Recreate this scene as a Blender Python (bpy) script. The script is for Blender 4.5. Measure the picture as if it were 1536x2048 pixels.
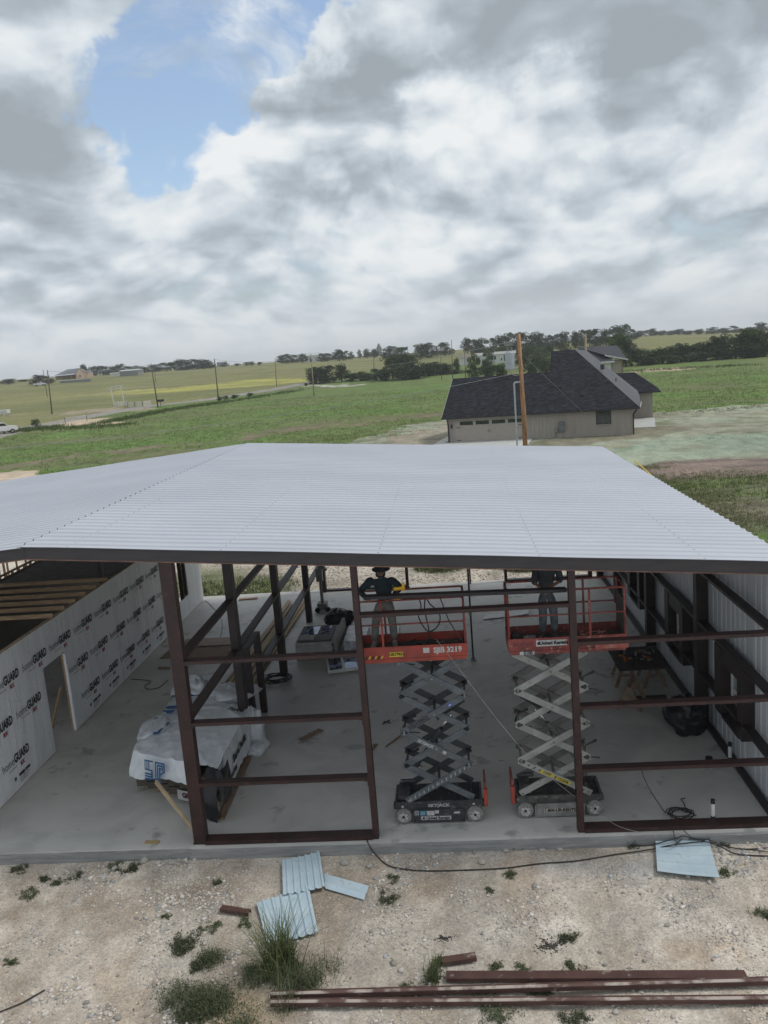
import bpy, math, random
import numpy as np
from mathutils import Vector, Matrix
for o in list(bpy.data.objects): bpy.data.objects.remove(o)
S = bpy.context.scene
COL = S.collection
PI = math.pi
# ------------------------------------------------------------------ camera
CF, CP, CR, CY, CH = 1684.87, 0.1796, -0.0784, 0.0829, 9.2
_f = Vector((-math.sin(CY)*math.cos(CP), math.cos(CY)*math.cos(CP), -math.sin(CP)))
_r0 = Vector((math.cos(CY), math.sin(CY), 0)); _u0 = _r0.cross(_f)
_r = _r0*math.cos(CR)+_u0*math.sin(CR); _u = -_r0*math.sin(CR)+_u0*math.cos(CR)
cd = bpy.data.cameras.new('camera'); cam = bpy.data.objects.new('camera', cd); COL.objects.link(cam)
cd.sensor_fit = 'HORIZONTAL'; cd.sensor_width = 36; cd.lens = CF/1536*36
cd.clip_start = .1; cd.clip_end = 9000
m = Matrix((( _r.x, _u.x, -_f.x, 0), (_r.y, _u.y, -_f.y, 0), (_r.z, _u.z, -_f.z, CH), (0, 0, 0, 1)))
cam.matrix_world = m; S.camera = cam
S.render.resolution_x = 768; S.render.resolution_y = 1024

def rayd(px, py): return _f + _r*((px-768)/CF) + _u*((1024-py)/CF)
def GZ(px, py, z=0.):
    d = rayd(px, py); t = (z-CH)/d.z; return Vector((d.x*t, d.y*t, z))
def AY(px, py, y):
    d = rayd(px, py); t = y/d.y; return Vector((d.x*t, y, CH+d.z*t))
def AX(px, py, x):
    d = rayd(px, py); t = x/d.x; return Vector((x, d.y*t, CH+d.z*t))

# ------------------------------------------------------------------ sun / view
SUN_EL, SUN_AZ = math.radians(56), math.radians(84)    # azimuth clockwise from +Y
sd = bpy.data.lights.new('sun', 'SUN'); sun = bpy.data.objects.new('sun', sd); COL.objects.link(sun)
sd.energy = 1.45; sd.angle = math.radians(12); sd.color = (1, .95, .88)
sv = Vector((math.sin(SUN_AZ)*math.cos(SUN_EL), math.cos(SUN_AZ)*math.cos(SUN_EL), math.sin(SUN_EL)))
sun.rotation_euler = sv.to_track_quat('Z', 'Y').to_euler(); sun.location = (0, 0, 60)
S.view_settings.view_transform = 'Standard'; S.view_settings.look = 'None'
S.view_settings.exposure = .12; S.view_settings.gamma = 1; S.view_settings.use_curve_mapping = False

# ------------------------------------------------------------------ world: nishita sky behind broken cloud
W = bpy.data.worlds.new('World'); S.world = W; W.use_nodes = True
nt = W.node_tree; nt.nodes.clear()
class NB:
    def __init__(s, nt): s.nt = nt
    def n(s, t, **k):
        nd = s.nt.nodes.new(t)
        for a, b in k.items(): setattr(nd, a, b)
        return nd
    def l(s, a, b): s.nt.links.new(a, b)
    def put(s, sock, v):
        if isinstance(v, bpy.types.NodeSocket): s.l(v, sock)
        elif v is not None: sock.default_value = v
    def math(s, op, a, b=None, c=None, clamp=False):
        nd = s.n('ShaderNodeMath', operation=op, use_clamp=clamp)
        s.put(nd.inputs[0], a)
        if b is not None: s.put(nd.inputs[1], b)
        if c is not None: s.put(nd.inputs[2], c)
        return nd.outputs[0]
    def vm(s, op, a, b=None, scale=None):
        nd = s.n('ShaderNodeVectorMath', operation=op)
        s.put(nd.inputs[0], a)
        if b is not None: s.put(nd.inputs[1], b)
        if scale is not None: s.put(nd.inputs['Scale'], scale)
        return nd.outputs['Value'] if op in ('DOT_PRODUCT', 'LENGTH', 'DISTANCE') else nd.outputs['Vector']
    def noise(s, vec, scale, detail=4, rough=.5, dist=0, lac=2.0):
        nd = s.n('ShaderNodeTexNoise'); s.put(nd.inputs['Vector'], vec)
        for k, v in (('Scale', scale), ('Detail', detail), ('Roughness', rough), ('Distortion', dist), ('Lacunarity', lac)): s.put(nd.inputs[k], v)
        return nd.outputs['Fac']
    def mapr(s, v, a, b, c=0., d=1., smooth=True):
        nd = s.n('ShaderNodeMapRange', interpolation_type='SMOOTHSTEP' if smooth else 'LINEAR')
        s.put(nd.inputs[0], v)
        for i, q in enumerate((a, b, c, d)): nd.inputs[i+1].default_value = q
        return nd.outputs[0]
    def mix(s, f, a, b, blend='MIX'):
        nd = s.n('ShaderNodeMix', data_type='RGBA', blend_type=blend)
        s.put(nd.inputs[0], f); s.put(nd.inputs[6], a); s.put(nd.inputs[7], b)
        return nd.outputs[2]
def rgb(c): return (c[0], c[1], c[2], 1.)

# density and shade features of this cloudscape, given as directions (from the photo) with a radius and weight
def dirv(px, py): return rayd(px, py).normalized()
DENS = [(330, 130, 5.5, -0.224), (450, 40, 4.5, -0.224), (560, 35, 3.4, -0.198), (250, 250, 4, -0.224), (190, 150, 3.5, -0.172), (370, 200, 4, -0.172), (610, 70, 2.6, -0.172), (300, 320, 2.6, -0.106),
        (450, 140, 1.3, .22), (330, 270, 2.2, .20), (395, 300, 1.8, .14), (360, 225, 1.2, .14), (20, 60, 7, .2), (120, 20, 5, .1),
        (880, 195, 1.6, -0.092), (1075, 195, 1.5, -0.086), (1085, 385, 1.7, -0.106), (840, 40, 1.5, -0.033), (1150, 180, 1.2, -0.053),
        (620, 220, 4.6, .22), (740, 230, 4, .14), (640, 120, 2.4, .14), (1150, 90, 9, .14), (100, 420, 7, .12), (60, 280, 5, .12), (900, 420, 9, .06), (1400, 350, 8, .08), (500, 260, 2.4, .12)]
SHADE = [(600, 265, 3.6, -0.156), (740, 250, 3, -0.098), (620, 130, 2.6, 0.257), (560, 190, 2.2, 0.140), (940, 255, 3.2, 0.304), (1120, 225, 3.0, 0.304), (1210, 185, 2.0, 0.281), (1040, 320, 2.6, 0.094), (1290, 330, 3, 0.117), (1110, 100, 5, -0.234), (1350, 60, 5, -0.234), (960, 90, 3, -0.156),
         (90, 60, 6, -0.098), (60, 300, 5, 0.000), (120, 470, 5, -0.137), (330, 500, 5, -0.137), (560, 490, 5, -0.078), (1050, 480, 5, -0.117), (1330, 460, 5, -0.078), (420, 590, 4, 0.140), (850, 350, 3, -0.098), (740, 60, 3, -0.137), (760, 570, 4, 0.140), (1300, 250, 2.5, -0.117),
         (200, 640, 6, 0.094), (1480, 200, 3, 0.094), (540, 345, 3, 0.140), (450, 420, 2.5, 0.117), (640, 440, 2.5, 0.140), (240, 420, 2.5, 0.117), (890, 560, 3, 0.164), (1220, 400, 3, 0.070), (1480, 560, 4, 0.117), (380, 370, 2, 0.140)]
B = NB(nt)
tc = B.n('ShaderNodeTexCoord'); D0 = B.vm('NORMALIZE', tc.outputs['Generated'])
def blobs(lst, D):
    acc = None
    for x, y, r, w in lst:
        c = B.vm('DOT_PRODUCT', D, tuple(dirv(x, y)))
        v = B.mapr(c, math.cos(math.radians(r*1.5)), 1., 0., w)
        acc = v if acc is None else B.math('ADD', acc, v)
    return acc
def plane(D, off=0., c0=.42):
    sp = B.n('ShaderNodeSeparateXYZ'); B.l(D, sp.inputs[0])
    z = B.math('ADD', B.math('MAXIMUM', sp.outputs[2], -.02), c0+off)
    cb = B.n('ShaderNodeCombineXYZ'); B.put(cb.inputs[0], B.math('DIVIDE', sp.outputs[0], z)); B.put(cb.inputs[1], B.math('DIVIDE', sp.outputs[1], z))
    return cb.outputs[0], sp.outputs[2]
def billow(P, scale, octs):
    acc = None; tot = 0.; w = 1.
    for i in range(octs):
        n = B.noise(B.vm('ADD', P, (3.7*i, 1.9*i, .7*i)), scale*2**i, 1.5, .5)
        v = B.math('MULTIPLY', B.math('ABSOLUTE', B.math('SUBTRACT', B.math('MULTIPLY', n, 2.), 1.)), w)
        acc = v if acc is None else B.math('ADD', acc, v); tot += w; w *= .46
    return B.math('MULTIPLY', acc, 2.2/tot)
def density(D, off=0., octs=5):
    P, z = plane(D, off)
    wob = B.n('ShaderNodeTexNoise'); B.put(wob.inputs['Vector'], P); wob.inputs['Scale'].default_value = 2.; wob.inputs['Detail'].default_value = 4
    P2 = B.vm('ADD', P, B.vm('SCALE', B.vm('SUBTRACT', wob.outputs['Color'], (.5, .5, .5)), scale=.30))
    n1 = B.noise(B.vm('ADD', P2, (3.1, 7.7, 0)), 1.8, 7, .50)
    bl = billow(P2, 3.0, octs)
    return B.math('ADD', B.math('MULTIPLY', n1, .62), B.math('MULTIPLY', bl, .38)), z
dn, zz = density(D0)
du, _ = density(D0, .026)
dl, _ = density(D0, .075, 3)
wn = B.n('ShaderNodeTexNoise'); B.put(wn.inputs['Vector'], D0); wn.inputs['Scale'].default_value = 11; wn.inputs['Detail'].default_value = 7; wn.inputs['Roughness'].default_value = .6
Dw = B.vm('NORMALIZE', B.vm('ADD', D0, B.vm('SCALE', B.vm('SUBTRACT', wn.outputs['Color'], (.5, .5, .5)), scale=.17)))
bd = blobs(DENS, Dw); bs = blobs(SHADE, Dw)
fine = B.noise(B.vm('MULTIPLY', plane(D0)[0], (1, 1.3, 1)), 9., 7, .62)
dens = B.math('ADD', B.math('ADD', dn, bd), B.math('MULTIPLY', B.math('SUBTRACT', fine, .5), .20))
cover = B.mapr(dens, .20, .42)
edge = B.math('ADD', B.math('MULTIPLY', B.math('SUBTRACT', dn, du), 1.9), B.math('MULTIPLY', B.math('SUBTRACT', dn, dl), 1.75))
lit = B.math('ADD', B.math('ADD', .50, edge), bs)
thick = B.mapr(dens, .34, .75)
lit = B.math('SUBTRACT', lit, B.math('MULTIPLY', B.math('SUBTRACT', thick, .5), .30))
lit = B.math('ADD', lit, B.math('MULTIPLY', B.math('SUBTRACT', fine, .5), .09))
ramp = B.n('ShaderNodeValToRGB'); B.l(lit, ramp.inputs[0])
cr = ramp.color_ramp; cr.elements[0].position = .0; cr.elements[0].color = (.32, .362, .40, 1)
cr.elements[1].position = .96; cr.elements[1].color = (.80, .82, .83, 1)
for p, c in ((.28, (.40, .455, .505)), (.5, (.53, .59, .645)), (.72, (.68, .73, .765))):
    e = cr.elements.new(p); e.color = rgb(c)
hf = B.mapr(zz, .0, .12, .8, 0.)
cloudcol = B.mix(hf, ramp.outputs[0], (.60, .645, .68, 1))
sky = B.n('ShaderNodeTexSky', sky_type='NISHITA'); sky.sun_disc = False
sky.sun_elevation = SUN_EL; sky.sun_rotation = SUN_AZ; sky.air_density = 1.1; sky.dust_density = .8; sky.ozone_density = 2.5
STR = .12
wisp = B.mapr(B.noise(B.vm('ADD', plane(D0)[0], (4, 4, 4)), 4.2, 9, .66, 1.2), .50, .74, 0., .8)
cover = B.math('MAXIMUM', cover, wisp)
cov2 = B.math('MAXIMUM', cover, B.mapr(zz, .04, .2, 1., 0.))
cl = B.vm('SCALE', cloudcol, scale=1/STR)
blue = B.mix(.16, B.vm('SCALE', sky.outputs[0], scale=1.2), (5.2, 5.8, 6.4, 1))
fin = B.mix(cov2, blue, cl)
bg = B.n('ShaderNodeBackground'); B.l(fin, bg.inputs[0]); bg.inputs[1].default_value = STR
wo = B.n('ShaderNodeOutputWorld'); B.l(bg.outputs[0], wo.inputs[0])
W.cycles.sampling_method = 'MANUAL'; W.cycles.sample_map_resolution = 512

# ------------------------------------------------------------------ materials
MATS = {}
def M(name, c1, c2=None, rough=.6, metal=0., scale=3., detail=5, bump=0., bscale=40., lo=.35, hi=.65, stretch=(1, 1, 1), spec=.4, c3=None, s3=20., coord='Object', bstretch=None, dist=0.):
    if name in MATS: return MATS[name]
    mt = bpy.data.materials.new(name); mt.use_nodes = True; MATS[name] = mt
    b = NB(mt.node_tree); bs = mt.node_tree.nodes['Principled BSDF']
    bs.inputs['Roughness'].default_value = rough; bs.inputs['Metallic'].default_value = metal; bs.inputs['Specular IOR Level'].default_value = spec
    t = b.n('ShaderNodeTexCoord'); v = b.vm('MULTIPLY', t.outputs[coord], stretch)
    c2 = c2 or tuple(x*.8 for x in c1)
    n = b.noise(v, scale, detail, .6, dist)
    col = b.mix(b.mapr(n, lo, hi), rgb(c1), rgb(c2))
    if c3:
        n3 = b.noise(b.vm('ADD', v, (5, 3, 1)), s3, 4, .6); col = b.mix(b.mapr(n3, .58, .7), col, rgb(c3))
    b.l(col, bs.inputs['Base Color'])
    if bump:
        v2 = b.vm('MULTIPLY', t.outputs[coord], bstretch or stretch)
        bp = b.n('ShaderNodeBump'); bp.inputs['Strength'].default_value = bump; bp.inputs['Distance'].default_value = .02
        b.l(b.noise(v2, bscale, 5, .6), bp.inputs['Height']); b.l(bp.outputs[0], bs.inputs['Normal'])
    return mt
primer = M('red_oxide_steel', (.046, .020, .018), (.028, .014, .013), rough=.5, scale=2.5, c3=(.06, .03, .026), s3=9, bump=.05)
primer_dk = M('dark_primer_steel', (.035, .024, .024), (.022, .016, .017), rough=.5, scale=2)
rakem = M('brown_trim_steel', (.05, .042, .042), (.036, .032, .034), rough=.45, scale=1.5, stretch=(1, 1, 8))
lipm = M('primer_lip', (.20, .11, .075), (.12, .06, .045), rough=.5)
roofm = M('galvalume_roof', (.54, .552, .595), (.50, .512, .555), rough=.42, metal=.2, scale=.35, stretch=(.6, 1, 1), bump=.03, bscale=3)
sheetm = M('white_wall_sheet', (.60, .62, .64), (.54, .56, .585), rough=.4, scale=1.2, stretch=(1, 4, .5))
wood = M('framing_lumber', (.42, .29, .17), (.28, .185, .11), rough=.75, scale=3, stretch=(1, 1, 6), bump=.1)
woodw = M('weathered_board', (.30, .20, .13), (.19, .13, .09), rough=.8, scale=4, stretch=(5, 1, 1), bump=.1)
woodl = M('pale_lumber', (.55, .43, .28), (.42, .31, .19), rough=.75, scale=5)
deckm = M('roof_deck_panel', (.12, .105, .098), (.085, .075, .07), rough=.8, scale=3)
black = M('black_plastic', (.010, .010, .012), (.018, .018, .02), rough=.35, scale=8, bump=.6, bscale=9)
rubber = M('black_rubber', (.018, .018, .018), (.03, .03, .03), rough=.6)
cablem = M('cable_black', (.025, .024, .023), (.045, .04, .035), rough=.6)
ropem = M('pale_rope', (.42, .40, .36), (.32, .30, .27), rough=.8)
white = M('white_vinyl', (.72, .72, .70), (.64, .64, .62), rough=.4)
glass = M('dark_window_glass', (.03, .035, .045), (.02, .025, .03), rough=.04, spec=1.0)
winblue = M('reflective_window_glass', (.30, .36, .62), (.04, .05, .08), rough=.05, spec=1.0, scale=3.2, detail=1, lo=.48, hi=.5)
redp = M('red_lift_paint', (.36, .058, .036), (.24, .042, .032), rough=.5, scale=3, c3=(.13, .075, .06), s3=10)
redold = M('faded_red_paint', (.27, .06, .05), (.15, .038, .034), rough=.6, scale=4, c3=(.36, .24, .2), s3=14)
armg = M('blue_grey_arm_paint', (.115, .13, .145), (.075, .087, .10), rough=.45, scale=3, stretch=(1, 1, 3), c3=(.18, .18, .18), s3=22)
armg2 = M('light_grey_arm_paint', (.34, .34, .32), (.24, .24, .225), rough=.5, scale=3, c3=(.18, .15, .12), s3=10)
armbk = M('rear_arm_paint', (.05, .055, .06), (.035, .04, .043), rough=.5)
chassm = M('dark_chassis_paint', (.045, .048, .052), (.025, .027, .03), rough=.45, scale=5, c3=(.18, .16, .13), s3=12)
greyp = M('grey_metal_panel', (.26, .26, .25), (.17, .16, .15), rough=.5, scale=5)
chrome = M('chrome_rod', (.7, .7, .7), (.6, .6, .6), rough=.15, metal=1)
tyrem = M('grey_tyre', (.24, .235, .22), (.17, .165, .155), rough=.8, scale=14)
rimm = M('white_rim', (.62, .61, .58), (.40, .38, .35), rough=.5, scale=12)
ink = M('black_print', (.012, .012, .014), (.02, .02, .022), rough=.6)
inkg = M('thin_grey_print', (.10, .10, .11), (.13, .13, .14), rough=.6)
inkred = M('red_print', (.30, .02, .03), (.26, .02, .03), rough=.6)
inkblue = M('blue_print', (.02, .10, .24), (.03, .12, .28), rough=.5)
stick_w = M('white_sticker', (.55, .55, .54), (.36, .35, .34), rough=.6, scale=26)
stick_y = M('yellow_sticker', (.62, .50, .03), (.5, .4, .03), rough=.5, scale=20)
stick_b = M('blue_sticker', (.03, .09, .42), (.03, .08, .35), rough=.5)
yellowp = M('yellow_tool_plastic', (.75, .42, .02), (.6, .33, .02), rough=.4)

# ------------------------------------------------------------------ mesh builder
ORG = {}
class MB:
    def __init__(s): s.v = []; s.f = []; s.m = []
    def add(s, vs, fs, m=0, mat=None):
        k = len(s.v)
        if mat is not None: vs = [mat @ Vector(v) for v in vs]
        s.v += [tuple(v) for v in vs]; s.f += [tuple(i+k for i in f) for f in fs]; s.m += [m]*len(fs)
        return s
    def bx(s, x0, x1, y0, y1, z0, z1, m=0, mat=None):
        vs = [(x, y, z) for z in (z0, z1) for y in (y0, y1) for x in (x0, x1)]
        return s.add(vs, [(0, 2, 3, 1), (4, 5, 7, 6), (0, 1, 5, 4), (2, 6, 7, 3), (0, 4, 6, 2), (1, 3, 7, 5)], m, mat)
    def bar(s, p0, p1, w, h, up=(0, 0, 1), m=0):
        p0 = Vector(p0); p1 = Vector(p1); d = (p1-p0).normalized(); sd_ = d.cross(Vector(up))
        if sd_.length < 1e-4: sd_ = d.cross(Vector((1, 0, 0)))
        sd_.normalize(); u = sd_.cross(d)
        vs = [p+sd_*(a*w/2)+u*(b*h/2) for p in (p0, p1) for a, b in ((-1, -1), (1, -1), (1, 1), (-1, 1))]
        return s.add(vs, [(0, 1, 2, 3), (7, 6, 5, 4), (0, 4, 5, 1), (1, 5, 6, 2), (2, 6, 7, 3), (3, 7, 4, 0)], m)
    def sect(s, prof, p0, p1, up=(0, 0, 1), m=0):       # closed profile [(side, up)] swept p0->p1
        p0 = Vector(p0); p1 = Vector(p1); d = (p1-p0).normalized(); sd_ = d.cross(Vector(up)).normalized(); u = sd_.cross(d)
        n = len(prof); vs = [p+sd_*a+u*b for p in (p0, p1) for a, b in prof]
        fs = [(i, (i+1) % n, (i+1) % n+n, i+n) for i in range(n)]+[tuple(range(n))[::-1], tuple(range(n, 2*n))]
        return s.add(vs, fs, m)
    def tube(s, pts, r, n=6, m=0):
        pts = [Vector(p) for p in pts]; k = len(s.v); rs = r if isinstance(r, (list, tuple)) else [r]*len(pts)
        prev = None
        for i, p in enumerate(pts):
            d = (pts[min(i+1, len(pts)-1)]-pts[max(i-1, 0)]).normalized()
            a = d.cross(Vector((0, 0, 1))) if abs(d.z) < .9 else d.cross(Vector((1, 0, 0)))
            if prev is not None and (prev - d*prev.dot(d)).length > .1: a = prev - d*prev.dot(d)
            a.normalize(); prev = a; b = d.cross(a)
            for j in range(n):
                t = 2*PI*j/n; s.v.append(tuple(p+(a*math.cos(t)+b*math.sin(t))*rs[i]))
        for i in range(len(pts)-1):
            for j in range(n):
                s.f.append((k+i*n+j, k+i*n+(j+1) % n, k+(i+1)*n+(j+1) % n, k+(i+1)*n+j)); s.m.append(m)
        s.f.append(tuple(k+j for j in range(n))[::-1]); s.f.append(tuple(k+(len(pts)-1)*n+j for j in range(n))); s.m += [m, m]
        return s
    def cyl(s, p0, p1, r, n=16, m=0): return s.tube([p0, p1], r, n, m)
    def prism(s, poly, vec, m=0):
        vec = Vector(vec); n = len(poly); vs = [Vector(p) for p in poly]+[Vector(p)+vec for p in poly]
        fs = [tuple(range(n)), tuple(range(n, 2*n))[::-1]]+[(i, i+n, (i+1) % n+n, (i+1) % n) for i in range(n)]
        return s.add(vs, fs, m)
    def text(s, txt, size, mat, m=0, bold=0., ext=.002, align='CENTER', sx=1.):
        vs, fs = text_geo(txt, size, bold, ext, align); return s.add([(v[0]*sx, v[1], v[2]) for v in vs], fs, m, mat)
    def build(s, name, mats, parent=None, smooth=False, org=None, bevel=0):
        o0 = ORG[parent.name] if parent else Vector(org if org is not None else (0, 0, 0))
        if parent is None and org is None and s.v:
            a = np.array(s.v); o0 = Vector(((a[:, 0].min()+a[:, 0].max())/2, (a[:, 1].min()+a[:, 1].max())/2, a[:, 2].min()))
        me = bpy.data.meshes.new(name); me.from_pydata([(v[0]-o0.x, v[1]-o0.y, v[2]-o0.z) for v in s.v], [], s.f)
        if not isinstance(mats, (list, tuple)): mats = [mats]
        for q in mats: me.materials.append(q)
        me.polygons.foreach_set('material_index', s.m)
        if smooth: me.polygons.foreach_set('use_smooth', [True]*len(s.f))
        me.update(); o = bpy.data.objects.new(name, me); COL.objects.link(o)
        if parent: o.parent = parent
        else: o.location = o0
        ORG[o.name] = o0
        if bevel:
            b = o.modifiers.new('b', 'BEVEL'); b.width = bevel; b.segments = 2; b.limit_method = 'ANGLE'
        return o
_TG = {}
def text_geo(txt, size, bold, ext, align):
    k = (txt, size, bold, ext, align)
    if k in _TG: return _TG[k]
    cu = bpy.data.curves.new('t', 'FONT'); cu.body = txt; cu.size = size; cu.offset = bold; cu.extrude = ext; cu.align_x = align; cu.align_y = 'CENTER'; cu.resolution_u = 3
    o = bpy.data.objects.new('t', cu); COL.objects.link(o)
    dg = bpy.context.evaluated_depsgraph_get(); me = bpy.data.meshes.new_from_object(o.evaluated_get(dg))
    r = ([tuple(v.co) for v in me.vertices], [tuple(p.vertices) for p in me.polygons])
    bpy.data.objects.remove(o); bpy.data.curves.remove(cu); bpy.data.meshes.remove(me); _TG[k] = r
    return r
def frame(o, x, y):      # matrix with origin o, x axis, y axis
    x = Vector(x).normalized(); y = Vector(y); y = (y-x*y.dot(x)).normalized(); z = x.cross(y)
    return Matrix(((x.x, y.x, z.x, o[0]), (x.y, y.y, z.y, o[1]), (x.z, y.z, z.z, o[2]), (0, 0, 0, 1)))
def tag(o, label=None, cat=None, group=None, kind=None):
    if label: o['label'] = label
    if cat: o['category'] = cat
    if group: o['group'] = group
    if kind: o['kind'] = kind
    return o
def thing(name, loc, label, cat, group=None):
    o = bpy.data.objects.new(name, None); COL.objects.link(o); o.location = loc; ORG[o.name] = Vector(loc); o.empty_display_size = .2
    return tag(o, label, cat, group)
def dup(root, loc, rz=0., sc=(1, 1, 1), label=None, group=None):
    r = root.copy(); COL.objects.link(r); r.location = loc; r.rotation_euler = (0, 0, rz); r.scale = sc; ORG[r.name] = Vector(loc)
    if label: r['label'] = label
    if group: r['group'] = group
    for ch in list(root.children):
        c = ch.copy(); COL.objects.link(c); c.parent = r
        for g in list(ch.children):
            d = g.copy(); COL.objects.link(d); d.parent = c
    return r

# ------------------------------------------------------------------ numpy value noise + terrain
_rng = np.random.default_rng(7); _T = _rng.random((256, 256))
def vnoise(x, y):
    x = np.asarray(x, float); y = np.asarray(y, float)
    xi = np.floor(x).astype(int); yi = np.floor(y).astype(int); fx = x-xi; fy = y-yi
    fx = fx*fx*(3-2*fx); fy = fy*fy*(3-2*fy)
    a = _T[xi & 255, yi & 255]; b = _T[(xi+1) & 255, yi & 255]; c = _T[xi & 255, (yi+1) & 255]; d = _T[(xi+1) & 255, (yi+1) & 255]
    return (a*(1-fx)+b*fx)*(1-fy)+(c*(1-fx)+d*fx)*fy
def fbm(x, y, o=4):
    s = 0; a = .5
    for i in range(o): s = s+a*vnoise(x*2**i+i*17.3, y*2**i+i*5.1); a *= .5
    return s/(1-.5**o)
def terr(x, y):
    x = np.asarray(x, float); y = np.asarray(y, float)
    z = -.33+0*x
    z = np.where(y < 15.2, -.22-.035*(15.2-y), z)
    d = np.maximum(y-85, 0); z = z+9.2*(1-np.exp(-d/870))
    l = np.maximum(-x-30, 0)*np.clip((y-60)/80, 0, 1); z = z+9*np.tanh(l*.015/9)
    ss = np.clip((y-235)/400, 0, 1); ss = ss*ss*(3-2*ss); rt = np.clip((x/np.maximum(y, 1)-.24)/.12, 0, 1); z = z+6.0*ss*(1-.8*rt)+np.clip((y-600)/2000, 0, 1)*3
    far = np.clip((y-30)/60, 0, 1); z = z+far*(fbm(x/40, y/40, 3)-.5)*.5
    nr = np.clip((14.6-y)/1.2, 0, 1)*.12 + np.clip((y-34.5)/4, 0, 1)*np.clip((90-y)/30, 0, 1)*.2
    z = z+nr*(fbm(x/1.3, y/1.3, 4)-.5)
    return z
def tz(x, y): return float(terr(x, y))
def T(px, py):         # ground point under a photo pixel (hits the real terrain)
    d = rayd(px, py); t = 6.; last = t
    while t < 4000:
        p = d*t
        if CH+p.z < tz(p.x, p.y): break
        last = t; t *= 1.01
    a, b = last, t
    for _ in range(24):
        c = (a+b)/2; p = d*c
        if CH+p.z < tz(p.x, p.y): b = c
        else: a = c
    p = d*((a+b)/2); return Vector((p.x, p.y, tz(p.x, p.y)))
# ------------------------------------------------------------------ ground sheet with its colour zones
def poly_world(pts): return [T(*p) for p in pts]
def inside(px, py, poly):
    c = np.zeros(px.shape, bool); n = len(poly)
    for i in range(n):
        x0, y0 = poly[i][0], poly[i][1]; x1, y1 = poly[(i+1) % n][0], poly[(i+1) % n][1]
        if y0 == y1: continue
        t = ((y0 > py) != (y1 > py)) & (px < (x1-x0)*(py-y0)/(y1-y0)+x0); c ^= t
    return c
def dist_line(px, py, pts):
    d = np.full(px.shape, 1e9)
    for a, b in zip(pts[:-1], pts[1:]):
        ax, ay, bx_, by = a[0], a[1], b[0], b[1]; vx, vy = bx_-ax, by-ay
        t = np.clip(((px-ax)*vx+(py-ay)*vy)/(vx*vx+vy*vy), 0, 1)
        d = np.minimum(d, np.hypot(px-ax-t*vx, py-ay-t*vy))
    return d
ys = [4.]
while ys[-1] < 3200:
    y = ys[-1]; ys.append(y+max(.14, y*.0125 if y < 40 else y*.0095))
ys = np.array(ys); NX = 460
sx_ = np.linspace(-1, 1, NX); sx_ = sx_*(.35+.65*np.abs(sx_))
YY, SX = np.meshgrid(ys, sx_, indexing='ij'); XX = SX*(YY*.95+16)
ZZ = terr(XX, YY)
wx = XX+(fbm(XX/3, YY/3, 3)-.5)*np.clip(YY*.05, .4, 14)
wy = YY+(fbm(XX/3+31, YY/3+9, 3)-.5)*np.clip(YY*.06, .4, 20)
colr = np.zeros(XX.shape+(3,)); A_ = lambda c: np.array(c, float)
def blend(mask, c):
    global colr
    mask = np.clip(mask, 0, 1)[..., None]; colr = colr*(1-mask)+A_(c)*mask
N1 = fbm(XX/9, YY/9, 4); N2 = fbm(XX/2.2+50, YY/2.2, 4); N3 = fbm(XX/40, YY/40+7, 4)
blend(np.ones(XX.shape), (.135, .205, .058))
blend(np.clip((N1-.42)*5, 0, 1)*.75, (.145, .175, .062)); blend(np.clip((N2-.55)*5, 0, 1)*.5, (.07, .105, .03))
blend(np.clip((fbm(XX/30, YY/7, 4)-.52)*7, 0, 1)*.6, (.165, .16, .085))
road_pts = [T(-60, 885), T(0, 868), T(90, 849), T(200, 829), T(300, 812), T(400, 801), T(500, 786), T(560, 777), T(605, 768), T(650, 760)]
xr = np.array([p[0] for p in road_pts]); yr = np.array([p[1] for p in road_pts])
# land beyond the road: olive pasture with a yellow strip blended into its colour
beyond = (YY > np.interp(XX, xr, yr)) & (XX < T(640, 765)[0])
olive = beyond | (YY > 380)
blend(olive*1., (.21, .205, .085)); blend(olive*np.clip((N3-.45)*5, 0, 1)*.8, (.165, .175, .070)); blend(olive*np.clip((fbm(XX/60, YY/14, 4)-.55)*6, 0, 1)*.7, (.24, .22, .12))
yp = poly_world([(215, 783), (330, 777), (420, 769), (500, 759), (620, 757), (618, 764), (520, 771), (400, 781), (300, 788), (220, 789)])
blend(inside(wx, wy, yp)*(.25+.6*np.clip((fbm(XX/25, YY/9, 4)-.35)*3, 0, 1)), (.42, .40, .10)); 
yp2 = poly_world([(0, 800), (120, 789), (260, 783), (260, 787), (120, 797), (0, 808)]); blend(inside(wx, wy, yp2)*.35, (.33, .31, .13))
# sand by the ranch gate and along its lane
blend(inside(wx, wy, poly_world([(110, 826), (225, 815), (262, 818), (300, 815), (298, 822), (215, 822), (115, 830)]))*.85, (.36, .29, .22))
blend(inside(wx, wy, poly_world([(88, 850), (180, 836), (250, 845), (215, 850), (150, 851), (95, 856)]))*1., (.50, .40, .29))
blend(inside(wx, wy, poly_world([(0, 828), (70, 830), (0, 834)]))*.5, (.3, .25, .18))
blend((dist_line(XX, YY, road_pts) < 3.4)*1., (.30, .275, .25))
# vehicle track across the near field
tr = [T(0, 935), T(150, 912), T(330, 893), T(480, 878), T(600, 858), T(760, 843), T(885, 828)]
dtr = dist_line(wx, wy, tr); blend(np.clip(1.6-dtr/1.5, 0, 1)*np.clip((N2-.33)*5, 0, .9), (.21, .165, .12))
tr = [T(500, 868), T(640, 848), T(760, 846)]; blend(np.clip(1.5-dist_line(wx, wy, tr)/1.0, 0, 1)*.6, (.2, .14, .12))
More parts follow.
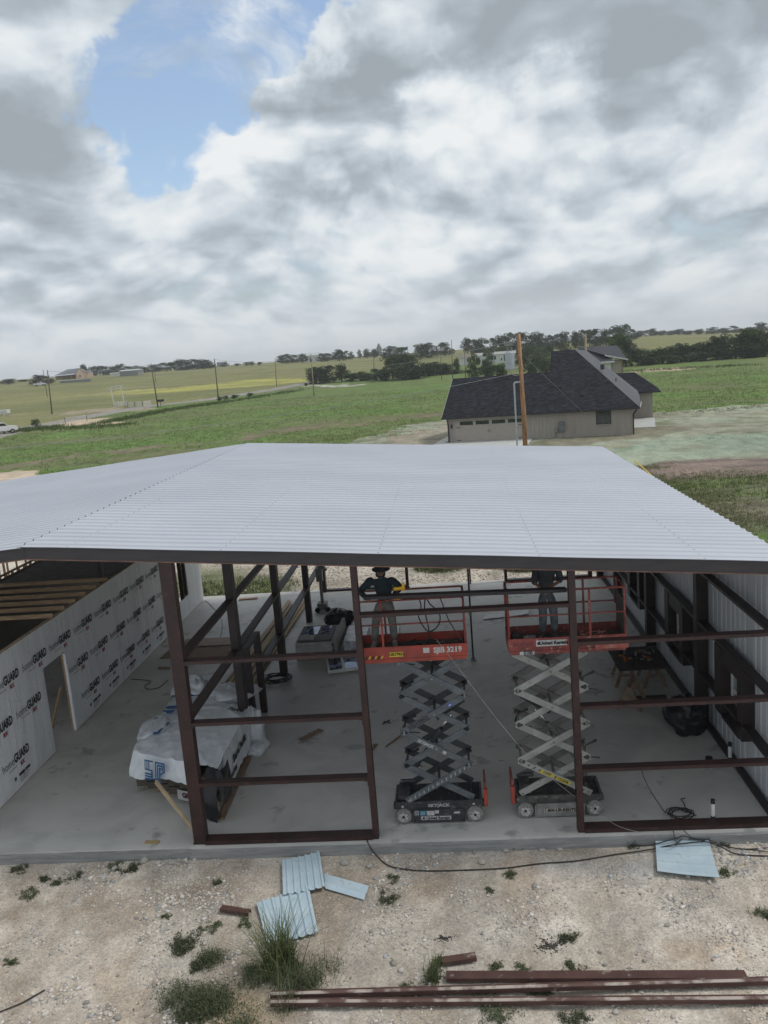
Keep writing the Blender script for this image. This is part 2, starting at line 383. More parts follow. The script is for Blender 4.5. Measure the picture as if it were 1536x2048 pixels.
# bright caliche pad beyond, right of the hedge
blend(inside(wx, wy, poly_world([(608, 770), (700, 770), (720, 772), (640, 774)]))*1., (.45, .43, .38))
blend(inside(wx, wy, poly_world([(1255, 745), (1300, 736), (1385, 735), (1370, 741), (1300, 743), (1262, 747)]))*1., (.42, .33, .24))
# hydro-seeded yard round the grey house
hy = poly_world([(640, 900), (700, 882), (800, 858), (890, 838), (1000, 826), (1305, 826), (1420, 815), (1620, 800), (1640, 918), (1480, 917), (1380, 921), (1290, 930), (1230, 960), (900, 960), (640, 940)])
hm = inside(wx, wy, hy)
blend(hm*1., (.31, .33, .245)); blend(hm*np.clip((N1-.45)*6, 0, 1)*.6, (.31, .30, .22)); blend(hm*np.clip((fbm(XX/7, YY/3, 4)-.5)*6, 0, 1)*.8, (.27, .245, .18))
blend(hm*np.clip((N2-.6)*8, 0, 1)*.6, (.13, .16, .07))
gr = poly_world([(1180, 905), (1290, 885), (1430, 868), (1640, 862), (1640, 912), (1350, 925), (1220, 935)]); blend(inside(wx, wy, gr)*.6*np.clip((N1-.3)*4, 0, 1), (.27, .36, .275))
mud = poly_world([(780, 872), (893, 851), (893, 905), (760, 905)]); blend(inside(wx, wy, mud)*.6, (.34, .27, .21)); mud = poly_world([(1060, 885), (1300, 850), (1400, 856), (1300, 875), (1180, 886), (1060, 900)]); blend(inside(wx, wy, mud)*.65, (.21, .185, .13))
# churned dirt, then rough grass and bare soil on the right
dm = inside(wx, wy, poly_world([(1225, 935), (1330, 925), (1450, 915), (1640, 912), (1640, 948), (1480, 950), (1340, 958), (1290, 975)]))
blend(dm*1., (.24, .185, .155)); blend(dm*np.clip((fbm(XX/6, YY/1.2, 4)-.48)*8, 0, 1)*.8, (.14, .115, .10)); blend(dm*np.clip((N1-.5)*8, 0, 1)*.6, (.33, .24, .19))
rm = (XX > 4) & (YY < 58) & ~dm
blend(rm*np.clip((N1-.38)*7, 0, 1)*.85, (.20, .17, .125)); blend(rm*np.clip((fbm(XX/5, YY/1.5+3, 4)-.5)*7, 0, 1)*.6, (.13, .115, .09))
# site gravel: in front of the slab and a band behind it
gm = (YY < 33) & (np.abs(wx+4) < 26) | (wy < 47) & (XX < 6.5) & (XX > -30)
gm = gm & ~((YY > 18) & (XX > 7))
gmask = gm*1.
blend(gmask, (.55, .485, .405)); blend(gmask*np.clip((fbm(XX/2.6, YY/2.6, 5)-.46)*5, 0, 1)*.75, (.48, .43, .37)); blend(gmask*np.clip((fbm(XX/1.1+9, YY/1.1, 4)-.57)*7, 0, 1)*.6, (.58, .53, .46))
blend(gmask*np.clip((fbm(XX/1.7+3, YY/1.7+60, 5)-.60)*8, 0, 1)*.5, (.22, .18, .14))
fr = gmask*(YY < 16)
blend(fr*np.clip(1-np.abs(wy-14.35)/.6, 0, 1)*np.clip((fbm(XX/1.2, YY/1.2, 3)-.38)*6, 0, 1)*.8*(XX > -1.5), (.38, .38, .385))
blend(fr*np.clip((fbm(XX/.9+80, YY/1.8, 4)-.50)*7, 0, 1)*.55, (.36, .285, .215)); blend(fr*np.clip((XX-1.5)/2, 0, 1)*np.clip((fbm(XX/1.6, YY/1.2+40, 4)-.42)*6, 0, 1)*.7, (.42, .32, .235))
blend(fr*np.clip((fbm(XX/.7+20, YY/.7+90, 4)-.55)*8, 0, 1)*.55, (.62, .56, .49)); blend(np.clip(1.4-np.hypot((wx+3.6), (wy-10.9)/.8)/.7, 0, 1)*fr*.6, (.50, .36, .20)); blend(np.clip(1.3-np.hypot((wx+3.7), (wy-11.8)/.7)/.8, 0, 1)*fr*.5, (.27, .20, .15))
# grass patches just behind the slab
for gx, gy, gr_ in ((-9.6, 35.4, 2.3), (-.7, 37.2, 1.2), (3.0, 36.2, 1.1), (4.8, 36.8, 1.3), (-13, 37, 3.)):
    blend(np.clip(1.5-np.hypot((wx-gx)/1.4, wy-gy)/gr_*1.3, 0, 1), (.09, .13, .035))
# pale building pad left of the roof
blend(inside(XX, YY, poly_world([(-120, 968), (-60, 954), (30, 942), (78, 941), (78, 975), (-120, 1010)]))*1., (.56, .45, .34))
nv = XX.size; idx = np.arange(nv).reshape(XX.shape)
quads = np.stack([idx[:-1, :-1], idx[:-1, 1:], idx[1:, 1:], idx[1:, :-1]], -1).reshape(-1, 4)
def np_mesh(name, verts, faces, mats, colors=None, smooth=True, midx=None):
    me = bpy.data.meshes.new(name); nvv, nf, k = len(verts), len(faces), faces.shape[1]
    me.vertices.add(nvv); me.vertices.foreach_set('co', np.ascontiguousarray(verts, dtype=np.float32).ravel())
    me.loops.add(nf*k); me.loops.foreach_set('vertex_index', np.ascontiguousarray(faces, dtype=np.int32).ravel())
    me.polygons.add(nf); me.polygons.foreach_set('loop_start', np.arange(nf, dtype=np.int32)*k); me.polygons.foreach_set('loop_total', np.full(nf, k, np.int32))
    if smooth: me.polygons.foreach_set('use_smooth', np.ones(nf, bool))
    for q in mats: me.materials.append(q)
    if midx is not None: me.polygons.foreach_set('material_index', np.ascontiguousarray(midx, dtype=np.int32))
    me.update(calc_edges=True)
    if colors is not None:
        a = me.color_attributes.new('albedo', 'FLOAT_COLOR', 'POINT'); a.data.foreach_set('color', np.concatenate([colors, np.ones((nvv, 1))], 1).astype(np.float32).ravel())
    o = bpy.data.objects.new(name, me); COL.objects.link(o); ORG[o.name] = Vector((0, 0, 0)); return o
gmat = bpy.data.materials.new('ground_cover'); gmat.use_nodes = True
b = NB(gmat.node_tree); bsd = gmat.node_tree.nodes['Principled BSDF']; bsd.inputs['Roughness'].default_value = .95; bsd.inputs['Specular IOR Level'].default_value = .12
at = b.n('ShaderNodeAttribute', attribute_name='albedo'); t = b.n('ShaderNodeTexCoord'); P = t.outputs['Object']
st = b.vm('MULTIPLY', P, (1, .5, 1))
n_f = b.noise(P, 22, 5, .7); n_m = b.noise(P, 3.2, 6, .7); n_l = b.noise(st, .8, 6, .65); n_x = b.noise(st, .09, 5, .6)
k = b.math('MULTIPLY', b.mapr(n_f, .25, .75, .72, 1.28, False), b.mapr(n_m, .25, .75, .76, 1.24, False))
k = b.math('MULTIPLY', k, b.math('MULTIPLY', b.mapr(n_l, .3, .7, .74, 1.26, False), b.mapr(n_x, .3, .7, .88, 1.12, False)))
vo = b.n('ShaderNodeTexVoronoi'); b.put(vo.inputs['Vector'], P); vo.inputs['Scale'].default_value = 34
vc = b.n('ShaderNodeSeparateColor'); b.l(vo.outputs['Color'], vc.inputs[0])
k = b.math('MULTIPLY', k, b.mapr(vc.outputs[0], 0, 1, .86, 1.14, False))
b.l(b.vm('SCALE', at.outputs['Color'], scale=k), bsd.inputs['Base Color'])
bp = b.n('ShaderNodeBump'); bp.inputs['Strength'].default_value = .9; bp.inputs['Distance'].default_value = .05
hsum = b.math('ADD', b.math('MULTIPLY', b.noise(P, 30, 5, .7), .35), b.math('ADD', b.noise(P, 6, 5, .65), b.math('MULTIPLY', b.noise(P, .9, 4, .6), 4)))
b.l(hsum, bp.inputs['Height']); b.l(bp.outputs[0], bsd.inputs['Normal'])
ground = np_mesh('ground', np.stack([XX.ravel(), YY.ravel(), ZZ.ravel()], 1), quads, [gmat], colr.reshape(-1, 3))
tag(ground, kind='structure')

# ------------------------------------------------------------------ loose gravel (real stones)
phi = (1+5**.5)/2
ico = np.array([(-1, phi, 0), (1, phi, 0), (-1, -phi, 0), (1, -phi, 0), (0, -1, phi), (0, 1, phi), (0, -1, -phi), (0, 1, -phi), (phi, 0, -1), (phi, 0, 1), (-phi, 0, -1), (-phi, 0, 1)])/1.9
icf = np.array([(0, 11, 5), (0, 5, 1), (0, 1, 7), (0, 7, 10), (0, 10, 11), (1, 5, 9), (5, 11, 4), (11, 10, 2), (10, 7, 6), (7, 1, 8), (3, 9, 4), (3, 4, 2), (3, 2, 6), (3, 6, 8), (3, 8, 9), (4, 9, 5), (2, 4, 11), (6, 2, 10), (8, 6, 7), (9, 8, 1)])
def stones(name, label, x, y, size, cols, seed=1):
    r = np.random.default_rng(seed); n = len(x)
    base = ico[None]*(1+r.uniform(-.28, .28, (n, 12, 1)))*r.uniform(.6, 1.25, (n, 1, 3))*np.array([1, 1, .65])
    a = r.uniform(0, 6.28, n); ca, sa = np.cos(a)[:, None], np.sin(a)[:, None]
    bx_, by = base[..., 0]*ca-base[..., 1]*sa, base[..., 0]*sa+base[..., 1]*ca
    v = np.stack([bx_, by, base[..., 2]], -1)*size[:, None, None]*.5
    v[..., 0] += x[:, None]; v[..., 1] += y[:, None]; v[..., 2] += (terr(x, y)+size*.10)[:, None]
    f = icf[None]+(np.arange(n)*12)[:, None, None]
    c = np.repeat(cols[:, None], 12, 1)
    o = np_mesh(name, v.reshape(-1, 3), f.reshape(-1, 3), [stonem], c.reshape(-1, 3), smooth=False); return tag(o, kind='stuff')
stonem = bpy.data.materials.new('loose_stone'); stonem.use_nodes = True; b = NB(stonem.node_tree); q = stonem.node_tree.nodes['Principled BSDF']; q.inputs['Roughness'].default_value = .9; q.inputs['Specular IOR Level'].default_value = .15
at = b.n('ShaderNodeAttribute', attribute_name='albedo'); b.l(at.outputs['Color'], q.inputs['Base Color'])
r = np.random.default_rng(3)
n = 62000; x = r.uniform(-9.5, 6.5, n); y = r.uniform(8.8, 14.86, n)
dens_ = fbm(x/1.3, y/1.3, 4)+np.where(x < -4, .10, 0)-np.where((x > 1) & (y < 13.5), .03, 0)
keep = r.random(n) < np.clip((dens_-.36)*4.2, .08, 1); x, y = x[keep], y[keep]
big_ = np.clip((fbm(x/.8+7, y/.8, 3)-.45)*6, 0, 1)*(1+.4*(x < -3)); size = np.clip(r.lognormal(-4.0, .5, len(x))*(.75+.75*big_), .01, .13)
cb = np.stack([r.uniform(.42, .70, len(x))]*3, 1)*np.array([1, .925, .835]); g_ = r.random(len(x)) < .12; cb[g_] = cb[g_].mean(1, keepdims=True)*np.array([.8, .8, .8])
lo_ = r.random(len(x)) < .2; cb[lo_] *= .62; gy_ = (y > 13.9) & (x > -1.5) & (r.random(len(x)) < .5); cb[gy_] = np.array([.40, .41, .42])*r.uniform(.8, 1.2, (gy_.sum(), 1))
o = stones('gravel', '', x, y, size, cb); tag(o, 'pale limestone gravel scattered over the bare ground in front of the slab', 'gravel')
n = 14000; x = r.uniform(-16, 6.5, n); y = r.uniform(33.7, 41, n); size = np.clip(r.lognormal(-3.1, .4, n), .03, .16)
cb = np.stack([r.uniform(.30, .52, n)]*3, 1)*np.array([1, .87, .72]); o = stones('gravel', '', x, y, size, cb, 5); tag(o, 'tan gravel and rubble lying behind the far edge of the slab', 'gravel')
# countable larger rocks by the slab
rk = [(690, 1727, .16), (740, 1733, .12), (1013+0, 1703, .10), (965, 1725, .14), (1440, 1683, .13), (1120, 1700, .1), (870, 1715, .13), (288, 1724, .17), (345, 1726, .15), (1085, 1702, .12), (1335, 1852, .08), (1200, 1905, .06), (230, 1738, .12)]
for i, (a, c, sz) in enumerate(rk):
    p = T(a, c); mb = MB(); rr = random.Random(i)
    mb.add([(p.x+v[0]*sz*rr.uniform(.5, .75), p.y+v[1]*sz*rr.uniform(.4, .7), p.z+.02+v[2]*sz*rr.uniform(.3, .5)) for v in ico], [tuple(f) for f in icf])
    o = mb.build('rock', M('limestone_rock', (.42, .39, .34), (.3, .28, .26), rough=.9, scale=12, bump=.6)); 
    near = ['beside the bent cable', 'just right of the corrugated offcuts', 'below the slab under the right lift', 'below the slab between the lifts', 'right of the flat white sheet', 'below the third jamb', 'near the black cable under the left lift', 'left of the rusty corner column', 'under the corner column', 'below the right lift tyre', 'in the bare soil at right', 'alone in the middle of the bare soil', 'at the left part of the slab edge'][i]
    tag(o, 'lump of broken limestone ' + near, 'rock', 'larger rocks along the slab')

# ------------------------------------------------------------------ concrete slab
conc = M('troweled_concrete', (.58, .56, .52), (.47, .455, .43), rough=.5, scale=.55, detail=7, lo=.4, hi=.62, c3=(.34, .33, .31), s3=1.5, bump=.03, bscale=30, dist=.6)
concf = M('slab_edge_concrete', (.31, .31, .30), (.22, .22, .22), rough=.85, scale=2.5, stretch=(.5, 1, 5), bump=.3, c3=(.38, .36, .33), s3=6)
mb = MB(); mb.bx(-20, 6.06, 14.88, 33.45, -.7, 0); mb.bx(-5.6, 6.05, 14.8, 14.88, -.7, -.05, 1); mb.bx(-20, -5.6, 14.83, 14.88, -.7, -.03, 1)
o = mb.build('pavement', [conc, concf]); tag(o, kind='structure')
# stains / mud scuffs as thin real residue lying on the slab
stainm = M('dried_mud', (.13, .13, .125), (.2, .2, .19), rough=.9, scale=9)
# ================================================================== THE STEEL BUILDING
RX, RZ, SL = -8.06, 6.27, .0803          # ridge x, ridge z, slope
def roofz(x): return RZ-abs(x-RX)*SL
bd = thing('steel_building', (0, 15, 0), 'unfinished red iron building with a pale ribbed metal roof on a concrete slab', 'building')
# -- ribbed roof: two slopes, ribs run down each slope
def roof_slope(x0, x1, over):
    per = .345; y0, y1 = 14.83, 33.38; mb = MB(); prof = []; y = y0
    while y < y1:
        for dy, h in ((0, 0), (.19, 0), (.208, .027), (.272, .028), (.29, 0)):
            prof.append((min(y+dy, y1), h if y+dy < y1 else 0))
        y += per
    prof.append((y1, 0)); n = len(prof); vs = []; fs = []; nx = 24
    for i in range(nx+1):
        x = x0+(x1-x0)*i/nx
        for (yy, h) in prof: vs.append((x, yy, roofz(x)+h+over+.004*math.sin(x*1.7+yy*.9)))
    for i in range(nx):
        for j in range(n-1): fs.append((i*n+j, (i+1)*n+j, (i+1)*n+j+1, i*n+j+1))
    k = len(vs); vs += [(v[0], v[1], v[2]-.012) for v in vs]
    fs += [tuple(q+k for q in f[::-1]) for f in fs]
    for j in range(n-1): fs += [(j, j+1, k+j+1, k+j), (nx*n+j+1, nx*n+j, k+nx*n+j, k+nx*n+j+1)]
    return mb.add(vs, fs)
o = roof_slope(RX-.02, 5.97, .006).build('roof_panel', roofm, bd)
o = roof_slope(RX+.06, -19.5, -.005).build('roof_panel', roofm, bd)
# screw rows
mb = MB(); rr = random.Random(2)
for xx in np.arange(-7.2, 5.9, 2.9):
    y = 14.83+.36
    while y < 33.3:
        z = roofz(xx)+.006; mb.bx(xx-.012, xx+.012, y-.30, y-.276, z, z+.011); y += .345
mb.build('screws', M('screw_heads', (.44, .45, .48), rough=.5), bd)['kind'] = 'stuff'
# ridge notches: dark prisms paint the shade inside the open rib ends
mb = MB(); y = 14.83
while y < 33.2:
    z = roofz(RX-.02)+.006
    mb.prism([(RX-.03, y+.19, z), (RX-.03, y+.208, z+.025), (RX-.03, y+.272, z+.026), (RX-.03, y+.29, z)], (-.012, 0, -.001)); y += .345
mb.build('rib_gap_shade', M('dark_rib_gap', (.09, .09, .10)), bd)['kind'] = 'stuff'
# -- rakes
def rake(xa, xb, y, sgn, dep=.23):
    mb = MB(); za, zb = roofz(xa)-.01, roofz(xb)-.01
    mb.prism([(xa, y, za), (xb, y, zb), (xb, y, zb-dep), (xa, y, za-dep)], (0, .06*sgn, 0), 0)
    mb.prism([(xa, y-.012*sgn, za-dep-.022), (xb, y-.012*sgn, zb-dep-.022), (xb, y-.012*sgn, zb-dep), (xa, y-.012*sgn, za-dep)], (0, .12*sgn, 0), 1)
    return mb
rake(RX+.02, 5.97, 14.90, 1).build('rake_beam', [rakem, lipm], bd); rake(-19.5, RX+.015, 14.90, 1).build('rake_beam', [rakem, lipm], bd)
rake(RX+.02, 5.97, 33.30, -1).build('rake_beam', [rakem, lipm], bd); rake(-19.5, RX+.015, 33.30, -1).build('rake_beam', [rakem, lipm], bd)
# -- I columns
def icol(x, y, z1, bf=.20, dp=.27, mt=None, tf=.014):
    mb = MB(); mb.bx(x-bf/2, x+bf/2, y-dp/2, y-dp/2+tf, 0, z1); mb.bx(x-bf/2, x+bf/2, y+dp/2-tf, y+dp/2, 0, z1); mb.bx(x-.006, x+.006, y-dp/2+tf, y+dp/2-tf, 0, z1)
    mb.bx(x-bf/2-.03, x+bf/2+.03, y-dp/2-.03, y+dp/2+.03, 0, .018)
    return mb.build('column', mt or primer, bd)
def tubecol(x, y, z1, wx_, wy_, nm='door_jamb', mt=None):
    return MB().bx(x-wx_/2, x+wx_/2, y-wy_/2, y+wy_/2, 0, z1).build(nm, mt or primer, bd, bevel=.004)
tubecol(-5.42, 15.07, roofz(-5.42)-.26, .25, .2, 'column')
MB().bx(-5.56, -5.28, 14.96, 15.2, 0, .02).build('base_plate', primer, bd)
for y in (19.3, 24.2, 29.25, 33.15): tubecol(-5.46, y, roofz(-5.46)-.24, .20, .28, 'column', primer_dk)
tubecol(-5.46, 20.11, 2.27, .17, .16, 'door_jamb', primer_dk); tubecol(-5.46, 21.32, 2.27, .17, .16, 'door_jamb', primer_dk)
MB().bx(-5.54, -5.38, 20.19, 21.24, 2.19, 2.27).build('door_header', primer_dk, bd)
tubecol(-1.90, 15.05, roofz(-1.9)-.26, .115, .2); tubecol(2.06, 15.05, roofz(2.06)-.26, .125, .2)
tubecol(5.80, 15.07, roofz(5.8)-.26, .25, .2, 'column', primer_dk)
# zee girts: web on top, small lip in front
def girt(xa, xb, y, z, mt=primer):
    mb = MB(); w = .2
    prof = [(w/2, .035), (-w/2, .035), (-w/2, -.035), (-w/2+.008, -.035), (-w/2+.008, .027), (w/2-.008, .027), (w/2-.008, -.03), (w/2, -.03)]
    return mb.sect(prof, (xa, y, z), (xb, y, z))
for z in (1.27, 2.53, 3.785):
    girt(-5.30, -1.96, 15.05, z).build('girt', [primer], bd); girt(2.125, 5.68, 15.05, z).build('girt', [primer], bd)
girt(-1.84, 1.995, 15.05, 4.53).build('door_header', [primer], bd)
for z in (1.27, 2.53, 3.785):
    for x, sg in ((-5.295, 1), (-1.965, -1), (2.13, 1), (5.67, -1)):
        MB().bx(min(x, x+.07*sg), max(x, x+.07*sg), 14.97, 15.13, z-.052, z-.036).bx(min(x, x+.008*sg), max(x, x+.008*sg), 14.97, 15.13, z-.15, z-.052).build('girt_clip', primer, bd)
# base channels below the front girts; girt lips keep the plain primer colour
for xa, xb in ((-5.30, -1.96), (2.125, 5.68)): MB().bx(xa, xb, 14.92, 15.18, .005, .085).build('base_channel', primer, bd)
def ygirt(x, ya, yb, z, mt=primer_dk, nm='girt'):
    return MB().sect([(.1, .035), (-.1, .035), (-.1, -.035), (-.092, -.035), (-.092, .027), (.092, .027), (.092, -.035), (.1, -.035)], (x, ya, z), (x, yb, z)).build(nm, mt, bd)
segs = [15.18, 19.16, 24.06, 29.11, 33.0]
for z in (3.785, 2.53, 1.27):
    for a, c in zip(segs[:-1], segs[1:]):
        if z < 2 and a < 16: continue
        if z < 2 and a < 20: c0 = (21.42, c)
        else: c0 = (a, c)
        ygirt(-5.46, c0[0]+.14*(a > 16 and c0[0] == a), c0[1], z, primer)
# right wall: outside sheets seen from within, columns, girts, framed windows
XW_ = 5.86
wins = [(16.86, 17.88, .98, 2.12), (21.2, 22.22, .98, 2.12), (26.0, 27.0, .98, 2.12)]
jmbs = [(16.56, 18.30), (20.86, 22.62), (25.66, 27.4)]
def wall_sheet(ya, yb, za, zb):
    prof = []; y = math.ceil(ya/.30)*.30; prof.append((ya, 0))
    while y+.14 < yb:
        prof += [(y, 0), (y+.03, .03), (y+.07, .03), (y+.10, 0)]
        prof += [(y+.17, 0), (y+.18, .006), (y+.2, 0)] if y+.2 < yb else []
        y += .30
    prof.append((yb, 0)); n = len(prof); mb = MB()
    zt = [roofz(XW_)-.012 if zb > 4 else zb]*n
    vs = [(XW_+h, yy, za) for yy, h in prof]+[(XW_+h, yy, z2) for (yy, h), z2 in zip(prof, zt)]
    fs = [(j, j+n, j+1+n, j+1) for j in range(n-1)]
    k = 2*n; vs += [(v[0]+.02, v[1], v[2]) for v in vs]; fs += [tuple(q+k for q in f[::-1]) for f in fs]
    return vs, fs
mb = MB(); edges = [14.98]+[e for w in wins for e in (w[0], w[1])]+[33.25]
for a, c in zip(edges[::2], edges[1::2]): mb.add(*wall_sheet(a, c, -.04, 5.1))
for w in wins: mb.add(*wall_sheet(w[0], w[1], -.04, w[2])); mb.add(*wall_sheet(w[0], w[1], w[3], 5.1))
mb.build('wall_panel', sheetm, bd)
for y in (19.65, 24.75, 29.6, 33.1): tubecol(5.68, y, roofz(5.68)-.26, .26, .26, 'column', primer_dk)
for z in (1.0, 2.53, 3.785):
    zz_ = 1.27 if z == 1.0 else z
    for a, c in zip([15.18, 19.79, 24.89, 29.74], [19.51, 24.61, 29.46, 32.96]): ygirt(5.68, a, c, zz_)
MB().bx(5.66, 5.82, 15.2, 33.0, .004, .05).build('base_channel', primer_dk, bd)
for (ya, yb), w in zip(jmbs, wins):
    mb = MB(); mb.bx(5.58, 5.84, ya, w[0]-.03, .93, 2.47); mb.bx(5.58, 5.84, w[1]+.03, yb, .93, 2.47)
    mb.bx(5.60, 5.84, w[0]-.03, w[1]+.03, w[3]+.03, 2.47); mb.bx(5.60, 5.84, w[0]-.03, w[1]+.03, .87, w[2]-.03)
    mb.build('window_jamb', primer_dk, bd)
    mb = MB(); y0, y1, z0, z1 = w; t_ = .055; xx = 5.80
    mb.bx(xx, xx+.08, y0, y0+t_, z0, z1); mb.bx(xx, xx+.08, y1-t_, y1, z0, z1); mb.bx(xx, xx+.08, y0+t_, y1-t_, z0, z0+t_); mb.bx(xx, xx+.08, y0+t_, y1-t_, z1-t_, z1)
    mb.bx(xx+.01, xx+.07, y0+t_, y1-t_, (z0+z1)/2-.03, (z0+z1)/2+.03)
    wf = mb.build('window', white, bd); MB().bx(xx+.035, xx+.045, y0+t_, y1-t_, z0+t_, z1-t_).build('pane', M('clear_pane', (.42, .47, .50), (.32, .38, .36), rough=.08, spec=1., scale=2.), wf)
# back wall frame: posts and base channels, eave struts, roof purlins
for x in (-2.03, 1.95): tubecol(x, 33.2, roofz(x)-.26, .115, .2)
tubecol(5.3, 33.2, roofz(5.3)-.3, .15, .2); tubecol(.33, 24.47, roofz(.33)-.1, .055, .055, 'prop_post', primer_dk); tubecol(.52, 33.15, roofz(.52)-.3, .06, .1, 'prop_post', primer_dk)
MB().bx(.26, .40, 24.38, 24.60, 0, .05).bx(.27, .37, 24.43, 24.55, 1.42, 1.5).build('prop_clamp', greyp, bd)
MB().bx(-5.36, -2.09, 33.08, 33.3, .004, .08).build('base_channel', primer_dk, bd); MB().bx(2.01, 5.2, 33.08, 33.3, .004, .08).build('base_channel', primer_dk, bd)
mb = MB()
for x in np.arange(-18.8, 5.5, 1.5): mb.bx(x-.03, x+.03, 15.03, 33.2, roofz(x)-.2, roofz(x)-.03)
mb.build('roof_purlin', primer_dk, bd); MB().bx(5.74, 5.82, 15.2, 33., roofz(5.8)-.2, roofz(5.8)-.03).build('eave_strut', primer_dk, bd)
# interior rafters under the roof at the column lines
for y in (19.3, 24.4, 29.4):
    mb = MB()
    for xa, xb in ((RX, 5.6), (-19, RX)): mb.prism([(xa, y, roofz(xa)-.22), (xb, y, roofz(xb)-.22), (xb, y, roofz(xb)-.45), (xa, y, roofz(xa)-.45)], (0, .12, 0))
    mb.build('rafter', primer_dk, bd)

# -- the wrapped stud wall under the ridge
wrapm = bpy.data.materials.new('house_wrap'); wrapm.use_nodes = True; b = NB(wrapm.node_tree); q = wrapm.node_tree.nodes['Principled BSDF']
t = b.n('ShaderNodeTexCoord'); P = t.outputs['Object']
nn = b.noise(b.vm('MULTIPLY', P, (1, 2.2, .25)), 1.1, 5, .6, .4)
b.l(b.mix(b.mapr(nn, .35, .68), (.80, .81, .82, 1), (.71, .72, .735, 1)), q.inputs['Base Color']); q.inputs['Roughness'].default_value = .42
bp = b.n('ShaderNodeBump'); bp.inputs['Strength'].default_value = .9; bp.inputs['Distance'].default_value = .05
hh = b.math('ADD', b.noise(b.vm('MULTIPLY', P, (1, 2.6, .35)), 1.5, 6, .6, .8), b.math('MULTIPLY', b.noise(b.vm('MULTIPLY', P, (1, 1, 2.2)), 3.2, 6, .65, 1.5), .5))
b.l(hh, bp.inputs['Height']); b.l(bp.outputs[0], q.inputs['Normal'])
WX = -10.45; ZT = 3.28
opn = [(19.36, 20.56, 0, 2.25), (29.55, 31.05, .78, 2.35)]
def wrap_patch(ya, yb, za, zb):
    ny = max(2, int((yb-ya)/.12)); nz = max(2, int((zb-za)/.14)); vs = []; fs = []
    for i in range(ny+1):
        for j in range(nz+1):
            yy = ya+(yb-ya)*i/ny; z = za+(zb-za)*j/nz
            w = .5+.5*math.cos(2*PI*(yy-15.1)/.41)
            e = min(1, (yy-ya)/.1, (yb-yy)/.1, (z-za+.02)/.1, (zb-z)/.1)
            d = (.006*w+.03*(float(vnoise(yy*1.9, z*.5))-.5)+.03*max(0, .5-z)*(float(vnoise(yy*5, z*3))-.3))*max(e, 0)
            vs.append((WX+d, yy, z))
    for i in range(ny):
        for j in range(nz): a = i*(nz+1)+j; fs.append((a, a+nz+1, a+nz+2, a+1))
    return vs, fs
mb = MB(); Y0, Y1 = 15.05, 32.9
for a in ((Y0, 19.36, .03, ZT), (19.36, 20.56, 2.25, ZT), (20.56, 29.55, .03, ZT), (29.55, 31.05, .03, .78), (29.55, 31.05, 2.35, ZT), (31.05, Y1, .03, ZT)): mb.add(*wrap_patch(*a))
mb.bx(WX-.11, WX, Y1, Y1+.004, .03, ZT)
mb.bx(WX-.05, WX+.012, 20.558, 20.575, .05, 2.2); mb.bx(WX+.004, WX+.02, 20.575, 20.72, .04, 1.9)
wrap = mb.build('house_wrap', wrapm, bd, smooth=False)
def wmat(y, z): return frame((WX+.022, y, z), (0, 1, 0), (0, 0, 1))
mb = MB(); g2 = MB()
rr = random.Random(4)
rows = [(.77, 17.5-2*1.42, True), (1.69, 16.99-1.42, False), (2.62, 17.64-2*1.45, False)]
for z, s0, full in rows:
    c = s0
    while c < 32.4:
        ya, yb = c-.62, c+.62
        blocked = any(yb > w[0]+.02 and ya < w[1]-.02 and z+.15 > w[2] and z-.2 < w[3] for w in opn) or ya < Y0 or yb > Y1
        if not blocked:
            mb.text('home', .29, wmat(c-.33, z-.01), 1, -.003, .001, 'CENTER', .80); mb.text('GUARD', .285, wmat(c+.29, z), 0, .010, .001, 'CENTER', .70)
            mb.text('RX', .14, wmat(c+.27, z-.21), 2, .006, .001); mb.bx(WX+.020, WX+.023, c-.35, c+.02, z-.185, z-.175, 1)
            if full:
                mb.text('oxep.com', .13, wmat(c+.30, z-.42), 0, .006, .001)
                for k in range(3): mb.bx(WX+.020, WX+.023, c+.05, c+.5-.06*k, z-.52-.045*k, z-.51-.045*k, 1)
                mb.tube([(WX+.02, c-.13, z-.44), (WX+.024, c-.13, z-.44)], .05, 10, 1)
        c += 1.41
mb.build('printed_lettering', [ink, inkg, inkred], wrap)
# studs, plates, joists behind the wrap
mb = MB(); y = 15.1
while y < 32.9:
    if not any(w[0]-.02 < y < w[1]+.02 for w in opn): mb.bx(WX-.11, WX-.02, y, y+.04, .04, ZT-.08)
    y += .41
for w in opn:
    for yy in (w[0]-.05, w[1]+.01): mb.bx(WX-.112, WX-.018, yy, yy+.04, max(.04, w[2]*0), ZT-.08)
    mb.bx(WX-.112, WX-.018, w[0], w[1], w[3], w[3]+.1)
sw = mb.build('wall_studs', wood, bd)
MB().bx(WX-.115, WX-.01, Y0, Y1-.002, ZT-.08, ZT+.012).bx(WX-.115, WX-.012, Y0, 19.3, 0, .04).bx(WX-.115, WX-.012, 20.6, Y1-.002, 0, .04).build('wall_plate', woodl, bd)
for y in (23.88, 23.05, 22.32, 21.64, 20.99, 20.3): MB().bx(-14, WX+.0, y-.06, y-.0, ZT+.014, ZT+.12).build('ceiling_joist', wood, bd)
MB().bx(-14, WX-.1, 24.05, 28.5, ZT+.014, ZT+.05).build('ceiling_deck', deckm, bd)
tubecol(-10.68, 24.0, roofz(-10.7)-.3, .12, .14, 'column', primer_dk); tubecol(-10.68, 31.0, roofz(-10.7)-.3, .12, .14, 'column', primer_dk)
mb = MB()
for x in np.arange(-19, -11, .41): mb.bx(x, x+.04, 32.8, 32.9, 0, ZT+1.1)
for y in np.arange(15.3, 32.7, .41): mb.bx(-14.6, -14.51, y, y+.04, 0, ZT)
for y in np.arange(15.3, 32.7, .41): mb.bx(-18.6, -18.51, y, y+.04, 0, ZT)
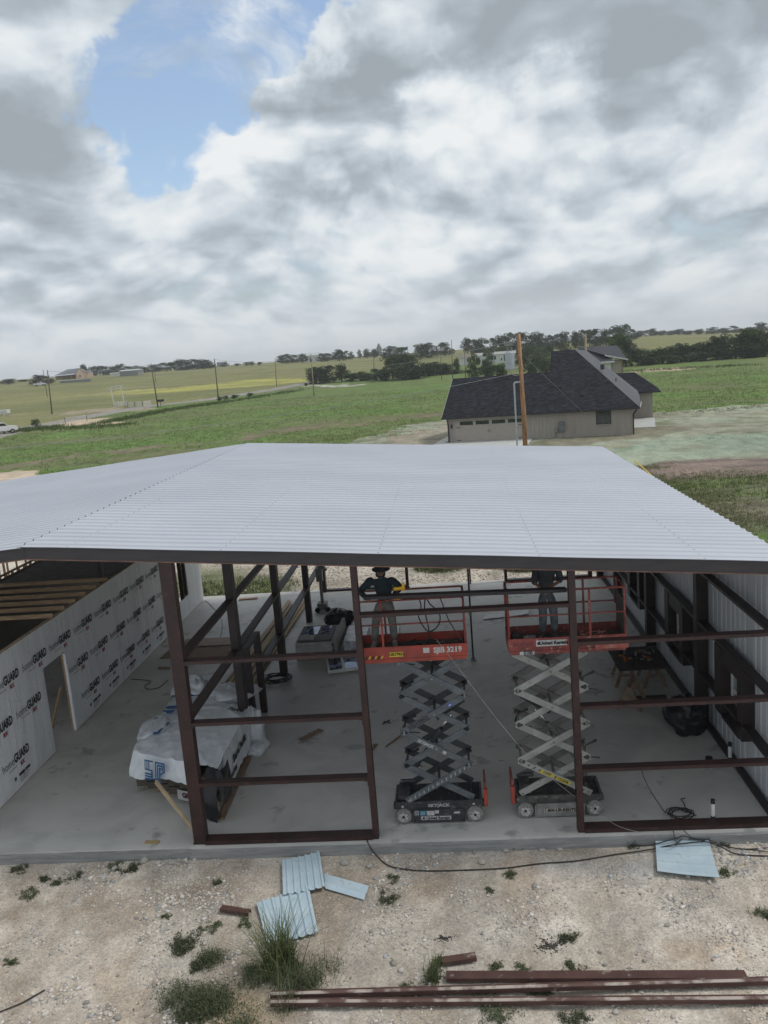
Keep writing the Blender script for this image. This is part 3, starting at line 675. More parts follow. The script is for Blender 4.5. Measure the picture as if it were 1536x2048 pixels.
mb.bx(-14.61, -14.5, 15.3, 32.7, ZT, ZT+.04); mb.bx(-19, -11, 32.79, 32.91, 2.2, 2.28)
mb.build('partition_studs', wood, bd)
MB().bar((WX-.3, 19.5, .02), (WX-.2, 20.5, 1.3), .04, .09).build('brace_board', wood, bd)
mb = MB(); mb.bx(-14.4, -14.36, 15.2, 32.6, .1, 3.27); mb.build('shade_backing', M('attic_shade', (.10, .085, .07)), bd)  # added dark sheet: the shade below the joists is put into its colour
w = opn[1]
for a in ((w[0]+.02, w[0]+.07, w[2], w[3]), (w[1]-.07, w[1]-.02, w[2], w[3])): MB().bx(WX-.13, WX-.03, *a).build('window_buck', primer_dk, bd)

# ================================================================== ground level things in front of the slab
def gpoly(pts, lift=0.): return [T(*p)+Vector((0, 0, lift)) for p in pts]
def rib_sheet(c4, nr, ribh=.03, axis=0, lift=.03, curl=.0):
    A, Bp, Cp, Dp = [Vector(p) for p in c4]           # A->B top edge, D->C bottom edge
    ns = nr*6; nt_ = 8; vs = []; fs = []
    for i in range(ns+1):
        s = i/ns; ph = (s*nr) % 1; h = ribh*(1 if .62 < ph < .8 else (.5 if .56 < ph < .88 else 0))
        for j in range(nt_+1):
            t = j/nt_
            if axis == 0: p = (A*(1-s)+Bp*s)*(1-t)+(Dp*(1-s)+Cp*s)*t
            else: p = (A*(1-t)+Bp*t)*(1-s)+(Dp*(1-t)+Cp*t)*s
            vs.append((p.x, p.y, p.z+lift+h+curl*((2*s-1)**2+(2*t-1)**2*.5)))
    for i in range(ns):
        for j in range(nt_): a = i*(nt_+1)+j; fs.append((a, a+1, a+nt_+2, a+nt_+1))
    k = len(vs); vs += [(v[0], v[1], v[2]-.006) for v in vs]; fs += [tuple(q+k for q in f[::-1]) for f in fs]
    for i in range(ns):
        a = i*(nt_+1); c = a+nt_; fs += [(a, a+nt_+1, a+nt_+1+k, a+k), (c+nt_+1, c, c+k, c+nt_+1+k)]
    for j in range(nt_): a = j; c = ns*(nt_+1)+j; fs += [(a+1, a, a+k, a+1+k), (c, c+1, c+1+k, c+k)]
    return MB().add(vs, fs)
offm = M('pale_blue_metal', (.50, .60, .66), (.44, .55, .62), rough=.35, scale=2, c3=(.40, .48, .50), s3=9)
o = rib_sheet(gpoly([(565, 1729), (640, 1712), (651, 1783), (567, 1799)]), 6, lift=.07, curl=.02).build('metal_sheet', offm); tag(o, 'upper pale blue corrugated offcut lying on gravel nearest the slab', 'metal sheet', 'pale blue metal offcuts on the gravel')
o = rib_sheet(gpoly([(514, 1813), (618, 1778), (637, 1872), (537, 1898)]), 6, lift=.05, curl=.02).build('metal_sheet', offm); tag(o, 'lower pale blue corrugated offcut half hidden by the tall grass clump', 'metal sheet', 'pale blue metal offcuts on the gravel')
o = rib_sheet(gpoly([(648, 1750), (738, 1775), (729, 1803), (651, 1780)]), 1, ribh=.035, axis=1, lift=.035).build('metal_trim', offm); tag(o, 'narrow pale blue trim strip beside the corrugated offcuts', 'metal trim')
o = rib_sheet(gpoly([(1311, 1689), (1418, 1692), (1439, 1766), (1315, 1753)]), 4, ribh=.006, axis=1, lift=.07, curl=.03).build('metal_sheet', offm); tag(o, 'flat pale blue sheet leaning on the slab edge under cables', 'metal sheet')
MB().bar(T(1309, 1687)+Vector((0, 0, .13)), T(1420, 1691)+Vector((0, 0, .12)), .03, .05).build('folded_edge', M('sheet_edge', (.10, .12, .14)), o)
# rusty channels
chm = M('primer_channel_on_ground', (.10, .05, .042), (.07, .035, .03), rough=.6, scale=2.2, c3=(.25, .2, .17), s3=5)
dustm = M('dusty_channel_lip', (.44, .38, .33), (.12, .07, .06), rough=.8, scale=1.7, lo=.42, hi=.56)
def channel(pa, pb, w=.19, label='', lipm_=None, name='steel_channel', grp='steel channels lying in the foreground', lift=.03):
    A = T(*pa)+Vector((0, 0, lift)); Bp = T(*pb)+Vector((0, 0, lift)); mb = MB(); h = .065
    mb.sect([(w/2, h), (-w/2, h), (-w/2, 0), (-w/2+.01, 0), (-w/2+.01, h-.01), (w/2-.01, h-.01), (w/2-.01, 0), (w/2, 0)], A, Bp)
    o = mb.build(name, chm)
    if lipm_:
        d = (Bp-A).normalized(); sd_ = d.cross(Vector((0, 0, 1)))
        MB().bar(A-sd_*(-w/2+.035)+Vector((0, 0, h+.004)), Bp-sd_*(-w/2+.035)+Vector((0, 0, h+.004)), .06, .008).build('dusty_lip', lipm_, o)
    tag(o, label, 'steel channel', grp); return o
channel((893, 1960), (1492, 1959), .17, 'clean brown steel channel, uppermost and shortest of the long foreground ones')
def long_ch(pa, pb, label):
    o = channel(pa, pb, .11, label, dustm, lift=.06); return o
long_ch((543, 2000), (1560, 1972), 'dusty steel channel whose right end angles up toward the brown one')
long_ch((543, 2016), (1560, 2009), 'dusty steel channel nearest the bottom of the view')
channel((884, 1930), (952, 1920), .14, 'short brown channel offcut lying above the long channels')
channel((443, 1823), (500, 1832), .12, 'short brown channel offcut left of the corrugated sheets')
# cables and rope
def cable(pts, r, mat, label, cat='cable', name='cable', grp=None, seg=6):
    P_ = [Vector(p) for p in pts]; out = []
    for i in range(len(P_)-1):
        p0 = P_[max(i-1, 0)]; p1 = P_[i]; p2 = P_[i+1]; p3 = P_[min(i+2, len(P_)-1)]
        for j in range(seg):
            t = j/seg; out.append(.5*((2*p1)+(p2-p0)*t+(2*p0-5*p1+4*p2-p3)*t*t+(3*p1-p0-3*p2+p3)*t**3))
    out.append(P_[-1]); o = MB().tube(out, r, 6).build(name, mat, smooth=True); return tag(o, label, cat, grp)
def gp(px, py, l=.02): return T(px, py)+Vector((0, 0, l))
def sp(px, py, z=.015): return GZ(px, py, z)
cable([sp(735, 1661), sp(745, 1666), sp(733, 1672, .03), AY(738, 1690, 14.75), gp(752, 1712), gp(780, 1734), gp(840, 1743), gp(930, 1742), gp(1010, 1738), gp(1080, 1729), gp(1150, 1724), gp(1230, 1711), gp(1300, 1704, .05), gp(1350, 1702, .13), gp(1420, 1700, .16), gp(1470, 1710, .03), gp(1536, 1714), gp(1600, 1716)], .013, cablem, 'long dark cable snaking over the gravel below the slab')
cable([gp(1262, 1694, .04), gp(1300, 1700, .1), gp(1352, 1694, .18), gp(1372, 1690, .18), gp(1440, 1695, .05), gp(1500, 1700), gp(1600, 1690)], .011, cablem, 'second dark cable crossing the top of the flat white sheet')
cable([AY(1283, 1538, 15.04), AY(1288, 1555, 15.04), AY(1303, 1585, 15.0), sp(1330, 1625), sp(1345, 1642), sp(1347, 1662, .03), AY(1352, 1684, 14.72), gp(1364, 1694, .16), gp(1350, 1704, .16), gp(1336, 1708, .16)], .009, cablem, 'thin cable hanging from the lowest right girt to the coil')
cable([sp(1350, 1644), sp(1375, 1668, .04), AY(1392, 1680, 14.72), gp(1420, 1697, .17), gp(1470, 1702, .06), gp(1600, 1712)], .008, cablem, 'thin cable running from the coil over the slab edge to the right')
def coil(cx, cy, rx, ry, n, r, mat, label, zz0=.02, seed=1, tail=None):
    rr = random.Random(seed); pts = []
    c = GZ(cx, cy, 0)
    for i in range(n):
        a = i*.42; k = 1+.22*math.sin(i*.37+seed)+rr.uniform(-.05, .05)
        pts.append((c.x+rx*k*math.cos(a)+rr.uniform(-.02, .02), c.y+ry*k*math.sin(a), zz0+.05*abs(math.sin(i*.31))+.0006*i))
    if tail: pts += tail
    o = MB().tube(pts, r, 5).build('cable_coil', mat, smooth=True); return tag(o, label, 'cable coil')
coil(1362, 1634, .22, .17, 95, .009, cablem, 'loose black extension cord coil near the slab edge under the girts', seed=2, tail=[sp(1374, 1625), sp(1367, 1605), sp(1362, 1598), sp(1370, 1596)])
coil(556, 1362, .36, .30, 140, .012, rubber, 'big black cable coil on the slab beside a dark column', seed=5)
cable([AY(872, 1278, 15.42), AY(905, 1320, 15.35), AY(1005, 1452, 15.2), AY(1090, 1545, 15.12), sp(1205, 1633, .25), AY(1260, 1660, 14.9), gp(1345, 1682, .1)], .0042, ropem, 'pale rope stretched from the left lift platform down to the slab edge', 'rope', 'rope')
cable([sp(262, 1358), sp(300, 1362), sp(290, 1372), sp(296, 1378), sp(318, 1375), sp(335, 1360)], .01, cablem, 'thin cord curling on the slab near the wrapped wall')
cable([sp(410, 1200), sp(432, 1222), sp(444, 1245), sp(440, 1275), sp(420, 1300)], .009, cablem, 'thin cord running over the slab past the plywood sheets')
cable([gp(0, 2026), gp(40, 2010), gp(62, 1998), gp(90, 1982)], .012, cablem, 'bent dark wire on the gravel in the bottom left corner', 'wire', 'wire')
# pipes
def pipe(px, py, h, r, label, grp='capped drain pipes standing in the slab'):
    c = GZ(px, py, 0); t_ = thing('drain_pipe', c, label, 'pipe', grp)
    MB().cyl(c, c+Vector((0, 0, h)), r, 14).build('pipe', white, t_, smooth=False)
    MB().cyl(c+Vector((0, 0, .0)), c+Vector((0, 0, .07)), r*1.12, 14).build('rubber_collar', rubber, t_); MB().cyl(c+Vector((0, 0, h-.05)), c+Vector((0, 0, h+.03)), r*1.1, 14).build('rubber_cap', rubber, t_)
pipe(1426, 1638, .38, .037, 'white capped pipe stub nearest the slab edge'); pipe(1460, 1520, .38, .04, 'white capped pipe stub beside the right wall'); pipe(1418, 1527, .12, .07, 'short wide pipe stub left of the wall pipe')
# scraps on the slab
def board(pa, pb, w, h, mat, label, name='board', cat='board', z=.003, grp=None):
    A = GZ(*pa, z+h/2); Bp = GZ(*pb, z+h/2); o = MB().bar(A, Bp, w, h).build(name, mat, bevel=.004); return tag(o, label, cat, grp)
board((602, 1480), (642, 1459), .17, .03, woodw, 'short brown board lying alone mid slab')
board((440, 1638), (502, 1500), .19, .045, woodw, 'long brown plank on the floor right of the wrapped lumber bundle')
board((735, 1508), (752, 1488), .1, .03, woodw, 'scrap of board beside the left door jamb')
board((772, 1493), (803, 1470), .05, .02, woodw, 'thin stick behind the left lift')
board((290, 1684), (318, 1684), .10, .02, M('yellow_scrap', (.45, .33, .16)), 'small yellowish wood scrap near the slab edge')
board((478, 1199), (515, 1196), .2, .04, M('orange_plank', (.42, .24, .13)), 'orange plank at the far edge of the slab')
board((330, 1307), (462, 1303), .95, .02, woodw, 'weathered plywood sheet lying lower on the floor', 'plywood_sheet', 'plywood'); board((366, 1286), (478, 1281), .8, .02, M('tan_plywood', (.33, .23, .16), (.25, .17, .12)), 'tan plywood sheet overlapping the weathered one', 'plywood_sheet', 'plywood', .03)
board((317, 1336), (340, 1336), .12, .03, woodw, 'small board scrap by the wrapped wall'); board((352, 1333), (372, 1331), .10, .03, woodl, 'pale scrap block between the wall and column')
rr = random.Random(8)
for i in range(16):
    a, c = rr.uniform(-.5, .5), rr.uniform(0, .0)
    pa = GZ(433+i*4.2, 1395+rr.uniform(-6, 6)); pb = GZ(575+i*2.6, 1205+rr.uniform(-5, 8)); z = .02+.025*(i % 3)
    if i in (3, 7, 11): pb = pa.lerp(pb, .6)
    if i in (5, 9, 13): pa = pa.lerp(pb, .3)
    k = ['leftmost', 'second', 'third', 'fourth', 'fifth', 'sixth', 'seventh', 'eighth', 'ninth', 'tenth', 'eleventh', 'twelfth', 'thirteenth', 'fourteenth', 'fifteenth', 'rightmost'][i]
    o = MB().bar((pa.x, pa.y, z), (pb.x, pb.y, z), .085, .035).build('timber', woodl if i % 3 else wood); tag(o, k + ' of the long pale timbers fanned out along the column row', 'timber', 'long timbers lying along the column row')
# ================================================================== SCISSOR LIFTS
def V(*a): return Vector(a)
FR = lambda x, y, z: frame((x, y, z), (1, 0, 0), (0, 0, 1))      # lettering facing the camera
def scissor_lift(bx0, bx1, y0, px0, px1, mats, label, flip, texts):
    """bx0..bx1 chassis x range, y0 front face y, platform px0..px1"""
    arm, armb, chs, rd, boxm = mats
    cx = (bx0+bx1)/2; yb = y0+.80; t = thing('scissor_lift', (cx, y0+.4, 0), label, 'scissor lift', 'scissor lifts on the slab')
    mb = MB(); mb.bx(bx0, bx1, y0+.03, y0+.07, .31, .46); mb.bx(bx0, bx1, yb-.07, yb-.03, .31, .46); mb.bx(bx0, bx1, y0+.07, yb-.07, .30, .34)
    mb.bx(bx0, bx0+.05, y0+.07, yb-.07, .34, .47); mb.bx(bx1-.05, bx1, y0+.07, yb-.07, .34, .47)
    mb.bx(bx0-.03, bx0+.0, y0+.06, y0+.2, .3, .4); mb.bx(bx1, bx1+.03, y0+.06, y0+.2, .3, .4)
    mb.bx(bx0+.07, bx0+.30, y0+.1, yb-.1, .47, .56); mb.tube([V(bx0+.1, yb-.16, .60), V(bx0+.4, yb-.16, .60)], .045, 8)
    ch = mb.build('chassis', chs, t, bevel=.006)
    mb = MB(); rr = random.Random(3)
    for i in range(6): mb.tube([V(bx1-.55+.07*i, y0+.2+.07*i, .48), V(bx1-.5+.05*i, y0+.25+.06*i, .56), V(bx1-.4+.04*i, y0+.4, .5)], .018, 6)
    mb.build('hoses', rubber, t)
    bm = MB(); bm.bx(bx0+.38, bx1-.40, y0-.01, y0+.03, .06, .305); bm.bx(bx0+.34, bx1-.36, y0-.015, y0+.08, .035, .06); bm.bx(bx0+.345, bx0+.375, y0-.02, y0+.02, .07, .28); bm.bx(bx1-.395, bx1-.365, y0-.02, y0+.02, .07, .28)
    tray = bm.build('battery_tray', boxm, t, bevel=.004)
    MB().bx(bx0+.38, bx1-.40, yb-.03, yb+.01, .06, .305).build('battery_tray', boxm, t)
    for wx_ in (bx0+.16, bx1-.16):
        for wy_, s in ((y0-.02, 1), (yb+.02, -1)):
            c = V(wx_, wy_, .165); wl = MB()
            pr = [(.10, 0), (.125, .0), (.158, .012), (.165, .03), (.165, .1), (.155, .12), (.0, .12)]; n = 24; vs = []
            for q, dd in pr:
                for j in range(n): a = 2*PI*j/n; vs.append((c.x+q*math.cos(a), c.y+dd*s, c.z+q*math.sin(a)))
            fs = [(i*n+j, i*n+(j+1) % n, (i+1)*n+(j+1) % n, (i+1)*n+j) for i in range(len(pr)-1) for j in range(n)]
            wl.add(vs, fs); wo_ = wl.build('wheel', tyrem, t, smooth=True)
            rm_ = MB(); pr = [(.118, .004), (.11, .012), (.10, .03), (.05, .03), (.045, .012), (.0, .010)]; vs = []
            for q, dd in pr:
                for j in range(n): a = 2*PI*j/n; vs.append((c.x+q*math.cos(a), c.y+dd*s, c.z+q*math.sin(a)))
            fs = [(i*n+j, i*n+(j+1) % n, (i+1)*n+(j+1) % n, (i+1)*n+j) for i in range(len(pr)-1) for j in range(n)]
            rm_.add(vs, fs); rm_.build('rim', rimm, wo_)
            bl = MB()
            for j in range(6): a = 2*PI*j/6; bl.cyl(V(c.x+.075*math.cos(a), c.y+.024*s, c.z+.075*math.sin(a)), V(c.x+.075*math.cos(a), c.y+.032*s, c.z+.075*math.sin(a)), .010, 6)
            bl.cyl(V(c.x, c.y+.0*s, c.z), V(c.x, c.y+.012*s, c.z), .03, 8); b_ = bl.build('wheel_nuts', rubber, wo_); b_['kind'] = 'stuff'
    # entry ladder at one end
    lx = bx1+.07 if not flip else bx0-.07; mb = MB()
    mb.bx(lx-.02, lx+.02, y0+.12, y0+.17, .36, .78); mb.bx(lx-.02, lx+.02, y0+.62, y0+.67, .36, .78)
    for z in (.40, .58, .76): mb.bx(lx-.02, lx+.02, y0+.17, y0+.62, z-.02, z+.02)
    mb.build('ladder', redold, t, bevel=.003)
    MB().bx(lx-.04, lx+.04, y0+.04, y0+.16, .30, .66).build('ladder_guard', redp, t, bevel=.01)
    # scissor stacks
    n = 4; zb, zt = .50, 3.42; hh_ = (zt-zb)/n; xl, xr_ = bx0+.30, bx1-.22; th = .125
    if flip: xl, xr_ = bx0+.13, bx1-.27
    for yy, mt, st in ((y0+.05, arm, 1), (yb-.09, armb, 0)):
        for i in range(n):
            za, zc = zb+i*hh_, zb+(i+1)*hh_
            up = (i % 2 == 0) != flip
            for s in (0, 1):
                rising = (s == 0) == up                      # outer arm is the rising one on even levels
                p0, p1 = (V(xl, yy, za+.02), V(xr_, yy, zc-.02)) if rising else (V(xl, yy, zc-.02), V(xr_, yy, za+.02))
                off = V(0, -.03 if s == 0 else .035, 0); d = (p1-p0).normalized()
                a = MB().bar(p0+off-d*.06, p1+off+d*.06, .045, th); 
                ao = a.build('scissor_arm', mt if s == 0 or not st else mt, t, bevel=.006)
                if st and s == 0:
                    pin = MB()
                    for q in (p0+off, (p0+p1)/2+off, p1+off): pin.cyl(q+V(0, -.045, 0), q+V(0, .0, 0), .026, 8)
                    pin.build('pins', greyp, ao)
                    fm = frame(p0+off+V(0, -.0235, 0), d, V(0, 0, 1)); L = (p1-p0).length
                    def on(u, v): return fm @ Matrix.Translation((u, v, .0015))
                    for (lv, kind, txt, u, size, mt_) in texts.get('arms', []):
                        if lv != i: continue
                        g = MB()
                        if kind == 'text': g.text(txt, size, on(u*L, 0), 0, size*.035, .001); g.build('arm_lettering', mt_, ao)
                        if kind == 'plate':
                            fr2 = fm @ Matrix.Translation((u*L, 0, 0)); w_, h_ = size
                            g.add([(-w_/2, -h_/2, .001), (w_/2, -h_/2, .001), (w_/2, h_/2, .001), (-w_/2, h_/2, .001)], [(0, 1, 2, 3)], 0, fr2)
                            g.add([(-w_/2*.7, -h_/2*.5, .002), (w_/2*.3, -h_/2*.5, .002), (w_/2*.5, h_/2*.4, .002), (-w_/2*.5, h_/2*.4, .002)], [(0, 1, 2, 3)], 1, fr2); g.build('sticker', [mt_, stick_w], ao)
                        if kind == 'stripes':
                            for k in range(u):
                                c0 = (k+.35)/u*L*.97; fr2 = fm @ Matrix.Translation((c0, 0, 0)); w_ = L/u*.45
                                if txt and abs(c0-L*.52) < .36: continue
                                g.add([(-w_/2, -.028, .001), (w_/2-.03, -.028, .001), (w_/2, .028, .001), (-w_/2+.03, .028, .001)], [(0, 1, 2, 3)], 0, fr2)
                            g.build('hazard_stripes', mt_, ao)
                        if kind == 'label':
                            fr2 = fm @ Matrix.Translation((u*L, 0, 0)); w_ = .3
                            g.add([(-w_/2, -.036, .001), (w_/2, -.036, .001), (w_/2, .036, .001), (-w_/2, .036, .001)], [(0, 1, 2, 3)], 0, fr2)
                            g.text(txt, .075, on(u*L, 0), 1, .002, .001); g.build('warning_label', [stick_y, ink], ao)
    for i in range(n+1):
        z = zb+i*hh_
        for x in (xl, xr_): MB().cyl(V(x, y0+.06, z), V(x, yb-.08, z), .022, 8).build('cross_tube', armb, t)
        if i < n: MB().cyl(V((xl+xr_)/2, y0+.06, z+hh_/2), V((xl+xr_)/2, yb-.08, z+hh_/2), .028, 8).build('cross_tube', armb, t)
    s = -1 if flip else 1; ym = y0+.38
    c0, c1 = V(cx-s*.42, ym, zb+.75*hh_), V(cx+s*.36, ym, zb+2.25*hh_); cm = c0.lerp(c1, .68)
    MB().cyl(c0, cm, .05, 12).cyl(cm, cm+(c1-cm)*.12, .06, 12).build('lift_cylinder', armb, t, smooth=False); MB().cyl(cm, c1, .027, 12).build('cylinder_rod', chrome, t, smooth=True)
    MB().bar(V(cx+s*.05, ym+.1, zb+2.1*hh_), V(cx+s*.62, ym+.1, zb+2.62*hh_), .02, .13).build('safety_prop', rubber, t)
    for i in range(n):
        cabl = MB()
        x = xl-.03 if i % 2 else xr_+.03; z = zb+(i+1)*hh_-.05
        if not flip: x = xl-.02
        for k in range(3): cabl.tube([V(x+.25, yb-.2, z+.12+.02*k), V(x+.02, yb-.25, z+.06), V(x-.03+.015*k, yb-.3, z-.06), V(x+.02, yb-.3, z-.16), V(x+.3, yb-.25, z-.22)], .012, 5)
        cabl.build('hose_loop', rubber, t)
    # platform
    zf = 3.60; y1 = y0+.02; y2 = y0+.76; mb = MB()
    mb.bx(px0, px1, y1, y2, zf-.05, zf-.02, 1); mb.bx(px0, px1, y1-.03, y1, zf-.13, zf+.14, 0); mb.bx(px0, px1, y2, y2+.03, zf-.13, zf+.14, 0)
    mb.bx(px0-.03, px0, y1-.03, y2+.03, zf-.13, zf+.14, 0); mb.bx(px1, px1+.03, y1-.03, y2+.03, zf-.13, zf+.14, 0)
    mb.bx(px0, px1, y1-.045, y1-.03, zf-.17, zf-.10, 0); mb.bx(px0-.02, px1+.02, y1-.036, y1-.03, zf+.12, zf+.145, 0)
    deck = mb.build('platform', [rd, M('dirty_deck', (.10, .075, .06), (.05, .04, .035), rough=.85, scale=6)], t, bevel=.004)
    MB().bx(cx-.8, cx+.6, y1+.1, y2-.1, zf-.16, zf-.05).build('underframe', armb, t)
    zr = zf+1.06; zm = zf+.58; n1 = max(2, 3)
    def rail(name, pts, r=.02, mt=redold): return MB().tube(pts, r, 8).build(name, mt, t, smooth=True)
    for yy in (y1, y2):
        rail('top_rail', [V(px0, yy, zf+.05), V(px0, yy, zr-.04), V(px0+.04, yy, zr), V(px1-.04, yy, zr), V(px1, yy, zr-.04), V(px1, yy, zf+.05)], .021)
        rail('mid_rail', [V(px0, yy, zm), V(px1, yy, zm)], .016)
        for x in texts['posts']:
            MB().bx(x-.02, x+.02, yy-.02, yy+.02, zf+.0, zr-.02 if yy == y2 or not texts.get('shortpost') else zm+.02).build('rail_post', rd if yy == y1 else redold, t)
    for x in (px0, px1):
        rail('end_rail', [V(x, y1, zr), V(x, y2, zr)], .021); rail('end_rail', [V(x, y1, zm), V(x, y2, zm)], .016)
    return t, deck, tray, zf, y1, ch
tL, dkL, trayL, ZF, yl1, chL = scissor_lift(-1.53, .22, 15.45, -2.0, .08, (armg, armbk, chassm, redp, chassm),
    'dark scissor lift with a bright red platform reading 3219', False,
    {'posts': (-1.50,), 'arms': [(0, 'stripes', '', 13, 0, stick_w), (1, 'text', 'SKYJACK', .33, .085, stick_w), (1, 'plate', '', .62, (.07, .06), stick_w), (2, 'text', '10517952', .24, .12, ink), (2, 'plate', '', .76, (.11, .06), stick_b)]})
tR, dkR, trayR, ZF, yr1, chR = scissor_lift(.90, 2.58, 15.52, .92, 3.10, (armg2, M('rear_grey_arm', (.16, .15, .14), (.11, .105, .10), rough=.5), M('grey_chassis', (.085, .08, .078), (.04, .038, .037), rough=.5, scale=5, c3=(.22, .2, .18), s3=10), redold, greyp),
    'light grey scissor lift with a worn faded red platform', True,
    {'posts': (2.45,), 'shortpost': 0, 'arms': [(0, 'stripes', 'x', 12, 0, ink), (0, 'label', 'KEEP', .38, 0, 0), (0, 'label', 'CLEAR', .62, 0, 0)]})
# markings, left lift
y = yl1-.046
MB().text('SJIII 3219', .145, FR(-.27, yl1-.032, ZF+.03), 0, .006).build('platform_lettering', stick_w, dkL)
MB().bx(-.74, -.62, yl1-.034, yl1-.03, ZF-.01, ZF+.09).build('sticker', stick_w, dkL)
MB().bx(-1.40, -1.12, yl1-.034, yl1-.03, ZF-.06, ZF+.03, 0).text('10517952', .075, FR(-1.26, yl1-.036, ZF-.015), 1, .003).build('number_sticker', [stick_y, ink], dkL)
mb = MB()
for k in range(7): mb.add([(-1.93+.06*k, yl1-.0325, ZF-.09), (-1.90+.06*k, yl1-.0325, ZF-.09), (-1.87+.06*k, yl1-.0325, ZF-.03), (-1.90+.06*k, yl1-.0325, ZF-.03)], [(0, 1, 2, 3)], k % 2)
mb.build('hazard_tape', [stick_y, ink], dkL)
MB().text('SKYJACK', .09, FR(-.65, 15.475, .375), 0, .002, sx=1.2).build('chassis_lettering', stick_w, chL)
MB().bx(-1.40, -1.355, 15.474, 15.478, .35, .39).bx(0.02, .065, 15.474, 15.478, .36, .40).build('sticker', stick_w, chL)
mb = MB(); mb.bx(-1.02, -.42, 15.434, 15.439, .09, .165, 0); mb.text('United Rentals', .078, FR(-.68, 15.431, .127), 1, .003); mb.tube([V(-.965, 15.432, .127), V(-.965, 15.434, .127)], .026, 12, 1)
mb.build('rental_sticker', [stick_w, ink], trayL)
mb = MB(); mb.bx(-1.14, -1.06, 15.434, 15.439, .20, .29, 0); mb.bx(-1.04, -.91, 15.434, 15.439, .185, .29, 1); mb.bx(-.90, -.75, 15.434, 15.439, .185, .28, 0); mb.bx(-.74, -.66, 15.434, 15.439, .225, .29, 0); mb.bx(-.36, -.24, 15.434, 15.439, .21, .25, 0)
for k in range(5): mb.bx(-1.13+.013*k, -1.124+.013*k, 15.431, 15.434, .21, .28, 2)
for k in range(3): mb.bx(-1.02, -.94, 15.431, 15.434, .205+.025*k, .212+.025*k, 0)
mb.build('safety_stickers', [stick_w, M('teal_sticker', (.05, .22, .32)), ink], trayL)
# markings, right lift
yy = yr1-.033
MB().bx(1.42, 2.0, yy-.004, yy, ZF-.02, ZF+.10, 0).text('United Rentals', .09, FR(1.75, yy-.006, ZF+.04), 1, .004).tube([V(1.47, yy-.008, ZF+.04), V(1.47, yy-.004, ZF+.04)], .032, 12, 1).build('rental_sticker', [stick_w, ink], dkR)
MB().bx(1.10, 1.38, yy-.014-.004, yy-.014, ZF-.17, ZF-.105, 0).text('5100', .085, FR(1.26, yy-.020, ZF-.137), 1, .004).build('number_sticker', [stick_w, ink], dkR)
MB().text('SKYJACK', .10, FR(1.18, yy-.001, ZF+.03), 0, .002).build('platform_lettering', M('worn_dark_print', (.16, .04, .05)), dkR)
mb = MB(); mb.bx(1.42, 2.05, 15.504, 15.509, .13, .20, 0); mb.text('1-800-UR-RENTS', .085, FR(1.735, 15.501, .165), 1, .003); mb.build('rental_sticker', [M('cream_sticker', (.5, .46, .38)), ink], trayR)
# roll-out deck and its rails, right lift
MB().bx(2.52, 3.14, yr1-.075, yr1-.047, ZF-.11, ZF+.0).build('extension_deck', M('dusty_red_paint', (.42, .20, .16), (.34, .08, .06), rough=.6, scale=5), tR)
MB().bx(1.1, 2.5, yr1+.05, yr1+.7, ZF-.018, ZF-.006).build('deck_mat', M('rusty_mat', (.12, .08, .06), (.05, .035, .03), rough=.9, scale=7), tR)
# loose things on the platforms
def clutter(name, cat, label, p, n, spread, mats, seed, size=.05, thin=False):
    mb = MB(); rr = random.Random(seed)
    for i in range(n):
        c = V(p[0]+rr.uniform(-1, 1)*spread[0], p[1]+rr.uniform(-1, 1)*spread[1], p[2]+size*.4+rr.random()*size)
        d = V(rr.uniform(-1, 1), rr.uniform(-1, 1), rr.uniform(-.3, .3)).normalized()*size*rr.uniform(.6, 1.6)
        mb.bar(c-d, c+d, size*(.25 if thin else .8), size*(.2 if thin else .6), (0, 0, 1), rr.randrange(len(mats)))
    return tag(mb.build(name, mats), label, cat)
clutter('screw_pile', 'fasteners', 'heap of pale screws on the right lift deck', (1.34, 15.9, ZF-.0), 90, (.10, .1), [M('pale_screws', (.5, .42, .42)), greyp], 1, .03, True)['kind'] = 'stuff'
clutter('wire_scrap', 'scrap wire', 'tangle of pinkish scrap on the extended deck of the right lift', (2.55, 15.9, ZF+.0), 26, (.22, .15), [redold, M('pink_scrap', (.5, .25, .22))], 4, .06, True)['kind'] = 'stuff'
o = MB().bx(1.0, 1.14, 15.9, 16.0, ZF-.01, ZF+.12).bx(1.02, 1.10, 15.893, 15.9, ZF+.04, ZF+.10).build('charger', [M('dark_box', (.05, .045, .045))], bevel=.01); tag(o, 'small dark box at the left end of the right lift deck', 'box')
o = MB().bar(V(-1.12, 15.80, ZF+.0), V(-.86, 15.86, ZF+.07), .16, .10).bar(V(-.92, 15.8, ZF+.08), V(-.6, 15.84, ZF+.09), .06, .05).bx(-.62, -.55, 15.78, 15.88, ZF+.0, ZF+.13).build('grinder', [rubber], bevel=.01); tag(o, 'dark power grinder lying on the left lift deck', 'power tool')
clutter('deck_scraps', 'debris', 'offcuts and dust on the left lift deck', (-.4, 15.8, ZF-.02), 22, (.38, .18), [woodw, greyp], 7, .045, True)['kind'] = 'stuff'
cable([V(-.75, 15.5, ZF+1.07), V(-.72, 15.46, ZF+.9), V(-.78, 15.45, ZF+.7), V(-.62, 15.44, ZF+.42), V(-.42, 15.45, ZF+.52), V(-.38, 15.46, ZF+.75), V(-.55, 15.47, ZF+.95), V(-.62, 15.48, ZF+1.07), V(-.66, 15.6, ZF+.8), V(-.62, 15.75, ZF+.4), V(-.6, 15.8, ZF+.1)], .014, rubber, 'looped dark air hose hanging over the left lift rail', 'hose', 'hose')
cable([V(-.45, 15.5, ZF+1.1), V(-.35, 15.47, ZF+1.05), V(-.2, 15.42, ZF+.6), V(0.02, 15.4, ZF+.2)], .010, rubber, 'short dark strap slanting off the left lift rail', 'strap', 'strap')
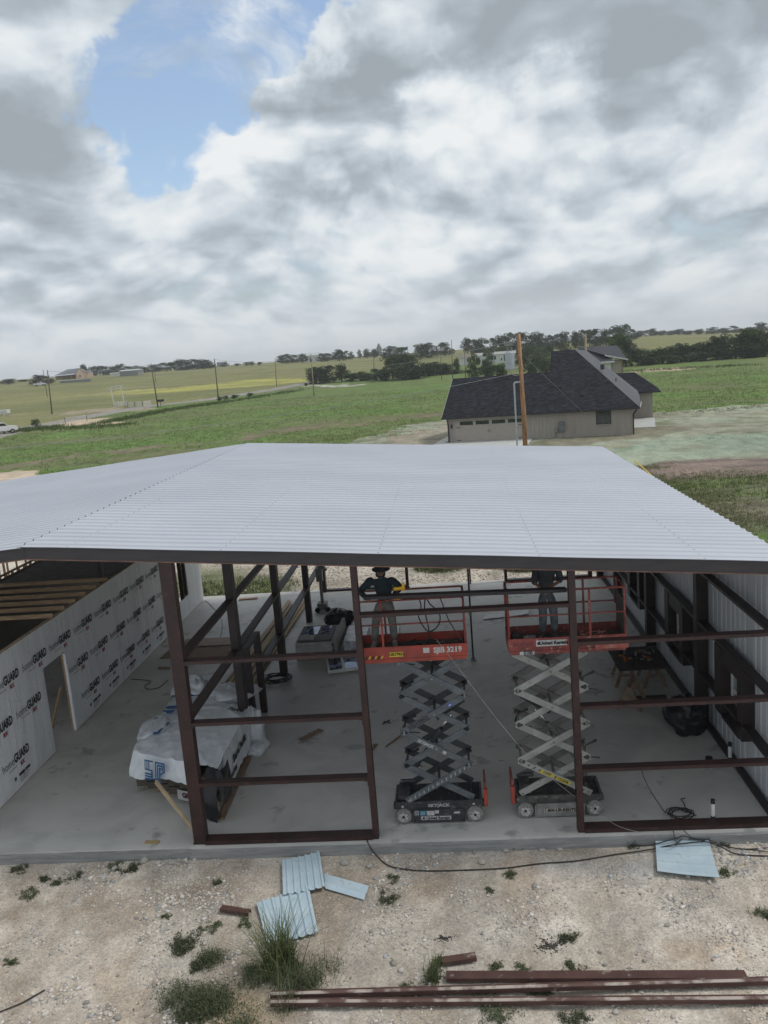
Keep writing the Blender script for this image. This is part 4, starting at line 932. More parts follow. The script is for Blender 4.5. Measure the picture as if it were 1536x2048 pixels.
# control box on the right lift end panel
MB().bx(3.06, 3.1, 15.6, 16.1, ZF+.1, ZF+.85).build('end_panel', rubber, tR)
# loose girt being fitted
o = MB().sect([(.09, .03), (-.09, .03), (-.09, -.03), (.09, -.03)], V(-1.78, 15.30, 4.80), V(2.0, 15.32, 4.73)).build('steel_girt', primer_dk); tag(o, 'dark steel girt held up by the two workers across the opening', 'steel girt')

# ================================================================== PEOPLE
def skin_mesh(name, pts, edges, radii, mat, parent, sub=2, root=0):
    o0 = ORG[parent.name]
    me = bpy.data.meshes.new(name); me.from_pydata([tuple(Vector(p)-o0) for p in pts], edges, []); me.materials.append(mat)
    o = bpy.data.objects.new(name, me); COL.objects.link(o)
    sk = o.modifiers.new('s', 'SKIN'); sk.use_smooth_shade = True; sk.branch_smoothing = .6
    sv_ = me.skin_vertices[0].data
    for i, r_ in enumerate(radii): sv_[i].radius = r_ if isinstance(r_, tuple) else (r_, r_); sv_[i].use_root = (i == root)
    ss = o.modifiers.new('u', 'SUBSURF'); ss.levels = sub; ss.render_levels = sub
    dg = bpy.context.evaluated_depsgraph_get(); m2 = bpy.data.meshes.new_from_object(o.evaluated_get(dg))
    bpy.data.objects.remove(o); m2.name = name; o = bpy.data.objects.new(name, m2); COL.objects.link(o); o.parent = parent; ORG[o.name] = o0
    for p in m2.polygons: p.use_smooth = True
    return o
def chain(ps, rs, base=None):
    return ps, rs
def hand_geo(w, dirn, palmn, pts, eds, rad, wi, curl=.9, side=1):
    """five curled fingers rooted in the palm; w wrist point index wi"""
    d = Vector(dirn).normalized(); nrm = Vector(palmn); nrm = (nrm-d*nrm.dot(d)).normalized(); sdv = d.cross(nrm)*side
    c = Vector(w)+d*.05; pts.append(c); rad.append((.03, .02)); pi = len(pts)-1; eds.append((wi, pi))
    for k, (off, ln) in enumerate(((-.026, .068), (-.009, .078), (.009, .074), (.026, .06))):
        p = c+d*.035+sdv*off; pts.append(p); rad.append(.0095); a = len(pts)-1; eds.append((pi, a))
        q = p+(d*math.cos(curl*.6)+nrm*math.sin(curl*.6))*ln*.5; pts.append(q); rad.append(.0085); eds.append((a, a+1))
        q2 = q+(d*math.cos(curl*1.7)+nrm*math.sin(curl*1.7))*ln*.5; pts.append(q2); rad.append(.0075); eds.append((a+1, a+2))
    p = c-sdv*.03-d*.01+nrm*.01; pts.append(p); rad.append(.011); a = len(pts)-1; eds.append((pi, a))
    pts.append(p-sdv*.018+d*.03+nrm*.02); rad.append(.0095); eds.append((a, a+1))
def person(loc, label, J, mats, hat):
    skin, top, pants, boot = mats; t = thing('person', loc, label, 'person'); L = Vector(loc); j = {k: L+Vector(v) for k, v in J.items() if k != 'sleeve'}
    # body: one continuous skinned surface
    P_ = [j['pelvis'], j['waist'], j['chest'], j['neck'], j['head0'], j['head1'], j['head2']]; E_ = [(0, 1), (1, 2), (2, 3), (3, 4), (4, 5), (5, 6)]; R_ = [(.10, .07), (.09, .065), (.10, .065), .05, .072, .092, .07]
    for s in ('l', 'r'):
        k = len(P_); P_ += [j['sh'+s], j['el'+s], j['wr'+s]]; E_ += [(2, k), (k, k+1), (k+1, k+2)]; R_ += [.040, .036, .028]
        hd = (j['wr'+s]-j['el'+s]).normalized()*.4+Vector(J['hd'+s]); hand_geo(j['wr'+s], hd, Vector(J['hn'+s]), P_, E_, R_, k+2, .9, 1 if s == 'l' else -1)
        k = len(P_); P_ += [j['hip'+s], j['kn'+s], j['an'+s], j['to'+s]]; E_ += [(0, k), (k, k+1), (k+1, k+2), (k+2, k+3)]; R_ += [.06, .045, .038, .035]
    body = skin_mesh('body', P_, E_, R_, skin, t)
    # shirt
    P_ = [j['waist']*.15+j['pelvis']*.85, j['waist'], j['chest'], j['neck']-(j['neck']-j['chest'])*.15]; E_ = [(0, 1), (1, 2), (2, 3)]; R_ = [(.185, .14), (.17, .13), (.195, .14), (.10, .095)]
    for s in ('l', 'r'):
        k = len(P_); el = j['el'+s]; wr = j['wr'+s]; cuff = el.lerp(wr, J.get('sleeve', .9)); P_ += [j['sh'+s], j['sh'+s].lerp(el, .5), el, cuff]; E_ += [(2, k), (k, k+1), (k+1, k+2), (k+2, k+3)]; R_ += [.088, .075, .066, .05]
    skin_mesh('shirt', P_, E_, R_, top, t, root=1)
    P_ = [j['waist']*.6+j['pelvis']*.4, j['pelvis']]; E_ = [(0, 1)]; R_ = [(.155, .11), (.175, .13)]
    for s in ('l', 'r'):
        k = len(P_); P_ += [j['hip'+s], j['hip'+s].lerp(j['kn'+s], .5), j['kn'+s], j['kn'+s].lerp(j['an'+s], .5)+Vector((0, .01, 0)), j['an'+s]+Vector((0, 0, .05))]; E_ += [(1, k), (k, k+1), (k+1, k+2), (k+2, k+3), (k+3, k+4)]; R_ += [.115, .10, .085, .08, .075]
    skin_mesh('trousers', P_, E_, R_, pants, t, root=1)
    for s in ('l', 'r'):
        P_ = [j['an'+s]+Vector((0, 0, .07)), j['an'+s]-Vector((0, 0, .015)), (j['an'+s]+j['to'+s])/2-Vector((0, 0, .01)), j['to'+s]]; skin_mesh('boot', P_, [(0, 1), (1, 2), (2, 3)], [.058, .06, .055, .045], boot, t)
    # face
    hd = j['head1']; fd = Vector(J['face']).normalized(); sx = fd.cross(Vector((0, 0, 1))).normalized(); up = sx.cross(fd)
    nose = MB().add([hd+fd*.085+up*.03, hd+fd*.085-up*.02+sx*.018, hd+fd*.085-up*.02-sx*.018, hd+fd*.125-up*.015], [(0, 1, 3), (0, 3, 2), (1, 2, 3), (0, 2, 1)]).build('nose', skin, t)
    for sg in (-1, 1):
        MB().tube([hd+fd*.088+sx*.032*sg+up*.02, hd+fd*.096+sx*.032*sg+up*.02], .011, 8).build('eye', ink, t)
        MB().tube([hd+sx*.088*sg-up*.005, hd+sx*.102*sg-up*.002], [.03, .02], 8).build('ear', skin, t)
    MB().bar(hd+fd*.09-up*.05-sx*.022, hd+fd*.09-up*.05+sx*.022, .01, .008).build('mouth', M('lips', (.2, .08, .06)), t)
    return t, j, fd, sx, up
skinm = M('tanned_skin', (.28, .15, .095), (.22, .115, .07), rough=.55)
jackm = M('navy_hooded_shirt', (.020, .034, .044), (.012, .022, .03), rough=.85, scale=6, bump=.5, bscale=9)
khaki = M('khaki_work_trousers', (.15, .15, .135), (.095, .095, .085), rough=.85, scale=6, bump=.5, bscale=10)
greyt = M('charcoal_shirt', (.05, .055, .062), (.03, .034, .04), rough=.85, scale=6, bump=.5, bscale=9); jean = M('faded_grey_jeans', (.105, .125, .14), (.06, .07, .08), rough=.85, scale=7, bump=.5, bscale=10)
bootm = M('dusty_boot', (.20, .185, .165), (.1, .09, .08), rough=.8, scale=12); glovem = M('work_glove', (.09, .07, .055))
zF = ZF-.02
t1, j1, fd, sxv, upv = person((-1.47, 15.86, zF), 'person in a dark navy hooded shirt and wide black hat gripping the held girt', dict(
    pelvis=(0.03, .05, .92), waist=(.02, .03, 1.08), chest=(0, -.05, 1.34), neck=(.0, -.10, 1.50), head0=(.0, -.14, 1.56), head1=(.02, -.18, 1.63), head2=(.02, -.18, 1.72),
    shr=(-.20, -.06, 1.42), elr=(-.43, -.14, 1.22), wrr=(-.28, -.42, 1.16), shl=(.19, -.06, 1.42), ell=(.38, -.16, 1.26), wrl=(.24, -.44, 1.20), hdr=(.3, -.5, .1), hdl=(-.3, -.5, .1), hnr=(0, -.2, -1), hnl=(0, -.2, -1),
    hipr=(-.10, .05, .88), knr=(-.19, -.02, .48), anr=(-.24, .05, .08), tor=(-.29, -.14, .045), hipl=(.12, .05, .88), knl=(.15, .0, .48), anl=(.16, .06, .08), tol=(.19, -.12, .045), face=(.05, -.75, -.6), sleeve=.95),
    (skinm, jackm, khaki, bootm), 'wide')
h = j1['head1']
mb = MB(); n = 20; vs = []
for q, dz in ((.175, -.015), (.18, .0), (.115, .035), (.125, .10), (.09, .145), (.0, .155)):
    for i in range(n): a = 2*PI*i/n; vs.append(h+Vector((q*math.cos(a), q*.95*math.sin(a), dz+.03+(.03*math.cos(2*a) if q > .2 else 0)-.25*q*math.sin(a)*-.35)))
mb.add(vs, [(i*n+k, i*n+(k+1) % n, (i+1)*n+(k+1) % n, (i+1)*n+k) for i in range(5) for k in range(n)]); mb.build('hat', M('black_felt', (.014, .014, .017), (.02, .02, .024), rough=.9), t1, smooth=True)
skin_mesh('hood', [j1['neck']+Vector((-.02, .03, -.03)), j1['neck']+Vector((0, .0, .05)), h+Vector((0, .06, .02))], [(0, 1), (1, 2)], [(.12, .1), (.1, .1), .1], jackm, t1)
skin_mesh('glove', [j1['wrr'], j1['wrr']+Vector((.03, -.06, -.0))], [(0, 1)], [.045, .048], glovem, t1, 1)
td = thing('power_drill', (-1.14, 15.44, 4.83), 'yellow power drill in the hand of the worker in navy', 'power drill')
MB().tube([V(-1.20, 15.40, 4.90), V(-1.05, 15.36, 4.92), V(-.99, 15.35, 4.925)], [.036, .036, .024], 10).build('motor_body', yellowp, td); MB().bar(V(-1.13, 15.39, 4.89), V(-1.17, 15.41, 4.76), .05, .05).build('grip', rubber, td)
MB().bx(-1.22, -1.10, 15.35, 15.44, 4.70, 4.77).build('battery', yellowp, td, bevel=.01); MB().cyl(V(-.99, 15.35, 4.925), V(-.90, 15.34, 4.93), .014, 8).build('chuck', rubber, td); MB().bx(-1.045, -1.0, 15.34, 15.40, 4.87, 5.02).build('side_handle', yellowp, td)
t2, j2, fd2, sx2, up2 = person((1.70, 15.98, zF), 'person in a charcoal shirt and faded grey jeans on the worn right lift', dict(
    pelvis=(0.0, .04, .93), waist=(.0, .03, 1.10), chest=(.03, -.02, 1.38), neck=(.04, -.04, 1.54), head0=(.04, -.07, 1.60), head1=(.05, -.09, 1.68), head2=(.05, -.09, 1.77),
    shr=(-.17, -.02, 1.45), elr=(-.23, -.10, 1.16), wrr=(-.12, -.36, 1.10), shl=(.23, -.02, 1.45), ell=(.27, -.12, 1.18), wrl=(.02, -.38, 1.11), hdr=(.5, -.3, -.3), hdl=(-.5, -.3, -.4), hnr=(0, .3, -1), hnl=(0, .3, -1),
    hipr=(-.09, .04, .89), knr=(-.08, -.03, .49), anr=(-.09, .05, .08), tor=(-.16, -.13, .045), hipl=(.10, .04, .89), knl=(.13, -.0, .49), anl=(.14, .02, .08), tol=(.15, -.18, .045), face=(-.1, -.8, -.5), sleeve=.25),
    (skinm, greyt, jean, M('black_boot', (.03, .03, .03), (.06, .06, .055))), 'cap')
h = j2['head1']; mb = MB(); vs = []
for q, dz in ((.108, .01), (.112, .06), (.09, .105), (.05, .125), (0, .13)):
    for i in range(n): a = 2*PI*i/n; vs.append(h+Vector((q*math.cos(a), q*1.1*math.sin(a), dz)))
mb.add(vs, [(i*n+k, i*n+(k+1) % n, (i+1)*n+(k+1) % n, (i+1)*n+k) for i in range(4) for k in range(n)]); mb.build('cap', M('dark_cap', (.03, .03, .035)), t2, smooth=True)
MB().tube([j2['pelvis']+V(-.17, 0, .05), j2['pelvis']+V(0, -.13, .05), j2['pelvis']+V(.17, 0, .05), j2['pelvis']+V(0, .13, .05), j2['pelvis']+V(-.17, 0, .05)], .02, 6).build('belt', rubber, t2)

# ================================================================== WRAPPED LUMBER BUNDLE
tb = thing('wrapped_bundle', (-6.4, 18, 0), 'large white plastic wrapped lumber bundle with blue lettering on the slab', 'lumber bundle')
q4 = [V(-7.50, 17.15, 0), V(-5.30, 16.12, 0), V(-5.32, 19.12, 0), V(-7.45, 20.55, 0)]
tarp = M('white_lumber_wrap', (.70, .72, .74), (.60, .63, .66), rough=.38, scale=2.2, bump=1., bscale=4.5, dist=1.5)
def _rg(a, b_): return 1-abs(2*float(vnoise(a, b_))-1)
def warp(p, amp=.03):
    w1 = _rg(p.x*2.6+p.y*.8+p.z, p.y*2.1-p.z*3)**2*.8+_rg(p.x*6+7+p.z*3, p.y*4+3)**2*.35
    return Vector((p.x+amp*(float(vnoise(p.y*3+5, p.z*4))-.5)+amp*.6*_rg(p.y*3, p.z*5+p.y), p.y+amp*(float(vnoise(p.x*3, p.z*4+9))-.5), p.z+amp*1.3*(w1-.5)))
def patch(A, Bp, Cp, Dp, nu, nv, f):
    vs = []; fs = []
    for i in range(nu+1):
        for k in range(nv+1):
            u, v = i/nu, k/nv; p = (A*(1-u)+Bp*u)*(1-v)+(Dp*(1-u)+Cp*u)*v; vs.append(f(p, u, v))
    for i in range(nu):
        for k in range(nv): a = i*(nv+1)+k; fs.append((a, a+nv+1, a+nv+2, a+1))
    return vs, fs
mb = MB(); zt = 1.02; zb_ = .14; up_ = lambda p, z: V(p.x, p.y, z)
lumpy = lambda p, u, v: warp(p, .05)+V(0, 0, .06*max(0, math.sin(v*PI*1.9))*(1-u) + .05*(v > .5)*(1-u) - .06*(u > .93)*0)
mb.add(*patch(up_(q4[0], zt), up_(q4[1], zt), up_(q4[2], zt), up_(q4[3], zt), 60, 70, lumpy))
mb.add(*patch(up_(q4[1], zb_), up_(q4[2], zb_), up_(q4[2], zt), up_(q4[1], zt), 60, 20, lambda p, u, v: warp(p, .07)))
mb.add(*patch(up_(q4[2], zb_), up_(q4[3], zb_), up_(q4[3], zt), up_(q4[2], zt), 16, 8, lambda p, u, v: warp(p, .05)))
mb.add(*patch(up_(q4[3], zb_), up_(q4[0], zb_), up_(q4[0], zt), up_(q4[3], zt), 16, 8, lambda p, u, v: warp(p, .05)))
def flap(p, u, v):   # loose wrap hanging over the front end
    out = (1-v)*(.12+.13*(1-u))
    return warp(p+V(-out*.35, -out*.75, 0), .05)+V(0, 0, -.05*math.sin(u*9)*(1-v))
mb.add(*patch(up_(q4[0], .52), up_(q4[0].lerp(q4[1], .78), .60), up_(q4[0].lerp(q4[1], .78), zt), up_(q4[0], zt), 44, 18, flap))
w_ = mb.build('plastic_wrap', tarp, tb, smooth=True)
# crumpled folds of loose wrap at the back left and back right
def crumple(c, r3, seed, n=18):
    mbb = MB(); vs = []; rr = random.Random(seed)
    for i in range(n+1):
        for k in range(n):
            a = 2*PI*k/n; f = PI*i/n; rad = 1+.45*(float(vnoise(3+1.8*math.cos(a)+seed, 3+1.8*math.sin(a)+i*.25))-.5)-.30*_rg(2.2*math.cos(a)+seed+i*.15, 2.2*math.sin(a)+i*.2)**2+.12
            if k == 0: r0 = rad
            vs.append(V(c[0]+r3[0]*rad*math.sin(f)*math.cos(a), c[1]+r3[1]*rad*math.sin(f)*math.sin(a), c[2]+r3[2]*rad*math.cos(f)))
    return mbb.add(vs, [(i*n+k, (i+1)*n+k, (i+1)*n+(k+1) % n, i*n+(k+1) % n) for i in range(n) for k in range(n)])
crumple((-6.95, 20.5, 1.02), (.62, .55, .36), 3, 30).build('wrap_fold', tarp, tb, smooth=True); crumple((-5.27, 19.3, .45), (.27, .25, .50), 6, 28).build('wrap_fold', tarp, tb, smooth=True); crumple((-5.12, 19.0, .09), (.26, .40, .14), 9, 26).build('wrap_fold', tarp, tb, smooth=True)
crumple((-7.35, 18.2, .98), (.34, .75, .22), 12, 28).build('wrap_fold', tarp, tb, smooth=True); crumple((-6.1, 20.3, 1.0), (.8, .5, .2), 14, 28).build('wrap_fold', tarp, tb, smooth=True)
f_ = (q4[1]-q4[0]).normalized(); bk = (q4[3]-q4[0]).normalized()
mb = MB()
def stroke(m_, pts, w, mm=0):
    for a, c in zip(pts[:-1], pts[1:]):
        a = Vector(a); c = Vector(c); d = (c-a).normalized(); n_ = Vector((-d.y, d.x, 0))*w/2; a2 = a-d*w*.35; c2 = c+d*w*.35
        m_v = [a2-n_, c2-n_, c2+n_, a2+n_]; mb.add([(p.x, p.y, .002) for p in m_v], [(0, 1, 2, 3)], mm, m_)
# S P emblem of parallel bars on the hanging front flap
org = q4[0].lerp(q4[1], .34)+V(-.07, -.20, .80); me_ = frame(org, f_, V(-.06, .17, .9)) @ Matrix.Scale(1.12, 4)
for o_ in (0, .05, .10):
    stroke(me_, [(-.20, -.20+o_*.0, 0), (-.02-o_, -.20, 0), (-.02-o_*1., -.02-o_, 0), (-.20+o_, -.02, 0)][:0] or [(-.24, -.20+o_, 0), (-.06, -.20+o_, 0), (-.06, -.02, 0)], .036)
    stroke(me_, [(-.24+o_, -.02, 0), (-.24+o_, .16, 0), (-.04, .16, 0)][:3], .028)
    stroke(me_, [(.04+o_, -.24, 0), (.04+o_, .16-o_, 0), (.26-o_, .16-o_, 0), (.26-o_, 0+o_*.5, 0)], .036)
stroke(me_, [(-.24, -.02, 0), (-.06, -.02, 0)], .03); stroke(me_, [(.26, 0, 0), (.16, -.06, 0)], .03)
tf = lambda u, v, dz=.10: up_(q4[0].lerp(q4[1], u).lerp(q4[3].lerp(q4[2], u), v), zt+dz)
mb.text('Sierra', .26, frame(tf(.17, .32, .10), -bk, f_), 0, .012, .003); mb.text('Pacific', .26, frame(tf(.05, .36, .11), -bk, f_), 0, .012, .003)
mb.text('Sierra Pacific', .17, frame(tf(.22, .86, .17), f_+bk*.4, bk), 0, .008, .003); mb.text('S P', .34, frame(tf(.12, .58, .16), -bk, f_), 0, .03, .003)
sd0 = (q4[2]-q4[1]).normalized()
mb.text('Turbo', .20, frame(up_(q4[2].lerp(q4[3], .12)-bk*.25, zt+.05), -f_*1, -bk) @ Matrix.Rotation(PI, 4, 'Z'), 1, .006, .003)
mb.text('Sierra Pacific', .24, frame(V(-5.255, 17.9, .62), sd0, V(0, 0, 1)), 1, .008, .003); mb.text('INDUSTRIES', .12, frame(V(-5.255, 17.2, .36), sd0, V(0, 0, 1)), 1, .005, .003)
mb.build('wrap_lettering', [inkblue, ink], w_)
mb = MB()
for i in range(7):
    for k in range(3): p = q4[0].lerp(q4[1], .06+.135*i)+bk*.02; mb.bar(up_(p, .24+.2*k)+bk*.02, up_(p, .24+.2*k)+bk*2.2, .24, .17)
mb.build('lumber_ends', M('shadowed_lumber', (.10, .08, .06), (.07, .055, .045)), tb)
MB().bar(up_(q4[0].lerp(q4[1], .05)+bk*.3, .07), up_(q4[1]+bk*.25-f_*.05, .07), .1, .12).bar(up_(q4[3]-bk*.5+f_*.05, .07), up_(q4[2]-bk*.3-f_*.1, .07), .1, .12).build('dunnage', wood, tb)
so = q4[0].lerp(q4[1], .52)-bk*.06
MB().bx(0, .62, 0, .012, -.11, .11, 0, Matrix.Translation(up_(so, .24)) @ frame((0, 0, 0), f_, bk)).text('GRSI', .16, frame(up_(so+f_*.3-bk*.008, .25), f_, V(0, 0, 1)), 1, .008).build('end_tag', [stick_w, M('red_black_print', (.10, .02, .025))], tb)
mb = MB(); mb.add(*patch(V(-5.62, 15.85, .05), V(-5.28, 15.72, .05), V(-5.22, 16.05, 1.0), V(-5.6, 16.2, 1.0), 8, 14, lambda p, u, v: warp(p+V(0, -.18*math.sin(v*PI), 0), .08)))
mb.add(*patch(V(-5.28, 15.72, .05), V(-5.22, 16.6, .2), V(-5.2, 16.5, 1.02), V(-5.22, 16.05, 1.0), 8, 14, lambda p, u, v: warp(p+V(.08*math.sin(v*PI), 0, 0), .08)))
mb.build('black_sheet', black, tb, smooth=True)
pa, pb = V(-5.72, 15.5, .02), V(-6.72, 16.35, .66); o = MB().bar(pa, pb, .05, .10).build('leaning_stud', woodl, bevel=.004); tag(o, 'pale stud leaning against the front end of the wrapped bundle', 'stud')

# ================================================================== OTHER THINGS INSIDE
# stack of window units
tw = thing('window_stack', (-4.6, 26, 0), 'stack of boxed grey window units lying flat on blocks', 'window stack')
for k in range(7): MB().bx(-5.25+.02*(k % 2), -4.05-.02*(k % 3), 25.2, 26.9+.02*(k % 2), .12+.065*k, .17+.065*k).build('window_unit', M('grey_frame', (.58, .58, .56), (.45, .45, .44)), tw)
for x in (-5.2, -4.2): MB().bx(x-.05, x+.1, 25.25, 26.85, 0, .12).build('block', woodw, tw)
MB().bx(-5.2, -4.1, 25.3, 26.8, .575, .60, 0).bx(-5.05, -4.62, 25.9, 26.7, .60, .606, 1).bx(-4.52, -4.25, 25.9, 26.7, .60, .606, 1).bx(-5.15, -4.65, 25.3, 25.8, .60, .63, 2).build('top_window', [M('dark_frame', (.05, .05, .055)), winblue, greyp], tw)
MB().bar(V(-3.98, 25.3, .35), V(-3.88, 27.0, .5), .10, .55).build('packing_card', M('grey_card', (.36, .34, .31)), tw)
o = MB().bx(-3.75, -3.05, 25.6, 27.2, .0, .42, 0).build('wrapped_package', M('crinkled_film', (.66, .68, .72), (.36, .38, .41), rough=.25, scale=6, bump=1., bscale=14)); tag(o, 'package in crinkled clear film beside the window stack', 'package')
o = MB().bx(-2.75, -2.0, 25.9, 27.0, .0, .45, 0).build('wrapped_package', MATS['crinkled_film']); tag(o, 'smaller film wrapped package behind the left lift platform', 'package')
tw = thing('window_unit', (-3.6, 23.9, 0), 'white framed window unit lying flat on the slab', 'window')
A = [GZ(656, 1349), GZ(722, 1341), GZ(720, 1313), GZ(664, 1318)]; ux = (A[1]-A[0]); uy = (A[3]-A[0])
fm = frame(A[0], ux, uy); Lx, Ly = ux.length, uy.length
mb = MB(); t_ = .07
for a in ((0, Lx, 0, t_), (0, Lx, Ly-t_, Ly), (0, t_, t_, Ly-t_), (Lx-t_, Lx, t_, Ly-t_), (Lx/2-.04, Lx/2+.04, t_, Ly-t_)): mb.bx(a[0], a[1], a[2], a[3], .02, .10, 0, fm)
mb.build('frame', white, tw); MB().bx(t_, Lx-t_, t_, Ly-t_, .05, .07, 0, fm).build('pane', winblue, tw)
# black bag + tool clutter behind
o = crumple((-4.3, 28.6, .25), (.55, .4, .3), 21).build('tool_bag', black, smooth=True); tag(o, 'black bag dropped on the slab behind the window stack', 'bag')
o = crumple((5.2, 19.25, .34), (.45, .6, .42), 47, 34).build('trash_bag', black, smooth=True); tag(o, 'full black trash bag leaning beside the right wall column', 'trash bag')
cable([sp(632, 1215), sp(645, 1222), sp(672, 1216), sp(690, 1219), sp(700, 1225)], .012, rubber, 'thin tool cord beyond the window stack')
# torch cart like machine by the fourth column
tm = thing('stud_welder', (-5.1, 30.4, 0), 'grey and rusty upright machine beside the far dark column', 'machine')
MB().bx(-5.3, -4.95, 30.2, 30.6, .1, .35).cyl(V(-5.12, 30.4, .35), V(-5.12, 30.4, 1.9), .06, 10).build('mast', greyp, tm); MB().bar(V(-5.12, 30.35, 1.9), V(-4.85, 30.3, 1.6), .1, .12).bx(-5.25, -5.02, 30.25, 30.5, 1.2, 1.7).build('head', greyp, tm)
for x in (-5.3, -4.9): MB().cyl(V(x, 30.2, .1), V(x, 30.3, .1), .1, 12).build('wheel', rubber, tm)
# sawhorses with a plywood top and tools
def sawhorse(x, y, rz, label, w=.9, h=.72):
    t_ = thing('sawhorse', (x, y, 0), label, 'sawhorse', 'sawhorses near the right wall'); R_ = Matrix.Translation((x, y, 0)) @ Matrix.Rotation(rz, 4, 'Z')
    MB().bx(-w/2, w/2, -.045, .045, h-.05, h, 0, R_).build('beam', woodw, t_)
    for sx__ in (-1, 1):
        for sy in (-1, 1): MB().bar(R_ @ V(sx__*(w/2-.1), sy*.04, h-.05), R_ @ V(sx__*(w/2), sy*.28, 0), .04, .09).build('leg', woodw, t_)
        MB().bar(R_ @ V(sx__*(w/2-.05), -.17, .32), R_ @ V(sx__*(w/2-.05), .17, .32), .02, .08).build('spreader', woodw, t_)
    return t_
sawhorse(4.4, 22.3, 1.5, 'left sawhorse under the littered dark work board'); sawhorse(5.1, 22.2, 1.55, 'right sawhorse under the littered dark work board by the wall')
tt = MB().bx(4.05, 5.38, 21.2, 22.9, .725, .75).build('work_board', M('dark_work_board', (.065, .055, .048), (.04, .035, .03), rough=.8, scale=4)); tag(tt, 'dark plywood board laid over sawhorses and littered with tools', 'work board')
clutter('hand_tools', 'tools', 'hand tools and scraps strewn on the dark work board', (4.75, 22.1, .76), 24, (.5, .6), [rubber, greyp, M('orange_grip', (.35, .12, .03)), woodw], 12, .07)['kind'] = 'stuff'
sawhorse(4.25, 20.75, 1.2, 'lone sawhorse standing in front of the dark work board', .8, .62)
o = MB().bx(4.45, 5.2, 20.55, 21.15, .0, .05).build('pallet_board', M('dark_scrap_board', (.08, .07, .06), (.05, .045, .04), rough=.9)); tag(o, 'dark scrap board lying flat between the lone sawhorse and wall', 'board')
rr = random.Random(5)
for i in range(7):
    y = 25.3+.16*i; o = MB().tube([V(2.9+.12*i, y, .05+.03*(i % 3)), V(4.25+rr.uniform(-.1, .1)+.05*i, y+.75+rr.uniform(-.08, .08), .06+.03*(i % 3))], .045, 8).build('rolled_membrane', rubber)
    tag(o, ['nearest', 'second nearest', 'third', 'middle', 'fifth', 'second farthest', 'farthest'][i]+' black tube of the pile behind the right lift deck', 'black tube', 'black tubes piled on the slab')
o = MB().bx(4.35, 4.5, 24.6, 25.5, .003, .02).build('pale_strip', M('pale_strip', (.4, .42, .44))); tag(o, 'pale strip lying on the slab beside the black tubes', 'strip')
o = rib_sheet([V(.9, 28.9, 0), V(2.5, 29.3, 0), V(2.4, 28.6, 0), V(.8, 28.3, 0)], 4, .01, 0, .02, .02).build('plastic_sheet', white); tag(o, 'white sheet lying on the far slab between the two lifts', 'sheet')
clutter('floor_debris', 'debris', 'small dark scraps scattered over the slab', (-.8, 21.5, .0), 34, (3.2, 5.5), [rubber, woodw, woodl], 15, .05, True)['kind'] = 'stuff'
o = MB().bar(sp(767, 1443), sp(781, 1446), .03, .02).bar(sp(765, 1448), sp(779, 1440), .03, .02).build('pliers', rubber); tag(o, 'black pliers lying open on the slab left of the dark lift', 'pliers')
o = MB().bx(.2, .45, .1, .35, 0, .12, 0, Matrix.Translation((1.45, 19.0, 0))).build('paper_bag', M('grey_paper', (.3, .31, .33), (.22, .23, .25), bump=1, bscale=8), bevel=.03); tag(o, 'crumpled grey paper bag on the floor behind the right lift', 'paper bag')

# ================================================================== VEGETATION
def leafmat(name, c1, c2, rough=.75):
    mt = bpy.data.materials.new(name); mt.use_nodes = True; b = NB(mt.node_tree); q = mt.node_tree.nodes['Principled BSDF']
    at = b.n('ShaderNodeAttribute', attribute_name='albedo'); oi = b.n('ShaderNodeObjectInfo')
    c = b.mix(at.outputs['Fac'], rgb(c1), rgb(c2)); c = b.vm('SCALE', c, scale=b.mapr(oi.outputs['Random'], 0, 1, .75, 1.3, False))
    b.l(c, q.inputs['Base Color']); q.inputs['Roughness'].default_value = rough; q.inputs['Specular IOR Level'].default_value = .2
    return mt
lf_dark = leafmat('oak_foliage', (.028, .045, .020), (.072, .098, .042)); lf_mid = leafmat('hackberry_foliage', (.036, .062, .022), (.10, .135, .048)); lf_pale = leafmat('dusty_foliage', (.07, .09, .045), (.14, .155, .085))
weedm = leafmat('weed_foliage', (.05, .066, .034), (.15, .165, .09)); bladem = leafmat('grass_blade', (.045, .068, .022), (.17, .19, .085))
barkm = M('tree_bark', (.10, .085, .07), (.06, .05, .04), rough=.9)
